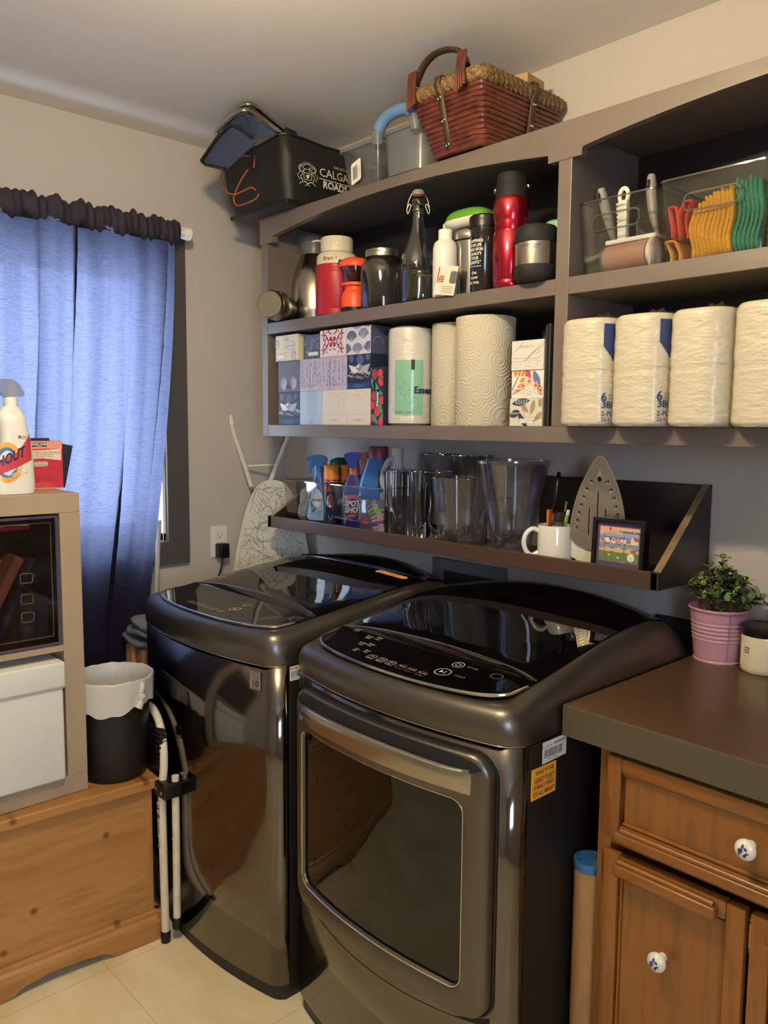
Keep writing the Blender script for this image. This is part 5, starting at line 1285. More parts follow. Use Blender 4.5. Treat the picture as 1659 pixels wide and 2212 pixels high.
b.text('iSi', .020, lambda a, c, d=0.0: fr(-.014 - c, .040 - a, d), mat('leaflet_red', 'a82030', 0.5), 0, 0, .0005, bold=.03); b.poly(rrect(.010, .030, .030, .062, .005, 3), mat('leaflet_grey', '5a5a5c', .5), fr, .0005)
for k in range(4): b.poly([(-.01, .006+.005*k), (.024, .006+.005*k), (.024, .0075+.005*k), (-.01, .0075+.005*k)], mat('leaflet_text', '8a857c', .6), fr, .0005)
b.poly([(-.027, .030), (-.024, .030), (-.024, .070), (-.027, .070)], mat('leaflet_red', 'a82030'), fr, .0005)
tag(b.build('paper_leaflet', recalc=False), 'cream leaflet with red lettering leaning on the plain white bottle', 'leaflet')

t = thing('tumbler', 'black lidded tumbler with white quotation lettering', 'tumbler', (1.215, -.25, MZ))
M = T(1.218, -.252, MZ); TB = mat('tumbler_smoke', '1c1b1d', 0.12, coat=.5)
b = MB(); b.lathe([(.0001, 0), (.032, 0), (.034, .003), (.0365, .165), (.0001, .165)], TB, 40, M, close=False); b.build('body', t)
b = MB(); b.lathe([(.0385, .160), (.0390, .168), (.0380, .172), (.0390, .176), (.0385, .186), (.034, .190), (.033, .186), (.0001, .186)], BLACK, 40, M, close=False); b.build('lid', t)
f = cyl(1.218, -.252, .0356, MZ, radians(-95)); b = MB()
b.poly(rrect(-.034, .006, .085, .122, .002, 2), mat('quote_panel', '57585c', .5), f, .0004) if False else None
for k, s in enumerate(('"THE HAPPINESS', 'OF YOUR LIFE', 'DEPENDS UPON', 'THE QUALITY', 'OF YOUR', 'THOUGHTS."')): b.text(s, .0105, f, PAPER, -.002, .124-.0105*k, .0006, sx=.72, bold=.015)
b.text('- MARCUS AURELIUS', .004, f, PAPER, .004, .062, .0006)
for k, s in enumerate(('the', 'now', 'to me.')): b.text(s, .013, f, PAPER, .002, .047-.012*k, .0006)
b.ribbon([(-.022, .131), (.020, .134), (.021, .09)], .001, mat('quote_gold', 'b0955a', .5), f, .0006)
b.build('lettering', t, recalc=False)

MR = mat('metallic_red', (0.42, 0.012, 0.03, 1), 0.22, 0.85, coat=.6)
t = thing('thermos_bottle', 'tall metallic red vacuum bottle with black lid', 'thermos', (1.30, -.25, MZ))
M = T(1.302, -.250, MZ)
b = MB(); b.lathe([(.0001, 0), (.040, 0), (.042, .003), (.0430, .018), (.0424, .019), (.0440, .022), (.0440, .128), (.0415, .134), (.0410, .138), (.0425, .142), (.0410, .158), (.0420, .164), (.0442, .172), (.0442, .206), (.041, .216), (.038, .218)], MR, 44, M, close=False); b.build('body', t)
b = MB(); b.lathe([(.040, .215), (.0405, .234), (.0395, .236), (.0400, .238), (.0400, .244), (.038, .246), (.0370, .268), (.034, .274), (.0001, .276)], MATTE, 40, M, close=False); b.build('lid', t)
b = MB()
for a in (radians(-165), radians(15)): b.sphere((.043*cos(a), .043*sin(a), .242), .006, CHROME, 12, 1, 1, 1.3); 
b.v = [M @ v for v in b.v]; b.build('hinge_pin', t)

t = thing('food_jar', 'squat steel food jar with black rubber lid and base at the shelf edge', 'jar', (1.385, -.275, MZ))
M = T(1.405, -.282, MZ)
b = MB(); b.lathe([(.0001, 0), (.040, 0), (.050, .010), (.0515, .034), (.0505, .036)], MATTE, 44, M, close=False); b.build('base', t)
b = MB(); b.lathe([(.0495, .034), (.0495, .088)], SAT, 44, M, close=False); b.build('steel_band', t)
b = MB(); b.lathe([(.0505, .087), (.0515, .090), (.0490, .118), (.044, .126), (.0001, .127)], MATTE, 44, M, close=False); b.build('lid', t)
b = MB(); f = cyl(1.405, -.282, .0495, MZ, radians(-68)); b.text('THERMOcafe', .0085, f, mat('etched', '57534e', .4), -.002, .078, .0006); b.text('BY THERMOS', .0038, f, mat('etched', '57534e'), .006, .0715, .0006); b.build('logo', t, recalc=False)
t = thing('mint_cup', 'cup with mint green lid behind the squat steel food jar', 'cup', (1.385, -.16, MZ))
b = MB(); b.lathe([(.0001, 0), (.036, 0), (.042, .14), (.0001, .14)], mat('mint_body', '4a5a56', .4), 30, T(1.385, -.155, MZ)); b.build('body', t)
b = MB(); b.lathe([(.043, .138), (.0435, .158), (.038, .163), (.0001, .164)], mat('mint_lid', '8fc0aa', .4), 30, T(1.385, -.155, MZ)); b.build('lid', t)
t = thing('sport_bottle', 'steel bottle with black cap and red spout by the shelf divider', 'bottle', (1.435, -.11, MZ))
b = MB(); b.lathe([(.0001, 0), (.030, 0), (.032, .16), (.024, .175)], SAT, 28, T(1.432, -.12, MZ), close=False); b.build('body', t)
b = MB(); b.lathe([(.026, .172), (.027, .202), (.016, .206), (.014, .222), (.0001, .222)], BLACK, 28, T(1.432, -.12, MZ), close=False); b.build('cap', t)
b = MB(); b.lathe([(.012, .222), (.015, .224), (.014, .230), (.0001, .231)], mat('spout_red', 'b8242c', .4), 20, T(1.432, -.12, MZ)); b.build('spout', t)
# ================================================================== bottom shelf of the left bay
BZ = 1.4405
def fprint(x0, z0, y): return frame((x0, y, z0), (1, 0, 0), (0, 0, 1))
def smallprint(b, fr, cx, cy, w, m_bg=None, m=INK, n=3):
    if m_bg: b.poly([(cx-w/2, cy-.005), (cx+w/2, cy-.005), (cx+w/2, cy+.006), (cx-w/2, cy+.006)], m_bg, fr, .0010)
    for k, s in enumerate(('Paper from responsible sources', 'Mixte papier issu de sources responsables', 'Mix board')[:n]): b.text(s, .0030, fr, m, cx, cy+.0035-.0034*k, .0014)
def tissue(x0, x1, z0, z1, yf, name, label, bg, draw, dep=.112, side=None):
    root = thing(name, label, 'tissue box', ((x0+x1)/2, yf+dep/2, z0), group=None)
    b = MB(); b.box(x0, x1, yf, yf+dep, z0, z1, bg, .0008); b.build('carton', root)
    w, h = x1-x0, z1-z0; fr = fprint(x0, z0, yf)
    b = MB(); draw(b, fr, w, h)
    b.ribbon([(.003, h*.30), (w-.003, h*.30)], .0004, mat('flap_line', '55504c', .6), fr, .0016)
    if side: side(b, frame((x1, yf, z0), (0, 1, 0), (0, 0, 1)), dep, h)
    b.build('print', root, recalc=False)
    return root
mB = lambda n, c: mat('tb_' + n, c, .5)
def leaf_outline(b, fr, cx, cy, l, w, rot, m, fill=None, veins=True, lw=.0011, off=.0006):
    L_ = leaf(cx, cy, l, w, rot, 10)
    if fill: b.poly(L_, fill, fr, off)
    b.ribbon(L_, lw, m, fr, off+.0002, closed=True)
    b.ribbon([(cx-l*.62*cos(rot), cy-l*.62*sin(rot)), (cx+l*.5*cos(rot), cy+l*.5*sin(rot))], lw, m, fr, off+.0003)
    if veins:
        for k in range(-2, 3):
            px, py = cx+k*l*.14*cos(rot), cy+k*l*.14*sin(rot)
            for s in (-1, 1): b.ribbon([(px, py), (px+l*.12*cos(rot)-s*w*.3*sin(rot), py+l*.12*sin(rot)+s*w*.3*cos(rot))], lw*.6, m, fr, off+.0003)
def clip(fn):
    """keep drawing inside the carton face: points are clamped to the face"""
    def wrap(b, fr, w, h):
        fn(b, lambda a, c, d=0.0: fr(min(max(a, .0004), w-.0004), min(max(c, .0004), h-.0004), d), w, h)
    return wrap
@clip
def d_cream(b, f, w, h):
    nv, wh = mB('navyline', '3a4260'), mB('leafwhite', 'cfd0d6')
    for a in ((.085, .048, .05, .03, .1), (.03, .012, .045, .022, .15), (.10, .014, .035, .026, .9), (.055, .078, .04, .02, -.6), (.008, .055, .03, .03, 1.2)): leaf_outline(b, f, a[0], a[1], a[2], a[3], a[4], nv, wh)
    smallprint(b, f, .03, .014, .04, PAPER); b.poly([(.045, .0), (.065, .0), (.065, h), (.045, h)], mB('cream2', 'cfc39c'), f, .0003)
@clip
def d_navy(b, f, w, h):
    m = mB('paleline', '9aa4bb')
    for p in ([(.01, .0), (.03, .03), (.055, .06), (.075, .085)], [(.0, .05), (.02, .045), (.05, .062)], [(.05, .0), (.06, .03), (.09, .055)]): b.ribbon(spl2(p, 6), .0012, m, f, .0005)
    for a in ((.02, .062, .04, .016, .8), (.045, .052, .04, .016, 1.6), (.068, .045, .04, .016, 2.3), (.03, .028, .035, .015, .3), (.085, .07, .035, .014, .5)): leaf_outline(b, f, a[0], a[1], a[2], a[3], a[4], m, None, False)
    smallprint(b, f, w*.5, .016, .05, PAPER)
@clip
def d_tile(b, f, w, h):
    m = mB('magenta', '9a2450'); cx, cy = w/2, h/2+.004
    for s in (-1, 1):
        for t_ in (-1, 1):
            b.poly([(cx, cy), (cx+s*.016, cy+t_*.004), (cx+s*.014, cy+t_*.014), (cx+s*.004, cy+t_*.016)], m, f, .0006)
            b.ribbon(spl2([(cx+s*.02, cy+t_*.004), (cx+s*.035, cy+t_*.022), (cx+s*.045, cy+t_*.012), (cx+s*.038, cy+t_*.004)], 5), .004, m, f, .0006)
            b.ribbon(spl2([(cx+s*.006, cy+t_*.022), (cx+s*.022, cy+t_*.034), (cx+s*.012, cy+t_*.038)], 5), .004, m, f, .0006)
            b.ribbon(spl2([(cx+s*.048, cy+t_*.036), (cx+s*.040, cy+t_*.026), (cx+s*.054, cy+t_*.022)], 5), .0045, m, f, .0006)
            b.poly(ell(cx+s*.028, cy+t_*.030, .003, .003, 4), m, f, .0006)
        b.ribbon(spl2([(cx+s*.018, cy), (cx+s*.030, cy+.012), (cx+s*.038, cy), (cx+s*.030, cy-.012), (cx+s*.018, cy)], 5), .003, m, f, .0006)
    smallprint(b, f, cx, .012, .045, PAPER)
@clip
def d_ginkgo(b, f, w, h):
    m1, m2, m3 = mB('gink1', '4a5684'), mB('gink2', '7680a8'), mB('ginkw', 'd8d8e0')
    for k, (cx, cy) in enumerate(((.025, .045), (.078, .05), (.0, .008), (.052, .008), (.104, .010), (.05, .078), (.102, .082))):
        fan = [(cx, cy-.006)] + [(cx+.025*cos(a), cy+.026*sin(a)) for a in [pi*(.08+.84*i/12) for i in range(13)]]
        b.poly(fan, (m1, m2)[k % 2], f, .0005+.0001*k); 
        for i in range(9): b.ribbon([(cx, cy-.004), (cx+.024*cos(pi*(.1+.1*i)), cy+.025*sin(pi*(.1+.1*i)))], .0005, m3, f, .0014)
        b.ribbon(spl2([(cx, cy-.006), (cx+.004, cy-.018), (cx+.010, cy-.026)], 4), .0022, m3, f, .0014)
def side_dark(b, f, w, h):
    m = mB('gink2', '7680a8'); g = lambda a, c, d=0.0: f(min(max(a, .0004), w-.0004), min(max(c, .0004), h-.0004), d)
    b.poly([(.0004, .0004), (w-.0004, .0004), (w-.0004, h-.0004), (.0004, h-.0004)], mB('ginkside', '4a4f66'), g, .0003)
    for cx, cy in ((.03, .03), (.08, .04)): b.ribbon([(cx+.02*cos(a), cy+.02*sin(a)) for a in [pi*i/10 for i in range(11)]], .003, m, g, .0006)
@clip
def d_crocus(b, f, w, h):
    for cx in (.03, .085):
        b.poly(leaf(cx, .028, .045, .035, 1.57), mB('petal', '8f8a9a'), f, .0005); b.poly(leaf(cx+.008, .024, .04, .02, 1.2), mB('petal2', 'a59fab'), f, .0007)
    for k in range(7): b.ribbon([(.058, .012), (.058+.016*cos(.3+.4*k), .014+.014*sin(.3+.4*k))], .0016, mB('stamen', '1d1a2a'), f, .0009)
@clip
def d_lav(b, f, w, h):
    random.seed(int(w*1e5)); ms = [mB('lav%d' % i, c) for i, c in enumerate(('7f7fae', '5f66a0', '9b92b8', 'b8a8c4'))]
    for s in range(8):
        x = .008+.0145*s; lean = random.uniform(-.012, .012)
        for k in range(15):
            z = .014 + k*.0056 + random.uniform(-.001, .001)
            b.poly(ell(x+lean*k/14+random.uniform(-.003, .003), z, random.uniform(.0012, .0026), random.uniform(.002, .004), 6), random.choice(ms), f, .0005+.00002*k)
    for s in range(12): x = random.uniform(.01, w-.01); b.ribbon([(x, .002), (x+random.uniform(-.012, .012), h-.004)], .001, ms[2], f, .0004)
    smallprint(b, f, w*.5, .016 if s % 2 else h-.012, .045, None, INK)
@clip
def d_boat(b, f, w, h):
    c1, c2, c3 = mB('boatlight', 'd9d8de'), mB('boatmid', 'a8a8b8'), mB('boatdark', '7c7e94')
    b.poly([(0, 0), (w, 0), (w, .038), (0, .038)], mB('seadeep', '1a2436'), f, .0003); b.poly([(0, 0), (w, 0), (w, .018), (0, .018)], mB('seablue', '24406a'), f, .0004)
    for cx, cy, r in ((.02, .09, .012), (.06, .085, .016), (.095, .092, .010)): b.poly(ell(cx, cy, r, r, 14), mB('bokeh', '50587a'), f, .0004)
    b.poly([(.008, .072), (.040, .066), (.056, .074), (.072, .066), (.106, .072), (.092, .048), (.024, .048)], c2, f, .0006); b.poly([(.008, .072), (.046, .060), (.056, .050), (.024, .048)], c1, f, .0007)
    b.poly([(.040, .062), (.056, .074), (.072, .062), (.056, .050)], c3, f, .0008); b.poly([(.040, .062), (.056, .074), (.056, .062)], c1, f, .0009)
    random.seed(5)
    for k in range(16):
        x = random.uniform(.0, w-.02); z = .040 + random.uniform(-.010, .010); b.ribbon(spl2([(x, z), (x+.008, z+.003), (x+.016, z-.002), (x+.024, z+.001)], 3), random.uniform(.0008, .002), c1, f, .0010)
    smallprint(b, f, w*.5, .008, .05, None, c2)
@clip
def d_ice(b, f, w, h):
    for cx in (.035, .085): b.poly(leaf(cx, .012, .05, .034, 1.57), mB('icepetal', 'a9bed8'), f, .0005)
    b.poly([(w*.3, 0), (w*.75, 0), (w*.75, h), (w*.3, h)], mB('ice2', '9fb6cc'), f, .0002); smallprint(b, f, w*.5, .012, .05, None, mB('iceink', '5a6a84'))
@clip
def d_gold(b, f, w, h):
    random.seed(int(h*1e5)+int(w*1e4)); ms = [mB('gold%d' % i, c) for i, c in enumerate(('c9a878', 'b8935f', 'd8bf98'))]
    for k in range(330):
        a = random.random(); z = h*.97 - random.random()*h*.85; x = w*(.28 + .7*a)
        if z > h*(1.0 - .78*(x/w-.25)) - .015 and random.random() < .9 or random.random() < .03: b.poly(ell(x, z, .0010, .0010, 5), random.choice(ms), f, .0006)
    smallprint(b, f, w*.5, .014, .05, None, INK)
@clip
def d_cherry(b, f, w, h):
    g, r1, r2, pk = mB('chgreen', '2f6b4c'), mB('chred', 'd8383f'), mB('chpink', 'b03052'), mB('chleaf', '4f8f6c')
    for k, (x, z, r, c) in enumerate(((.018, .147, .013, r2), (.042, .150, .010, r1), (.046, .128, .013, r1), (.015, .085, .012, r2), (.008, .058, .011, r1), (.030, .040, .013, r1), (.050, .072, .011, r1), (.046, .010, .012, r1), (.010, .020, .010, r2))): b.poly(ell(x, z, r, r*1.15, 16), c, f, .0005+.00003*k)
    for (x, z, l, w2, ro) in ((.025, .110, .045, .016, .7+pi/2), (.012, .120, .04, .014, 2.1), (.040, .095, .03, .012, 2.6), (.042, .052, .045, .015, 1.9), (.020, .018, .04, .014, 2.2), (.05, .030, .03, .012, 1.2)): b.poly(leaf(x, z, l, w2, ro), pk, f, .0009)
    b.poly([(.0, .160), (w, .126), (w, .132), (.0, .167)], g, f, .0012)
    b.poly([(.022, .055), (.040, .055), (.040, .095), (.022, .095)], g, f, .0012); b.text('Kleenex', .013, lambda a, c, d=0.0: f(.031 - c, .075 + a, d), PAPER, 0, 0, .0016, bold=.02, shear=.3)
@clip
def d_marble(b, f, w, h):
    m = mB('vein', '8a847c')
    for p, lw in (([(.03, .010), (.05, .030), (.075, .046), (.097, .058)], .0012), ([(.05, .028), (.075, .05), (.097, .066)], .0008), ([(.01, .045), (.03, .062), (.037, .072)], .0012), ([(.07, .036), (.09, .044)], .001)): b.ribbon(spl2(p, 5), lw, m, f, .0005)
    b.ribbon([(.005, .030), (.07, .026), (.088, .030), (.094, .036)], .0007, m, f, .0006); b.text('MEX2024022 17 16', .005, f, m, .045, .056, .0006); smallprint(b, f, .052, .014, .045, PAPER)
@clip
def d_floral(b, f, w, h):
    oc, be, bl, pc, st = mB('ochre', 'c98a3c'), mB('berry', 'c03a52'), mB('blueleaf', '6b70a4'), mB('peach', 'e2ab8c'), mB('stemteal', '3d6068')
    for (x, z, l, w2, ro) in ((.012, .062, .022, .010, 1.5), (.024, .062, .022, .009, 1.3), (.036, .060, .020, .009, .9), (.034, .044, .02, .009, .5), (.028, .030, .022, .009, .4), (.02, .018, .02, .008, .2)): b.poly(leaf(x, z, l, w2, ro), oc, f, .0006)
    b.ribbon(spl2([(.002, .020), (.014, .040), (.020, .052)], 5), .002, st, f, .0005); b.ribbon(spl2([(.004, .01), (.02, .018)], 3), .002, st, f, .0005)
    for (x, z) in ((.046, .056), (.053, .062), (.055, .053), (.046, .066)): b.poly(ell(x, z, .0042, .005, 12), be, f, .0007)
    b.poly(leaf(.076, .044, .048, .018, 2.0), bl, f, .0006); b.poly(leaf(.085, .020, .03, .014, 2.0), bl, f, .0006)
    for (x, z) in ((.054, .040), (.036, .030), (.074, .030), (.088, .018)):
        for k in range(6): b.poly(leaf(x+.006*cos(k*1.047), z+.006*sin(k*1.047), .011, .005, k*1.047, 4), pc, f, .0008)
        b.poly(ell(x, z, .0028, .0028, 8), mB('plum', '7a3040'), f, .0010)
    smallprint(b, f, .055, .012, .05, PAPER)
@clip
def d_foliage(b, f, w, h):
    nv, gd, g2 = mB('folnavy', '2f3c58'), mB('folgold', 'b49a6a'), mB('fololive', '8b7e58')
    b.poly(leaf(.034, .058, .055, .018, .15), nv, f, .0006); b.poly(leaf(.016, .030, .034, .018, .35), nv, f, .0006); b.poly(leaf(.040, .014, .06, .014, 2.2), nv, f, .0006)
    for k in range(5): b.ribbon([(.018+.008*k, .058), (.024+.008*k, .064)], .0015, PAPER, f, .0010); b.ribbon([(.018+.008*k, .058), (.024+.008*k, .053)], .0015, PAPER, f, .0010); b.ribbon([(.006+.005*k, .028), (.010+.005*k, .034)], .0012, PAPER, f, .0010)
    for (x, z, ro, l) in ((.070, .046, 1.3, .034), (.088, .024, .7, .03), (.045, .044, 2.4, .03), (.092, .056, 1.5, .02)): leaf_outline(b, f, x, z, l, .012, ro, g2, gd, True, .0009)
    b.ribbon(spl2([(.05, .0), (.046, .025), (.04, .04)], 4), .002, gd, f, .0005); smallprint(b, f, .052, .012, .04, PAPER)
cb = lambda n, c: mat('carton_' + n, c, .45)
G = .0006
r1, r2 = 1.5475, 1.6485
cols = [(.340, .4665), (.4685, .5875), (.5895, .7045), (.7065, .8135)]
tissue(.346, .4665, BZ, r1, -.272, 'tissue_box', 'navy tissue box with white paper boat, bottom left corner of the box pile', cb('sea', '222c42'), d_boat)
tissue(*cols[1], BZ, r1, -.274, 'tissue_box', 'plain pale blue tissue box in the bottom row of the box pile', cb('ice', 'aebfd2'), d_ice)
tissue(*cols[2], BZ, r1, -.276, 'tissue_box', 'white tissue box with gold speckles beside the pale blue box', cb('goldw', 'd9d2ca'), d_gold)
tissue(*cols[3], BZ, r1, -.276, 'tissue_box', 'white tissue box with gold speckles beside the green cherry box', cb('goldw', 'd9d2ca'), d_gold)
tissue(.343, .4655, r1+G, r2, -.270, 'tissue_box', 'dark grey tissue box with pale crocus, middle row at the left', cb('slate', '555662'), d_crocus)
tissue(.4680, .5865, r1+G, r2, -.273, 'tissue_box', 'lavender stem tissue box, middle row beside the grey crocus box', cb('lav', 'bcb6cc'), d_lav)
tissue(.5890, .7040, r1+G, r2, -.275, 'tissue_box', 'lavender stem tissue box, middle row beside the middle row paper boat box', cb('lav', 'bcb6cc'), d_lav)
tissue(*cols[3], r1+G, r2, -.275, 'tissue_box', 'navy tissue box with paper boat, right end of the middle row', cb('sea', '222c42'), d_boat)
tissue(.336, .4600, r2+G, 1.7330, -.275, 'tissue_box', 'cream tissue box with outlined leaves, left end of the top row', cb('cream', 'd6cba8'), d_cream)
tissue(.4720, .5755, r2+G, 1.7260, -.262, 'tissue_box', 'slate blue tissue box with pale vine drawing in the top row', cb('vine', '464e68'), d_navy)
tissue(.5770, .7030, r2+G, 1.7310, -.277, 'tissue_box', 'white tissue box with magenta tile ornament in the top row', cb('tile', 'd8d4da'), d_tile)
tissue(.7050, .8150, r2+G, 1.7310, -.277, 'tissue_box', 'blue and white ginkgo leaf tissue box, right end of the top row', cb('gink', 'cfd0da'), d_ginkgo, side=side_dark)
tissue(.8155, .8700, BZ, 1.6080, -.276, 'tissue_box', 'upright green tissue box with red cherries beside the wrapped towel roll', cb('cherry', '26283f'), d_cherry, .22)
tissue(1.3330, 1.4290, 1.5750, 1.6460, -.275, 'tissue_box', 'white marble pattern tissue box on top of the right hand stack', cb('marble', 'd9d6d0'), d_marble)
tissue(1.3325, 1.4285, 1.5080, 1.5744, -.272, 'tissue_box', 'white flower pattern tissue box in the middle of the right hand stack', cb('floral', 'e4dfd6'), d_floral)
tissue(1.3310, 1.4285, BZ, 1.5074, -.275, 'tissue_box', 'navy and gold leaf tissue box at the bottom of the right hand stack', cb('foliage', 'd3cfc8'), d_foliage)

def quilt(name, col, scale, strength):
    """embossed paper: rings of dots round scattered centres"""
    if name in MATS: return MATS[name]
    m = mat(name, col, .85); nt = m.node_tree; N = nt.nodes.new; L = nt.links.new; bs = nt.nodes['Principled BSDF']
    tc = N('ShaderNodeTexCoord'); v = N('ShaderNodeTexVoronoi'); v.inputs['Scale'].default_value = scale; L(tc.outputs['Object'], v.inputs['Vector'])
    mu = N('ShaderNodeMath'); mu.operation = 'MULTIPLY'; mu.inputs[1].default_value = 44; L(v.outputs['Distance'], mu.inputs[0])
    sn = N('ShaderNodeMath'); sn.operation = 'SINE'; L(mu.outputs[0], sn.inputs[0])
    v2 = N('ShaderNodeTexVoronoi'); v2.inputs['Scale'].default_value = scale*16; L(tc.outputs['Object'], v2.inputs['Vector'])
    mm = N('ShaderNodeMath'); mm.operation = 'MULTIPLY'; L(sn.outputs[0], mm.inputs[0]); L(v2.outputs['Distance'], mm.inputs[1])
    bp = N('ShaderNodeBump'); bp.inputs['Strength'].default_value = strength; bp.inputs['Distance'].default_value = .003; L(mm.outputs[0], bp.inputs['Height']); L(bp.outputs[0], bs.inputs['Normal'])
    return m
PT = quilt('paper_towel', 'c8c0ac', 19, .35)
def roll(x, y, r, h, label, name='paper_towel_roll'):
    t = thing(name, label, 'paper towel', (x, y, BZ)); M = T(x, y, BZ)
    b = MB(); b.lathe([(.021, .001), (r-.001, 0), (r, .002), (r, h-.002), (r-.002, h), (.021, h), (.021, h-.03)], PT, 56, M, close=False); b.build('paper', t)
    b = MB(); b.lathe([(.0208, .002), (.0208, h-.001), (.0195, h-.001), (.0195, .002)], mat('core_kraft', 'a58a66', .8), 24, M, close=False); b.build('core', t)
    return t
roll(1.052, -.172, .0655, .279, 'paper towel roll standing between the wrapped roll and the largest roll')
roll(1.190, -.206, .0785, .281, 'largest embossed paper towel roll, beside the tissue box stack on the right')
t = thing('wrapped_towel_roll', 'paper towel roll in clear wrap with green label, beside cherry tissue box', 'paper towel', (.919, -.214, BZ))
WR = mat('wrapped_paper', 'c9c6be', .3, bump=(30, 1.0, (1, 1, 2.2)), coat=.4)
b = MB(); M = T(.919, -.214, BZ) @ Matrix.Diagonal((.94, .94, 1, 1))
b.lathe([(.001, .002), (.058, .0), (.0685, .006), (.0695, .02), (.0695, .262), (.067, .272), (.050, .278), (.020, .276), (.001, .274)], WR, 48, M, close=False, fn=lambda a, z: 1 + .008*sin(a*9+z*60)*sin(z*45)); b.build('wrapped_body', t)
b = MB(); f = cyl(.919, -.214, .0668, BZ, radians(-66)); GL = mat('label_sea_green', '7fb59b', .35, coat=.4)
b.grid(lambda s, q: f(-.024 + .085*s, .030 + .152*q, .0002), 18, 2, GL); b.poly([(.026, .155), (.036, .155), (.036, .183), (.026, .183)], INK, f, .0008)
b.text('Essential', .026, f, LNAV, .034, .098, .0010, align='LEFT', bold=.04); b.text('PAPER TOWELS', .0075, f, INK, -.018, .036, .0010, align='LEFT')
for k in range(4): b.ribbon(ell(-.006+.014*k, .12-.02*k, .014, .018, 16), .0012, mat('label_swirl', '5f9a84', .4), f, .0007, closed=True)
b.build('label', t, recalc=False)
t = thing('dark_canister', 'dark green and grey canister behind the right hand tissue box stack', 'canister', (1.365, -.085, BZ))
b = MB(); b.lathe([(.0001, 0), (.066, 0), (.066, .205), (.0001, .205)], mat('canister_green', '24382f', .5), 36, T(1.365, -.085, BZ)); b.build('body', t)
b = MB(); b.lathe([(.0665, .205), (.0670, .243), (.060, .250), (.0001, .251)], mat('canister_grey', '565350', .45), 36, T(1.365, -.085, BZ)); b.build('lid', t)
for k, (x, h, c, lab) in enumerate(((1.434, .238, '25272a', 'thin dark board standing against the tissue box stack'), (1.4425, .240, '2d3029', 'thin dark greenish board between dark board and cream board'), (1.4575, .262, 'd9cca6', 'thin cream board standing against the shelf divider'))):
    b = MB(); b.box(x-.003, x+.003, -.272, -.04, BZ, BZ+h, mat('board_%d' % k, c, .5), .0008); tag(b.build('thin_board'), lab, 'board')

# ================================================================== toilet paper packs
TP = mat('tissue_wrap', 'c4bca8', .38, bump=(38, 1.0, (1, 1, 2.4)), coat=.3)
TPQ = quilt('tissue_quilt', 'e2ded4', 13, .35)
random.seed(21)
def tp_pack(cx, w, h, label, printed, yf=-.352):
    t = thing('toilet_paper_pack', label, 'toilet paper', (cx, -.19, BZ), group=None)
    rr = w/2
    def sec(z):
        q = z/h; k = 1.0
        k -= .030*max(0, 1-abs(z-h*.5)/.006) + .10*max(0, 1-z/.010)**2 + .12*max(0, 1-(h-z)/.012)**2
        k += .012*sin(q*2*pi*2+.5)*.4
        pts = []
        for i in range(25):
            a = pi + pi*i/24; n = 2.5; cs, sn = cos(a), sin(a); u = (abs(cs)**n+abs(sn)**n)**(-1/n)
            wv = 1 + .006*sin(a*17+z*110) + .006*sin(z*190+a*5)
            pts.append(Vector((cx + rr*k*cs*u*wv, yf + rr*.95 + rr*.95*k*sn*u*wv, BZ+z)))
        for i in range(1, 12):
            y = yf + rr*.95 + (-.04-(yf+rr*.95))*i/12; pts.append(Vector((cx+rr*k*(1+.006*sin(i*2+z*80)), y, BZ+z)))
        for i in range(12, 0, -1):
            y = yf + rr*.95 + (-.04-(yf+rr*.95))*i/12; pts.append(Vector((cx-rr*k*(1+.006*sin(i*3+z*70)), y, BZ+z)))
        return pts
    zs = [0, .002, .006, .010] + [.010 + (h-.022)*i/26 for i in range(1, 26)] + [h-.012, h-.006, h-.002, h]
    b = MB(); b.loops([sec(z) for z in zs], TP if not printed is None else TP, True, True, True); b.build('wrapped_rolls', t)
    # loose film tuft on top
    b = MB(); FILM = clear('film', 'f2f2f0', .10, .6, .08)
    def tuft(s, q): x = cx - rr*.7 + rr*1.4*s; return Vector((x, yf + .05 + .10*q, BZ + h - .001 + .016*sin(s*pi)*sin(q*pi)*(1+.5*sin(s*23)*sin(q*17))))
    b.grid(tuft, 22, 12, FILM); b.build('film_tuft', t, recalc=False)
    if printed:
        def f(a, c, d=0.0):
            an = radians(-62) + a/(rr*1.04); cs, sn = cos(an), sin(an); n = 2.5; u = (abs(cs)**n+abs(sn)**n)**(-1/n)
            return Vector((cx + (rr*1.012*u+d)*cs, yf + rr*.95 + (rr*.965*u+d)*sn, BZ+c))
        b = MB(); NV = mat('pack_navy', '23366a', .3, coat=.4)
        def lab(s, q):
            zt_ = h-.014; z0 = .118; z = z0 + (zt_-z0)*q; left = .022 + (.062-.022)*max(0, 1-(z-z0)/.052) ; return f(left + (.075-left)*s, z, .0012)
        b.grid(lab, 8, 22, NV)
        b.text('6', .026, f, NV, .026, .062, .0016, bold=.02); b.text('ROLLS', .0075, f, NV, .036, .066, .0016, align='LEFT'); b.text('ROULEAUX', .0075, f, NV, .036, .059, .0016, align='LEFT')
        b.text('380', .021, f, NV, .021, .0455, .0016, align='LEFT', bold=.02); b.text('SHEETS', .0065, f, NV, .053, .048, .0016, align='LEFT'); b.text('2-PLY / 2 EP', .0145, f, NV, .021, .0265, .0016, align='LEFT', bold=.012); b.text('26.4 sq m', .0115, f, NV, .021, .0145, .0016, align='LEFT')
        b.build('pack_print', t, recalc=False)
    return t
tp_pack(1.578, .132, .232, 'toilet paper pack with navy label, beside the shelf divider', True)
tp_pack(1.708, .130, .230, 'toilet paper pack with navy label, second pack from the shelf divider', True)
tp_pack(1.8360, .128, .229, 'unprinted toilet paper pack, right of the two navy labelled packs', False)
tp_pack(1.9660, .130, .231, 'unprinted toilet paper pack cut by the right picture edge', False)

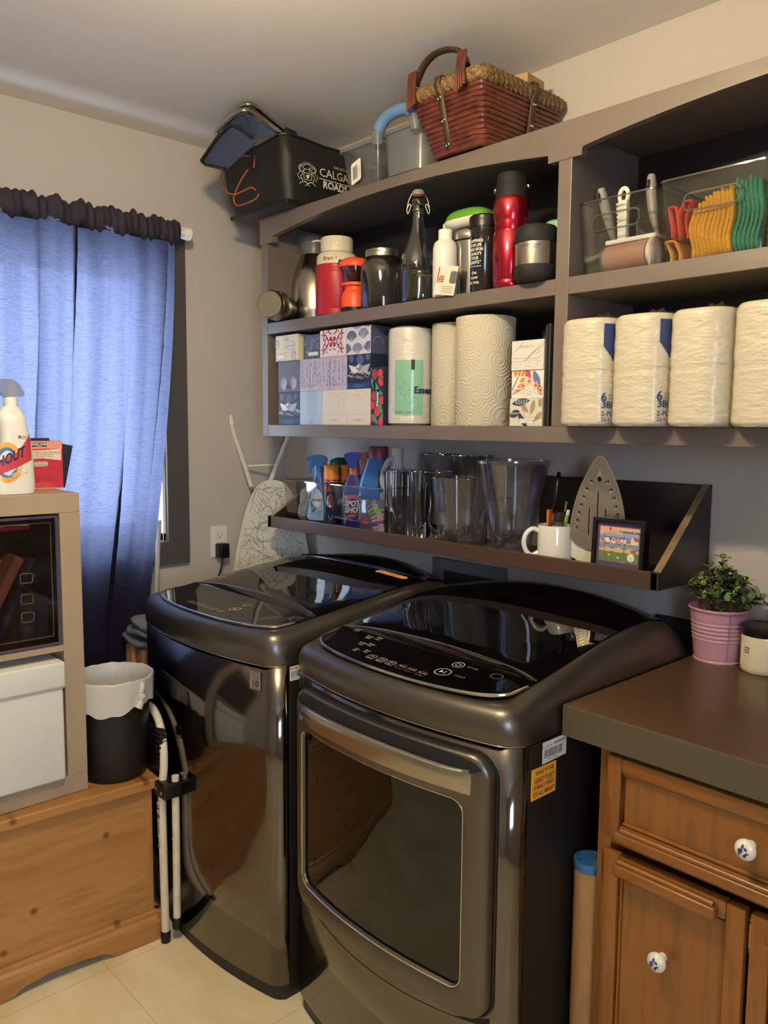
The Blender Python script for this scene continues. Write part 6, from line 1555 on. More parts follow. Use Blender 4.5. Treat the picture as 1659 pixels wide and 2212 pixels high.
# ================================================================== right bay upper shelf
CB = clear('bin_clear', 'fafbfc', .035, .45, .05)
EDGE = clear('bin_edge', 'dfe3e8', .25, .9, .05)
def organiser(x0, x1, y0, y1, z0, z1, label, tab=True, taper=.010):
    t = thing('clear_bin', label, 'bin', ((x0+x1)/2, (y0+y1)/2, z0))
    clear_tub('tub', t, x0, x1, y0, y1, z0, z1, CB, .0022, taper, .012)
    b = MB(); b.tube([Vector((a, c, z1)) for a, c in rrect(x0, x1, y0, y1, .012, 5)], .0022, EDGE, 6, closed=True); b.build('rim', t)
    if tab:
        k = taper*.35; cx = (x0+x1)/2; zz = z1 - (z1-z0)*.30
        b = MB(); b.tube([(a, y0+k-.001, c) for a, c in rrect(cx-.058, cx+.058, zz-.018, zz+.016, .012, 4)], .0024, EDGE, 6, closed=True); b.build('finger_slot', t)
    return t
organiser(1.508, 1.697, -.268, -.03, MZ, 1.938, 'clear plastic organiser bin holding brushes and lint roller')
organiser(1.705, 1.932, -.268, -.03, MZ, 1.946, 'clear plastic organiser bin filled with coloured cloths')
GH = mat('handle_grey', '8f8d88', .45)
def handle_brush(pts, head, label, tipdir):
    t = thing('cleaning_brush', label, 'brush', head)
    b = MB(); P = spline(pts, 7); n = len(P)
    b.tube(P, .0115, GH, 14, rf=lambda s: .62 + .5*sin(pi*min(1, s*1.5))**.8*(1-s*.25) if s < .97 else .55)
    b.build('handle', t)
    b = MB(); b.tube([Vector(pts[0])+Vector((0, -.0125, -.014)), Vector(pts[0])+Vector((0, -.0125, -.030))], .0042, mat('hang_hole', '2c2b2a', .7), 10); b.build('hang_hole', t)
    M = T(*head) @ RX(.45) @ RY(tipdir)
    b = MB(); b.lathe([(.0001, .006), (.020, .006), (.026, .0), (.024, -.004), (.0001, -.004)], WHITE, 28, M, sx=1.25, close=False); b.build('collar', t)
    b = MB(); b.lathe([(.024, -.004), (.026, -.012), (.0001, -.012)], mat('brush_blue', '1f4468', .4), 28, M, sx=1.25, close=False); b.build('pad', t)
    b = MB(); b.lathe([(.023, -.012), (.021, -.040), (.0001, -.040)], mat('bristle_green', '7a9a34', .8, bump=(300, .6)), 28, M, sx=1.25, close=False); b.build('bristles', t)
handle_brush([(1.521, -.20, 1.985), (1.524, -.190, 1.955), (1.532, -.175, 1.905), (1.538, -.165, 1.870), (1.540, -.165, 1.850)], (1.545, -.162, 1.842), 'grey handled scrub brush at the left end of the organiser bin', .1)
handle_brush([(1.630, -.170, 1.998), (1.632, -.170, 1.965), (1.640, -.170, 1.91), (1.650, -.170, 1.87), (1.652, -.170, 1.845)], (1.652, -.170, 1.836), 'grey handled scrub brush behind the white lint roller', .15)
t = thing('lint_roller', 'white lint roller with peach sticky roll lying in the organiser bin', 'lint roller', (1.63, -.225, MZ+.003))
M = T(1.618, -.222, MZ+.037) @ RZ(-.06) @ RY(pi/2 - .0)
b = MB(); b.lathe([(.0001, -.055), (.031, -.055), (.032, -.053), (.032, .050), (.031, .052), (.0001, .052)], mat('roll_peach', 'd8a188', .6), 32, M); b.build('sticky_roll', t)
b = MB(); b.lathe([(.034, -.060), (.034, .02), (.033, .056)], clear('roller_cover', 'efe6de', .07, .35, .1, haze=.18), 32, M, close=False); b.build('cover', t)
b = MB(); b.lathe([(.0001, .054), (.030, .054), (.034, .058), (.034, .066), (.028, .070), (.012, .072), (.0001, .072)], mat('roller_end', 'cbbfae', .45), 30, M, close=False); b.build('end_cap', t)
b = MB(); b.box(1.565, 1.690, -.245, -.200, MZ+.066, MZ+.076, WHITE, .003); b.build('holder', t)
HW = MB(); 
for k in range(9): HW.box(1.598-.0008*k-.0105, 1.598-.0008*k+.0105, -.232, -.215, MZ+.078+.009*k, MZ+.0855+.009*k, WHITE, .0025)
HW.box(1.586, 1.608, -.231, -.216, MZ+.07, MZ+.162, WHITE, .003); HW.tube([(1.596 + .0105*cos(a), -.2235, MZ+.172 + .016*sin(a)) for a in [2*pi*i/24 for i in range(24)]], .0048, WHITE, 8, closed=True); HW.build('grip', t)

def cloth(x, w, y0, y1, z0, z1, m, ph, amp, label, grp, curl=.0):
    b = MB()
    def sh(s, q):
        # fold line on top, two layers hanging down
        if s < .5: k = s*2; side = -1
        else: k = 2-s*2; side = 1
        z = z0 + (z1-z0)*sin(k*pi/2)**.8; x2 = x + side*w*.5*(1-max(0, (k-.85)/.15)**2*.9) + amp*sin((z-z0)*62+ph) + curl*(1-k)**3
        y = y0 + (y1-y0)*q + .003*sin(z*80+ph*2)
        return Vector((x2, y, z + .0012*sin(q*40+ph)))
    b.grid(sh, 46, 10, m); o = b.build('cleaning_cloth', recalc=False); sm = o.modifiers.new('thickness', 'SOLIDIFY'); sm.thickness = .0026
    return tag(o, label, 'cloth', grp)
CY_ = mat('cloth_yellow', 'eeae3c', .9, bump=(420, 1.0)); CO = mat('cloth_coral', 'e0573f', .9, bump=(420, 1.0)); CG = mat('cloth_green', '3f9478', .9, bump=(420, 1.0)); CG2 = mat('cloth_dark_green', '3c6b4c', .9, bump=(420, .8))
random.seed(9)
cloth(1.728, .018, -.250, -.06, MZ+.055, 1.898, CO, .5, .004, 'coral cloth against the left wall of the cloth bin', None, .006)
cloth(1.752, .020, -.244, -.06, MZ+.050, 1.905, CO, 2.5, .005, 'coral cloth touching the yellow cloths', None, -.004)
cloth(1.728, .022, -.250, -.08, MZ+.004, MZ+.050, CY_, 1.0, .006, 'crumpled yellow cloth under the coral cloths', None, .004)
for k in range(10):
    cloth(1.776 + .0086*k, .0058, -.256 + .001*(k % 3), -.06, MZ+.004+.001*(k % 2), 1.893 + .0022*k - .0012*(k-6)**2*.25 + .003*(k % 2), CY_, 1.0+.16*k, .0032, 'folded yellow cloth in the row of yellow cloths', 'yellow cloths in the clear bin')
for k in range(6):
    cloth(1.866 + .0086*k, .0056, -.252 + .001*(k % 2), -.06, MZ+.004, 1.926 - .004*(k % 3), CG, 2.6+.10*k, .0046, 'folded green cloth in the row of green cloths', 'green cloths in the clear bin')
b = MB(); b.box(1.917, 1.9265, -.235, -.05, MZ+.004, 1.918, CG2, .004, 3); tag(b.build('cleaning_cloth'), 'flat dark green folded cloth at the right end of the cloth bin', 'cloth')
t = thing('lined_basket', 'tan basket with cream cloth liner at the right picture edge', 'basket', (2.03, -.17, MZ))
b = MB()
for k in range(8): b.tube([Vector((a, c, MZ+.008+.0115*k)) for a, c in rrect(1.948-.001*k, 2.14, -.262-.001*k, -.05, .02, 4)], .0068, mat('tan_weave', 'b98a5a', .6), 8, closed=True)
b.build('woven_body', t)
b = MB(); lo = [[Vector((a, c, z)) for a, c in rrect(1.944-o, 2.144+o, -.266-o, -.046+o*.5, .022, 4)] for z, o in ((MZ+.098, .004), (MZ+.105, .007), (MZ+.135, .005), (MZ+.140, .0), (MZ+.135, -.004), (MZ+.05, -.006))]
b.loops(lo, mat('liner_cream', 'd8c8ae', .9, bump=(60, .3)), True); b.build('cloth_liner', t, recalc=False)
# ================================================================== on the brown ledge
LZ = 1.1044
organiser(.268, .505, -.205, -.055, LZ, 1.248, 'clear plastic bin at the left end of the ledge holding fabric freshener', False, .012)
organiser(.520, .815, -.205, -.055, LZ, 1.248, 'clear plastic bin on the ledge holding stain spray and detergent', False, .016)
MESH = mat('mesh_cotton', 'cfc7ba', .95, noise=(420, '8d8478', (1, 1, 1), 1), bump=(380, 1.2))
b = MB()
def sack(s, q):
    a = s*2*pi; z = q*.118; r = .046*(1-.22*q)*(1+.10*sin(a*3+q*4)+.05*sin(a*7-q*9))
    if q > .9: r *= (1-q)/.1*.8+.2
    if q < .1: r *= .80+2*q
    return Vector((.326 + r*cos(a) + .008*q, -.125 + r*.85*sin(a), LZ+.003+z))
b.grid(sack, 40, 22, MESH, closeu=True); b.add([sack(i/40, 1) for i in range(40)], [tuple(range(40))], MESH); b.add([sack(i/40, 0) for i in range(40)], [tuple(range(40))], MESH)
tag(b.build('mesh_bag'), 'cream netted laundry bag in the left ledge bin', 'bag')
FB = mat('freshener_blue', '3f78b8', .25, coat=.3); FC = clear('freshener_body', '9fc0e0', .06, .35, .08, haze=.55, hazecol='6f9cd0')
t = thing('freshener_bottle', 'blue fabric freshener trigger spray in the left ledge bin', 'spray bottle', (.392, -.135, LZ+.003))
M = T(.385, -.130, LZ+.003) @ RZ(radians(38))
b = MB()
def fbody(s, q):
    a = s*2*pi; z = q*.158; w = .049*(1-q)**.75*1.0 + .0175 if q < 1 else .0175
    w = .050 - .0325*(q**1.15); d = .026 - .0085*q; n = 2.4; u = (abs(cos(a))**n+abs(sin(a))**n)**(-1/n)
    k = .94 if q < .02 else 1
    return M @ Vector((w*cos(a)*u*k, d*sin(a)*u*k, z))
b.grid(fbody, 44, 24, FC, closeu=True); b.add([fbody(i/44, 0) for i in range(44)], [tuple(range(44))], FC); b.build('bottle', t)
b = MB(); b.lathe([(.0185, .152), (.0185, .190), (.020, .20), (.0001, .202)], FB, 26, M); fr = frame(M @ Vector((0, 0, 0)), M.to_3x3() @ Vector((1, 0, 0)), (0, 0, 1))
b.prism(spl2([(.024, .205), (.026, .218), (.012, .229), (-.010, .231), (-.030, .227), (-.041, .219), (-.040, .212), (-.026, .206), (-.020, .196), (.020, .190)], 5, True), -.017, .017, FB, fr, True); b.build('spray_head', t)
b = MB(); b.prism([(-.022, .206), (-.031, .202), (-.036, .178), (-.040, .168), (-.034, .166), (-.028, .182), (-.020, .196)], -.007, .007, FB, fr); b.build('trigger', t)
b = MB(); ff_ = lambda a, c, d=0.0: M @ Vector((a, -(.0265-.0085*(c/.158)) *(1-min(.9, abs(a)/(.051-.0325*((c/.158)**1.15)))**2.4)**(1/2.4) - .0008 - d, c))
b.poly(spl2([(-.036, .012), (-.034, .05), (-.022, .095), (-.010, .112), (.004, .112), (.014, .095), (.024, .055), (.028, .012), (.0, .006)], 4, True), mat('label_aqua', 'a9d2e8', .4), ff_, .0003); b.poly(ell(-.003, .076, .017, .024, 20), PAPER, ff_, .0006); b.text('febreze', .0125, ff_, LNAV, -.003, .076, .0010, bold=.02, shear=.2)
b.poly([(-.034, .046), (.025, .046), (.024, .055), (-.032, .055)], LBL, ff_, .0006); b.text('GENTLE+FRESH', .0048, ff_, PAPER, -.004, .0505, .0010)
for k in range(5): b.text('freshens fabrics around the home', .0034, ff_, LNAV, -.004, .036-.005*k, .0008)
b.build('label', t, recalc=False)
AO = mat('aerosol_orange', 'd8802c', .35); AB = mat('aerosol_navy', '22345e', .28, coat=.4)
def aerosol(x, y, label, text):
    t = thing('static_spray', label, 'aerosol can', (x, y, LZ+.003)); M = T(x, y, LZ+.003)
    b = MB(); b.lathe([(.0001, 0), (.025, 0), (.026, .002), (.026, .150), (.0245, .153)], AB, 36, M, close=False); b.build('can', t)
    b = MB(); b.lathe([(.0262, .150), (.0262, .196), (.024, .199), (.0001, .199)], AO, 36, M, close=False); b.build('cap', t)
    b = MB(); f = cyl(x, y, .0262, LZ+.003, radians(-45)); OR = mat('aerosol_print_orange', 'e8782c', .4)
    b.text('STATIC', .021, f, OR, 0, .138, .0006, bold=.03, sx=.8); b.text('GUARD', .021, f, OR, 0, .118, .0006, bold=.03, sx=.8); b.poly(ell(0, .078, .014, .022, 20), PAPER, f, .0004); b.poly(ell(.002, .082, .011, .013, 18), mat('aerosol_red', 'c03a34', .4), f, .0008)
    for k in range(4): b.poly([(-.022, .048-.004*k), (.020, .048-.004*k), (.020, .050-.004*k), (-.022, .050-.004*k)], OR, f, .0005)
    b.ribbon([(-.008, .030), (0, .012), (.008, .030)], .002, PAPER, f, .0005); b.build('print', t, recalc=False)
aerosol(.458, -.135, 'orange capped static spray can in the left ledge bin', '')
aerosol(.492, -.088, 'orange capped static spray can at the back right of the left ledge bin', '')
t = thing('green_cap_can', 'dark can with wavy green cap behind the static spray cans', 'aerosol can', (.435, -.085, LZ+.003))
M = T(.436, -.083, LZ+.003)
b = MB(); b.lathe([(.0001, 0), (.030, 0), (.030, .165), (.0001, .165)], mat('can_dark', '23262c', .4), 30, M); b.build('can', t)
b = MB(); b.lathe([(.0305, .163), (.0305, .212)], mat('cap_green', '1f5a40', .35), 36, M, close=False); 
b.v = [Vector((v.x, v.y, v.z + (.010*abs(cos(math.atan2(v.y+.083, v.x-.436)+pi/4))**2 if v.z > LZ+.19 else 0))) for v in b.v]; o = b.build('cap', t); sm = o.modifiers.new('thickness', 'SOLIDIFY'); sm.thickness = .002

VIO = mat('spot_violet', '2e2f74', .25, coat=.3); TRB = mat('trigger_violet', '4a55b8', .3); TRO = mat('trigger_rust', 'b0603a', .35)
t = thing('stain_spray', 'violet stain remover trigger spray with green label on the ledge', 'spray bottle', (.585, -.140, LZ+.003))
M = T(.588, -.142, LZ+.003) @ RZ(radians(36))
b = MB()
def sbody(s, q):
    a = s*2*pi; z = q*.172; k = 1 if q < .62 else 1 - .55*((q-.62)/.38)**1.2
    k *= 1 - .10*max(0, 1-abs(q-.60)/.08); n = 2.8; u = (abs(cos(a))**n+abs(sin(a))**n)**(-1/n)
    if q < .03: k *= .95
    return M @ Vector((.042*k*cos(a)*u, .026*(.4+.6*k)*sin(a)*u, z))
b.grid(sbody, 44, 30, VIO, closeu=True); b.add([sbody(i/44, 0) for i in range(44)], [tuple(range(44))], VIO); b.build('bottle', t)
b = MB(); b.lathe([(.0175, .170), (.0175, .194), (.015, .196)], TRO, 24, M); b.build('collar', t)
fr = frame(M @ Vector((0, 0, 0)), M.to_3x3() @ Vector((1, 0, 0)), (0, 0, 1))
b = MB(); b.prism(spl2([(-.016, .196), (-.024, .215), (-.034, .228), (-.030, .240), (-.010, .246), (.020, .244), (.024, .232), (.012, .220), (.012, .196)], 4, True), -.012, .012, TRB, fr, True); b.build('spray_head', t)
b = MB(); b.prism([(.024, .246), (.040, .246), (.042, .236), (.040, .228), (.024, .228)], -.010, .010, TRO, fr, True); b.prism([(.022, .228), (.032, .222), (.042, .195), (.040, .186), (.033, .190), (.022, .212)], -.006, .006, TRO, fr, True); b.build('trigger', t)
b = MB(); sf_ = lambda a, c, d=0.0: M @ Vector((a, -.0262*(1-min(.95, abs(a)/.0425)**2.8)**(1/2.8) - .0008 - d, c))
LG = mat('spot_green', '4f8a4c', .4)
b.poly([(-.030, .006), (.028, .006), (.028, .098), (.018, .110), (-.018, .110), (-.030, .098)], LG, sf_, .0002); b.ribbon([(-.022+.044*i/10, .092+.010*sin(pi*i/10)) for i in range(11)], .011, mat('spot_pink', 'd84a78', .4), sf_, .0005)
b.text('SPOT', .025, sf_, PAPER, -.002, .079, .0010, bold=.05, sx=.85, shear=.15); b.text('SHOT', .025, sf_, PAPER, .002, .058, .0010, bold=.05, sx=.85, shear=.15)
b.poly(ell(-.004, .040, .022, .006, 16, .25), mat('spot_red', 'c8382c', .4), sf_, .0006); b.text('INSTANT', .006, sf_, PAPER, -.004, .040, .0010)
for k in range(4): b.ribbon([(-.028, .016+.004*k), (.026, .024+.004*k)], .0012, mat('spot_lemon', 'd8d050', .4), sf_, .0006)
b.build('label', t, recalc=False)
DB = mat('downy_blue', '2c68ac', .3, coat=.3)
t = thing('softener_jug', 'big blue fabric softener jug with maroon cap in the right ledge bin', 'jug', (.665, -.095, LZ+.003))
M = T(.652, -.106, LZ+.003) @ RZ(radians(20))
b = MB()
def dj(s, q):
    a = s*2*pi; z = q*.230; k = 1 if q < .55 else 1-.50*((q-.55)/.45)**1.25; n = 2.6; u = (abs(cos(a))**n+abs(sin(a))**n)**(-1/n)
    return M @ Vector((.062*k*cos(a)*u + (.010*(1-k)), .036*(.3+.7*k)*sin(a)*u, z))
b.grid(dj, 48, 28, DB, closeu=True); b.add([dj(i/48, 0) for i in range(48)], [tuple(range(48))], DB); b.build('body', t)
b = MB(); b.poly(ell(.022, .165, .014, .042, 20, .35), mat('downy_dark', '14304e', .5), lambda a, c, d=0.0: M @ Vector((a, -.0345*(1-.35*max(0, (c-.125)/.1)) - .001 - d, c)), .0)
dl = lambda a, c, d=0.0: M @ Vector((a, -.0365*(1-min(.95, abs(a)/.063)**2.6)**(1/2.6) - .0008 - d, c))
b.poly([(-.044, .03), (.040, .03), (.040, .118), (-.044, .118)], mat('downy_label', 'c3cfe2', .4), dl, .0002); b.text('Downy', .030, dl, LNAV, -.004, .092, .0008, bold=.03); b.text('SOFTENER', .008, dl, LNAV, -.004, .072, .0008); b.build('label', t, recalc=False)
b = MB(); b.lathe([(.032, .226), (.032, .262), (.030, .266), (.0001, .266)], mat('cap_maroon', '7c3040', .4), 32, M @ T(.010, 0, 0), close=False); b.build('cap', t)
t = thing('scoop_packet', 'clear packet printed with coloured measuring scoops in the right ledge bin', 'packet', (.735, -.165, LZ+.003))
PKT = clear('packet_film', 'e8e6ea', .07, .4, .06, haze=.35, hazecol='d8d2d6')
b = MB(); b.box(.662, .806, -.184, -.160, LZ+.003, LZ+.105, PKT, .006, 3); b.build('film_bag', t)
fr = frame((.672, -.1852, LZ+.004), (1, 0, 0), (0, 0, 1)); b = MB(); random.seed(31)
SC_ = [('lilac', 'b08fc8'), ('mint', 'b9d690'), ('lime', '9ccc4c'), ('blush', 'e0b0b4'), ('rose', 'e8b4c0'), ('indigo', '5f63a8'), ('pale_rose', 'e6c3c8')]
for k, (x, z, ci) in enumerate(((.052, .088, 0), (.060, .076, 1), (.068, .066, 2), (.078, .054, 3), (.082, .042, 4), (.086, .031, 5), (.088, .020, 4), (.092, .010, 6), (.112, .075, 2), (.118, .060, 1), (.116, .048, 3), (.122, .026, 3))):
    m = mat('scoop_' + SC_[ci][0], SC_[ci][1], .4); dk = mat('scoop_edge_' + SC_[ci][0], SC_[ci][1], .25); ro = .55 - .055*k if k < 8 else .2
    c_, s_ = cos(ro), sin(ro)
    b.ribbon([(x-.030*c_, z-.030*s_), (x, z)], .0075, m, fr, .0006+.0002*k); b.poly(ell(x+.008*c_, z+.008*s_, .0135, .0085, 16, ro), m, fr, .0008+.0002*k); b.ribbon(ell(x+.008*c_, z+.008*s_, .0105, .006, 14, ro), .0012, PAPER, fr, .0010+.0002*k, closed=True); b.ribbon(ell(x-.030*c_, z-.030*s_, .004, .003, 10, ro), .0012, dk, fr, .0010+.0002*k, closed=True)
b.poly(ell(.018, .032, .016, .014, 16), mat('packet_red', 'c8504c', .4), fr, .0004)
b.build('scoop_print', t, recalc=False)
t = thing('white_jug', 'white bleach jug with loop handle at the end of the right ledge bin', 'jug', (.785, -.095, LZ+.003))
M = T(.756, -.108, LZ+.003) @ RZ(radians(40)); WJ = mat('jug_white', 'b9b8c2', .4)
b = MB(); b.lathe([(.0001, 0), (.044, 0), (.046, .004), (.046, .120), (.040, .150), (.028, .185), (.018, .215), (.0165, .246)], WJ, 40, M, close=False, sy=.75)
b.tube(spline([(-.012, 0, .232), (-.030, 0, .220), (-.044, 0, .188), (-.047, 0, .155), (-.038, 0, .132), (-.02, 0, .125)], 6), .009, WJ, 12, M=M); b.build('body', t)
b = MB(); b.lathe([(.0195, .242), (.0195, .262), (.018, .264), (.0001, .264)], mat('jug_cap', 'c9c4c2', .45), 28, M, close=False); b.build('cap', t)
b = MB(); f = lambda a, c, d=0.0: M @ Vector((.0465*sin(a/.046)+0, -.0465*.75*cos(a/.046) - d, c)); b.poly([(-.03, .03), (.03, .03), (.03, .112), (-.03, .112)], mat('jug_label', 'c9bfa8', .5), f, .0005)
for k in range(12): b.poly([(-.026, .105-.006*k), (.026, .105-.006*k), (.026, .1075-.006*k), (-.026, .1075-.006*k)], INK, f, .0009)
b.build('back_label', t, recalc=False)

# glass vases
VG = clear('vase_glass', 'fafbfd', .05, .92, .02, haze=.03, hazecol='d9dcec')
VR = mat('vase_ribbed_glass', 'f8fafc', .0, trans=1.0, ior=1.45)
def vase(prof, thick, x, y, label, name='glass_vase', fn=None, n=56, base=.008, sx=1, sy=1, rot=0):
    M = T(x, y, LZ+.0006) @ RZ(rot)
    inner = [(max(.0006, r-thick), z) for r, z in reversed(prof) if z > base] + [(.0006, base)]
    b = MB(); rp_ = [M @ Vector((prof[-1][0]*(1 if fn is None else fn(a, prof[-1][1]))*cos(a)*sx, prof[-1][0]*(1 if fn is None else fn(a, prof[-1][1]))*sin(a)*sy, prof[-1][1])) for a in [2*pi*i/n for i in range(n)]]
    b.tube(rp_, .0016, EDGE, 6, closed=True)
    b.lathe([(.0006, 0.0)] + prof + inner, VR if 'ribbed glass vase n' in label or 'slim' in label or 'fluted glass vase w' in label or 'footed glass vase w' in label else VG, n, M, close=False, fn=fn, sx=sx, sy=sy)
    return tag(b.build(name), label, 'vase')
vase([(.044, 0), (.047, .004), (.048, .10), (.048, .196), (.047, .200)], .006, .832, -.165, 'clear ribbed glass vase next to the white jug', fn=lambda a, z: 1 + .085*cos(a*9), n=108)
vase([(.022, 0), (.024, .004), (.023, .05), (.020, .10), (.023, .16), (.027, .198), (.027, .201)], .004, .905, -.165, 'slim wavy glass vase between ribbed vase and footed vase', fn=lambda a, z: 1 + .10*cos(a*6+z*14), n=72)
vase([(.030, 0), (.032, .005), (.022, .016), (.020, .03), (.029, .05), (.031, .07), (.026, .11), (.030, .16), (.043, .198), (.0445, .202)], .0035, .972, -.150, 'small footed glass vase with flared rim', base=.034)
vase([(.060, 0), (.064, .006), (.067, .05), (.080, .186), (.0805, .190)], .004, 1.066, -.150, 'wide tapered glass vase with heavy square base', fn=lambda a, z: (abs(cos(a))**4+abs(sin(a))**4)**(-1/4)*.90, n=72, base=.020, rot=.2)
vase([(.032, 0), (.034, .004), (.034, .06), (.036, .15), (.046, .215), (.055, .245), (.056, .250)], .004, 1.026, -.062, 'fluted glass vase with frilled rim behind the tapered vase', fn=lambda a, z: 1 + (.03+.05*(z/.25)**3)*cos(a*16+z*30), n=128)
vase([(.026, 0), (.028, .004), (.022, .03), (.026, .10), (.044, .20), (.058, .248), (.059, .250)], .003, .902, -.064, 'thin trumpet glass vase at the back, left of the fluted vase')
vase([(.050, 0), (.054, .006), (.060, .05), (.078, .14), (.098, .232), (.101, .240), (.100, .243)], .005, 1.228, -.128, 'largest flared glass vase with thick rolled rim', base=.014)
vase([(.028, 0), (.031, .004), (.032, .05), (.026, .075), (.013, .092), (.012, .118), (.0165, .132)], .0025, 1.140, -.042, 'small glass carafe behind the largest flared vase')
b = MB(); b.box(1.318, 1.366, -.075, -.040, LZ+.0006, LZ+.110, VG, .003); tag(b.build('glass_block'), 'clear rectangular glass block vase behind the white mug', 'vase')

CER = mat('mug_white', 'e4e0d8', .15, coat=.5)
t = thing('mug', 'white mug holding pens and a magnifier on the ledge', 'mug', (1.402, -.168, LZ))
M = T(1.402, -.168, LZ+.0005)
b = MB(); b.lathe([(.0005, 0), (.040, 0), (.0445, .003), (.0450, .010), (.0450, .086), (.0442, .088), (.0425, .087), (.0420, .010), (.0005, .007)], CER, 48, M, close=False); b.build('cup', t)
b = MB(); b.tube(spline([(.043, 0, .072), (.058, 0, .078), (.074, 0, .066), (.080, 0, .044), (.074, 0, .022), (.060, 0, .010), (.043, 0, .018)], 7), .0062, CER, 12, M=M @ RZ(radians(-132))); b.build('handle', t)
t = thing('magnifier', 'black framed magnifying glass standing in the white mug', 'magnifier', (1.392, -.160, LZ+.02))
M = T(1.392, -.160, LZ+.145) @ RY(.12) @ RZ(radians(126))
b = MB(); b.tube([(.034*cos(a), 0, .048*sin(a)+.025) for a in [2*pi*i/40 for i in range(40)]], .0055, BLACK, 10, closed=True, M=M); b.build('frame', t)
b = MB(); b.lathe([(.0005, -.0015), (.033, -.0005), (.033, .0005), (.0005, .0015)], clear('lens', 'd8dcd8', .08, .5), 32, M @ T(0, 0, .025) @ RX(pi/2) @ Matrix.Diagonal((1, 1.42, 1, 1))); b.build('lens', t)
b = MB(); b.tube([(0, 0, -.020), (-.002, 0, -.07), (-.004, 0, -.125)], .0058, mat('handle_rust', '6a3c24', .4), 10, M=M); b.build('handle', t)
def pen(x, y, tilt, yaw, L0, L1, m, m2, name, label, cat, r=.0042):
    t = thing(name, label, cat, (x, y, LZ+.02)); M = T(x, y, LZ+.09) @ RZ(yaw) @ RY(tilt)
    b = MB(); b.tube([(0, 0, -.07), (0, 0, L0)], r, m, 12, M=M); b.build('barrel', t)
    b = MB(); b.tube([(0, 0, L0), (0, 0, L1)], r*.85, m2, 12, M=M); b.build('tip', t); return t
pen(1.418, -.158, .16, -.3, .035, .060, BLACK, CHROME, 'pen', 'black pen with silver clip end standing in the mug', 'pen')
pen(1.430, -.168, .26, -.2, .028, .040, mat('marker_green', '7aa43c', .4), WHITE, 'marker', 'light green marker with white end standing in the mug', 'marker', .005)
b = MB(); b.box(1.398, 1.436, -.192, -.176, LZ+.045, LZ+.102, clear('box_clear', 'e3e8e4', .1, .5), .004, 3); t = b.build('pin_box'); tag(t, 'small clear plastic box poking out of the mug', 'box')
b = MB(); b.box(1.404, 1.430, -.189, -.180, LZ+.05, LZ+.088, mat('slip_white', 'cfcabb', .6), .001); b.build('paper_slip', t)
b = MB(); b.box(1.374, 1.380, -.170, -.155, LZ+.06, LZ+.125, mat('tag_orange', 'd8702c', .4), .001, M=T(0, 0, 0)); tag(b.build('orange_clip'), 'small orange clip beside the magnifier in the mug', 'clip')
b = MB(); b.box(1.440, 1.450, -.118, -.085, LZ+.0005, LZ+.105, mat('mauve_card', '8c7478', .6), .001); tag(b.build('mauve_card'), 'mauve card standing between the white mug and the iron', 'card')

# iron on its heel, soleplate to the front
t = thing('steam_iron', 'white steam iron standing upright with its metal soleplate forward', 'iron', (1.512, -.13, LZ))
Ui = Vector((.955, .296, 0)); Zi = Vector((-.004, .02, 1)).normalized(); Ni = Ui.cross(Zi).normalized()
fr = frame((1.511, -.150, LZ), Ui, Zi, Ni)
half = [(.0, .266), (.010, .259), (.022, .240), (.036, .212), (.050, .178), (.060, .140), (.066, .105), (.068, .078), (.064, .060), (.046, .044), (.022, .037), (.0, .035)]
hs = spl2(half, 5); sole = hs + [(-a, c) for a, c in reversed(hs[1:-1])]
SOLE = mat('soleplate', (.36, .33, .29, 1), .36, 1.0)
b = MB(); b.prism(sole, -.006, .0, SOLE, fr); b.ribbon(sole, .0025, mat('sole_rim', (.5, .47, .42, 1), .3, 1.0), fr, .0008, closed=True)
DKS = mat('steam_dark', '2e2a26', .4, .8); LTS = mat('steam_ridge', (.62, .58, .52, 1), .25, 1.0)
for k, (a, c) in enumerate(((.020, .201), (.030, .182), (.0375, .162), (.043, .142), (.047, .122), (.050, .103), (.0515, .085))):
    for s in (-1, 1):
        if s == 1 and c < .10: continue
        ro = s*(.55-.11*k)*-1 + pi/2 - s*.5
        b.poly(ell(s*a, c, .0078, .0052, 14, ro), LTS, fr, .0007); b.poly(ell(s*(a-.001), c+.001, .0060, .0036, 12, ro), DKS, fr, .0011); b.poly(ell(s*(a-.0018), c-.0008, .0040, .0020, 10, ro), LTS, fr, .0014)
b.poly(spl2([(0, .232), (.006, .216), (.007, .206), (0, .200), (-.007, .206), (-.006, .216)], 4, True), LTS, fr, .0007); b.poly(ell(0, .209, .0055, .007, 12), DKS, fr, .0011)
for a, z0, z1 in ((0, .090, .178), (-.020, .072, .138), (.020, .072, .138)): b.ribbon([(a-.0012, z0), (a-.0012, z1)], .004, DKS, fr, .0007); b.ribbon([(a+.0012, z0), (a+.0012, z1)], .002, LTS, fr, .0009)
b.build('soleplate', t, recalc=False)
IW = mat('iron_white', 'd8d2c4', .4)
lo = []
for q in range(9):
    d = -.006 - .058*q/8; k = 1 - .45*(q/8)**2
    lo.append([fr(a*k*.97, .003 + (c-.003)*(1-.28*(q/8)**1.5)*.985 if c > .07 else .003 + max(0, (c-.040))*.4, d) for a, c in sole])
b = MB(); b.loops(lo, IW, True, True, True); b.build('body', t)
skirt = spl2([(-.064, .070), (-.062, .030), (-.052, .004), (.052, .004), (.062, .030), (.064, .070), (.046, .046), (.022, .0395), (0, .0375), (-.022, .0395), (-.046, .046)], 4, True)
b = MB(); b.prism([(-.066, .078), (-.064, .035), (-.052, .001), (.052, .001), (.064, .035), (.066, .078)], -.030, -.0075, IW, fr)
IL = mat('iron_line', '6f6a60', .6)
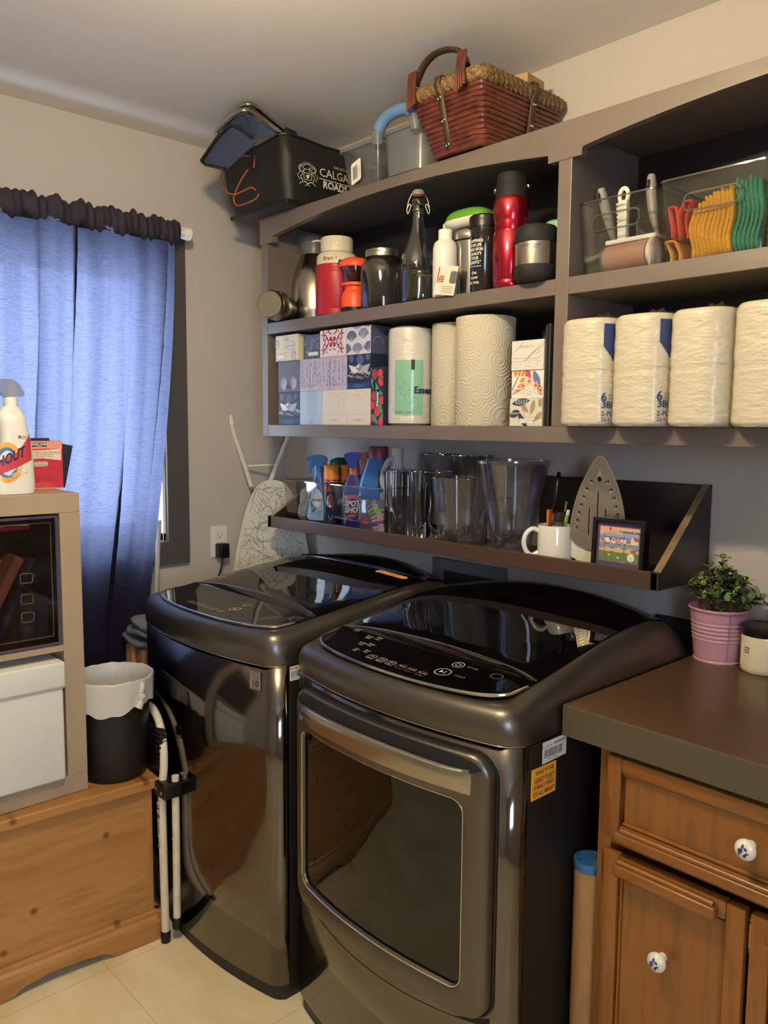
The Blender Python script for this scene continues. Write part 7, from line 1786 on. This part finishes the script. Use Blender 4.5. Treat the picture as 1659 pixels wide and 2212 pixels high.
b.ribbon(spl2([(-.060, .030), (-.04, .022), (-.01, .012), (.03, .010), (.058, .016)], 6), .0008, IL, fr, -.007); b.ribbon([(-.044, .034), (.036, .030), (.036, .014), (-.044, .022), (-.044, .034)], .0005, IL, fr, -.007)
for a, c in ((-.05, .016), (-.034, .010), (-.016, .006)): b.ribbon([(a, c), (a+.010, c-.001)], .0008, IL, fr, -.007)
b.build('heel', t, recalc=False)
b = MB(); b.tube(spline([fr(0, .05, -.06), fr(0, .07, -.10), fr(0, .13, -.115), fr(0, .19, -.10), fr(0, .21, -.055)], 6), .013, IW, 14)
b.v = [Vector((v.x, min(v.y, -.018), v.z)) for v in b.v]; b.build('handle', t)

# framed sheep picture
t = thing('picture_frame', 'small black framed needlework picture of sheep on a washing line', 'picture', (1.598, -.196, LZ))
M = T(1.598, -.205, LZ+.0008) @ RX(-.05)
fr = frame(M @ Vector((0, 0, 0)), M.to_3x3() @ Vector((1, 0, 0)), M.to_3x3() @ Vector((0, 0, 1)), M.to_3x3() @ Vector((0, -1, 0)))
FWD, FH = .136, .122
b = MB()
for (x0, x1, z0, z1) in ((-.068, -.059, 0, FH), (.059, .068, 0, FH), (-.059, .059, 0, .009), (-.059, .059, FH-.009, FH)): b.box(x0, x1, 0, .026, z0, z1, BLACK, .001, M=M)
b.build('frame', t)
b = MB(); b.box(-.059, .059, .010, .024, .009, FH-.009, mat('mat_purple', '574068', .7), M=M); b.build('mount', t)
b = MB(); pf = lambda a, c, d=0.0: fr(-.052 + a, .019 + c, d - .0094); pw, phh = .104, .083
cs = [('sea_sand', 'c9b176'), ('sea_blue', '7f90b4'), ('hill', '8a86a8'), ('sky', '8fa6c4'), ('peach_sky', 'dcab94'), ('meadow', '63744a'), ('woolly', 'e2ddd0'), ('outline', '2a2626'), ('pink_sheep', 'e088a0'), ('roof', 'b0503c'), ('house', 'd8d0c0'), ('post', '8c4a48'), ('sun', 'c83a3c'), ('flower', 'd8d8b0')]
K = {n: mat('stitch_' + n, c, .9) for n, c in cs}
for z0, z1, n in ((.0, .024, 'meadow'), (.024, .034, 'sea_sand'), (.034, .044, 'sea_blue'), (.044, .050, 'sea_sand'), (.050, .060, 'hill'), (.060, .074, 'sky'), (.074, .083, 'peach_sky')):
    wv = [(pw*i/16, z1 + (.002*sin(i*1.3+z1*300) if z1 < .08 else 0)) for i in range(17)]; b.poly([(0, z0)] + [(pw, z0)] + list(reversed(wv)), K[n], pf, .0004 + (.083-z1)*.006)
b.poly(ell(.028, .078, .003, .004, 12), K['sun'], pf, .0012); b.poly([(0, .064), (.03, .070), (.06, .066), (.06, .076), (.03, .080), (0, .078)], K['peach_sky'], pf, .0008)
b.text('Hand wash only', .0082, pf, K['outline'], .079, .0735, .0013)
for x in (.014, .066): b.ribbon([(x, .020), (x+.001, .058), (x-.002, .066)], .0016, K['post'], pf, .0012)
b.ribbon([(.012, .060), (.03, .056), (.05, .055), (.068, .059)], .0008, K['post'], pf, .0013)
for (x, z, rx, ry, n) in ((.022, .052, .0085, .0055, 'woolly'), (.038, .050, .0052, .0062, 'woolly'), (.050, .052, .0058, .0045, 'pink_sheep'), (.060, .0525, .0032, .0042, 'woolly'), (.068, .051, .0030, .0055, 'woolly')):
    b.poly(ell(x, z, rx, ry, 14), K[n], pf, .0015); b.ribbon([(x-rx*.5, z-ry), (x-rx*.5, z-ry-.0025)], .0009, K['outline'], pf, .0014); b.ribbon([(x+rx*.5, z-ry), (x+rx*.5, z-ry-.0025)], .0009, K['outline'], pf, .0014)
for (x, z) in ((.029, .054), (.038, .052)): b.poly(leaf(x, z, .006, .004, -.8, 5), K['outline'], pf, .0018)
b.poly([(.083, .046), (.083, .058), (.088, .064), (.093, .058), (.093, .046)], K['house'], pf, .0013); b.poly([(.088, .064), (.100, .062), (.104, .054), (.093, .054)], K['roof'], pf, .0014); b.poly([(.093, .046), (.103, .046), (.103, .054), (.093, .054)], K['house'], pf, .0013)
b.poly(rrect(.084, .097, .026, .033, .002, 2), K['roof'], pf, .0013)
b.poly(rrect(.076, .094, .006, .024, .007, 4), K['woolly'], pf, .0015); b.ribbon([(.083, .016), (.085, .013), (.087, .016)], .0007, K['outline'], pf, .0019); b.ribbon([(.085, .013), (.085, .009)], .0007, K['outline'], pf, .0019)
for x in (.080, .090): b.ribbon([(x, .006), (x, .002)], .0012, K['outline'], pf, .0014)
for (x, z) in ((.028, .018), (.052, .013)): b.poly([(x-.004, z+.003), (x, z-.001), (x+.004, z+.002), (x+.002, z-.003), (x-.002, z-.003)], K['woolly'], pf, .0016); b.poly(ell(x+.005, z+.003, .001, .001, 6), K['sun'], pf, .0017)
random.seed(3)
for k in range(60): b.poly(ell(random.uniform(.002, .102), random.uniform(.001, .022), .0006, .0006, 4), K['flower'], pf, .0012)
b.build('needlework', t, recalc=False)

# ================================================================== on the counter
TZ = .9182
PNKM = mat('pail_pink', 'b98b9c', .4, .0, coat=.2)
t = thing('plant_pail', 'pink ribbed metal pail with small green plant on the counter', 'plant', (1.796, -.092, TZ))
M = T(1.800, -.094, TZ)
pr_ = [(.0005, .002), (.0495, .002), (.0525, .0), (.0530, .003), (.0505, .006)]
for i in range(40):
    z = .008 + .104*i/39; r = .0505 + .0130*(z/.115); 
    if .048 < z < .094: r += .0011*sin((z-.048)/.0075*2*pi*.82)
    pr_.append((r, z))
pr_ += [(.0640, .115), (.0668, .117), (.0672, .120), (.0650, .122), (.0625, .118), (.0600, .100), (.0005, .098)]
b = MB(); b.lathe(pr_, PNKM, 56, M, close=False); b.tube([M @ Vector((.0512*cos(-.80) + .0005, .0512*sin(-.80), .008)), M @ Vector((.0648*cos(-.80), .0648*sin(-.80), .113))], .0008, mat('pail_seam', '8d6575', .5), 6); b.build('pail', t)
LF1 = mat('leaf_green', '5a6f3c', .5); LF2 = mat('leaf_light', '8fa05c', .5); LF3 = mat('leaf_dark', '364a2a', .55); LF4 = mat('leaf_edge', 'b3b978', .5); STM = mat('stem_green', '5a5a3a', .6)
random.seed(17); b = MB(); st = MB()
def leaf3(b, p, d, up, l, w, m):
    d = d.normalized(); s = d.cross(up); s = s.normalized() if s.length > 1e-4 else Vector((1, 0, 0)); n = s.cross(d)
    vs = []; fs = []; N = 5
    for i in range(N+1):
        q = i/N; ww = w*.5*sin(pi*min(1, q*.97+.02))**.75; c = p + d*l*q + n*(.18*l*sin(q*pi*.9))
        vs += [c - s*ww + n*.12*w, c - n*.0, c + s*ww + n*.12*w]
    for i in range(N):
        o = 3*i; fs += [(o, o+1, o+4, o+3), (o+1, o+2, o+5, o+4)]
    b.add(vs, fs, m, True)
for k in range(46):
    an = random.uniform(0, 2*pi); rr = random.uniform(0, 1)**.6; top = Vector((.083*rr*cos(an), .083*rr*sin(an), .155 + .062*(1-rr*.8) + random.uniform(-.012, .016) - .030*rr))
    if top.y > .075: top.y = .07
    base = Vector((.035*rr*cos(an), .035*rr*sin(an), .10)); pts = spline([base, (base+top)/2 + Vector((0, 0, .012)), top], 5)
    st.tube(pts, .0011, STM, 5, M=M)
    for q in (.45, .68, .86, 1.0):
        p = pts[min(len(pts)-1, int(q*(len(pts)-1)))]; tn = (top-base).normalized(); a0 = random.uniform(0, 2*pi)
        for j in range(2 if q < 1 else 3):
            a = a0 + 2*pi*j/(2 if q < 1 else 3); o = tn.orthogonal().normalized(); bi = tn.cross(o); d = (o*cos(a) + bi*sin(a))*.9 + tn*random.uniform(.15, .7)
            P = M @ p
            if P.y + d.y*.02 > -.006: continue
            leaf3(b, P, d, Vector((0, 0, 1)), random.uniform(.017, .026), random.uniform(.010, .015), random.choice((LF1, LF1, LF2, LF3, LF3, LF4) if q > .8 else (LF1, LF3, LF3, LF1)))
st.build('stems', t); b.build('foliage', t, recalc=False)
t = thing('candle_jar', 'cream candle in glass jar with black lid beside the pink pail', 'candle', (1.902, -.108, TZ))
M = T(1.905, -.110, TZ)
b = MB(); b.lathe([(.0005, 0), (.040, 0), (.0435, .004), (.0440, .012), (.0440, .076), (.0425, .082)], mat('candle_wax', 'd9d0b4', .12, sss=.3, coat=.6), 44, M, close=False); b.build('jar', t)
b = MB(); b.lathe([(.0440, .080), (.0462, .083), (.0462, .098), (.043, .101), (.040, .099), (.0005, .099)], BLACK, 44, M, close=False); b.build('lid', t)
b = MB(); f = cyl(1.905, -.110, .0442, TZ, radians(-112)); b.poly([(-.018, .018), (.010, .018), (.010, .062), (-.018, .062)], STK, f, .0004)
for k in range(3): b.poly([(-.006, .054-.005*k), (.007, .054-.005*k), (.007, .056-.005*k), (-.006, .056-.005*k)], INK, f, .0008)
b.build('label', t, recalc=False)
b = MB(); b.box(1.893, 2.25, -.035, -.012, TZ+.0005, 1.128, wood('board_orange', 'a8622c', '95521f', '74401a', 'X', 8, .4, .1), .004)
tag(b.build('wooden_board'), 'orange brown wooden board standing against the wall behind the candle', 'board')
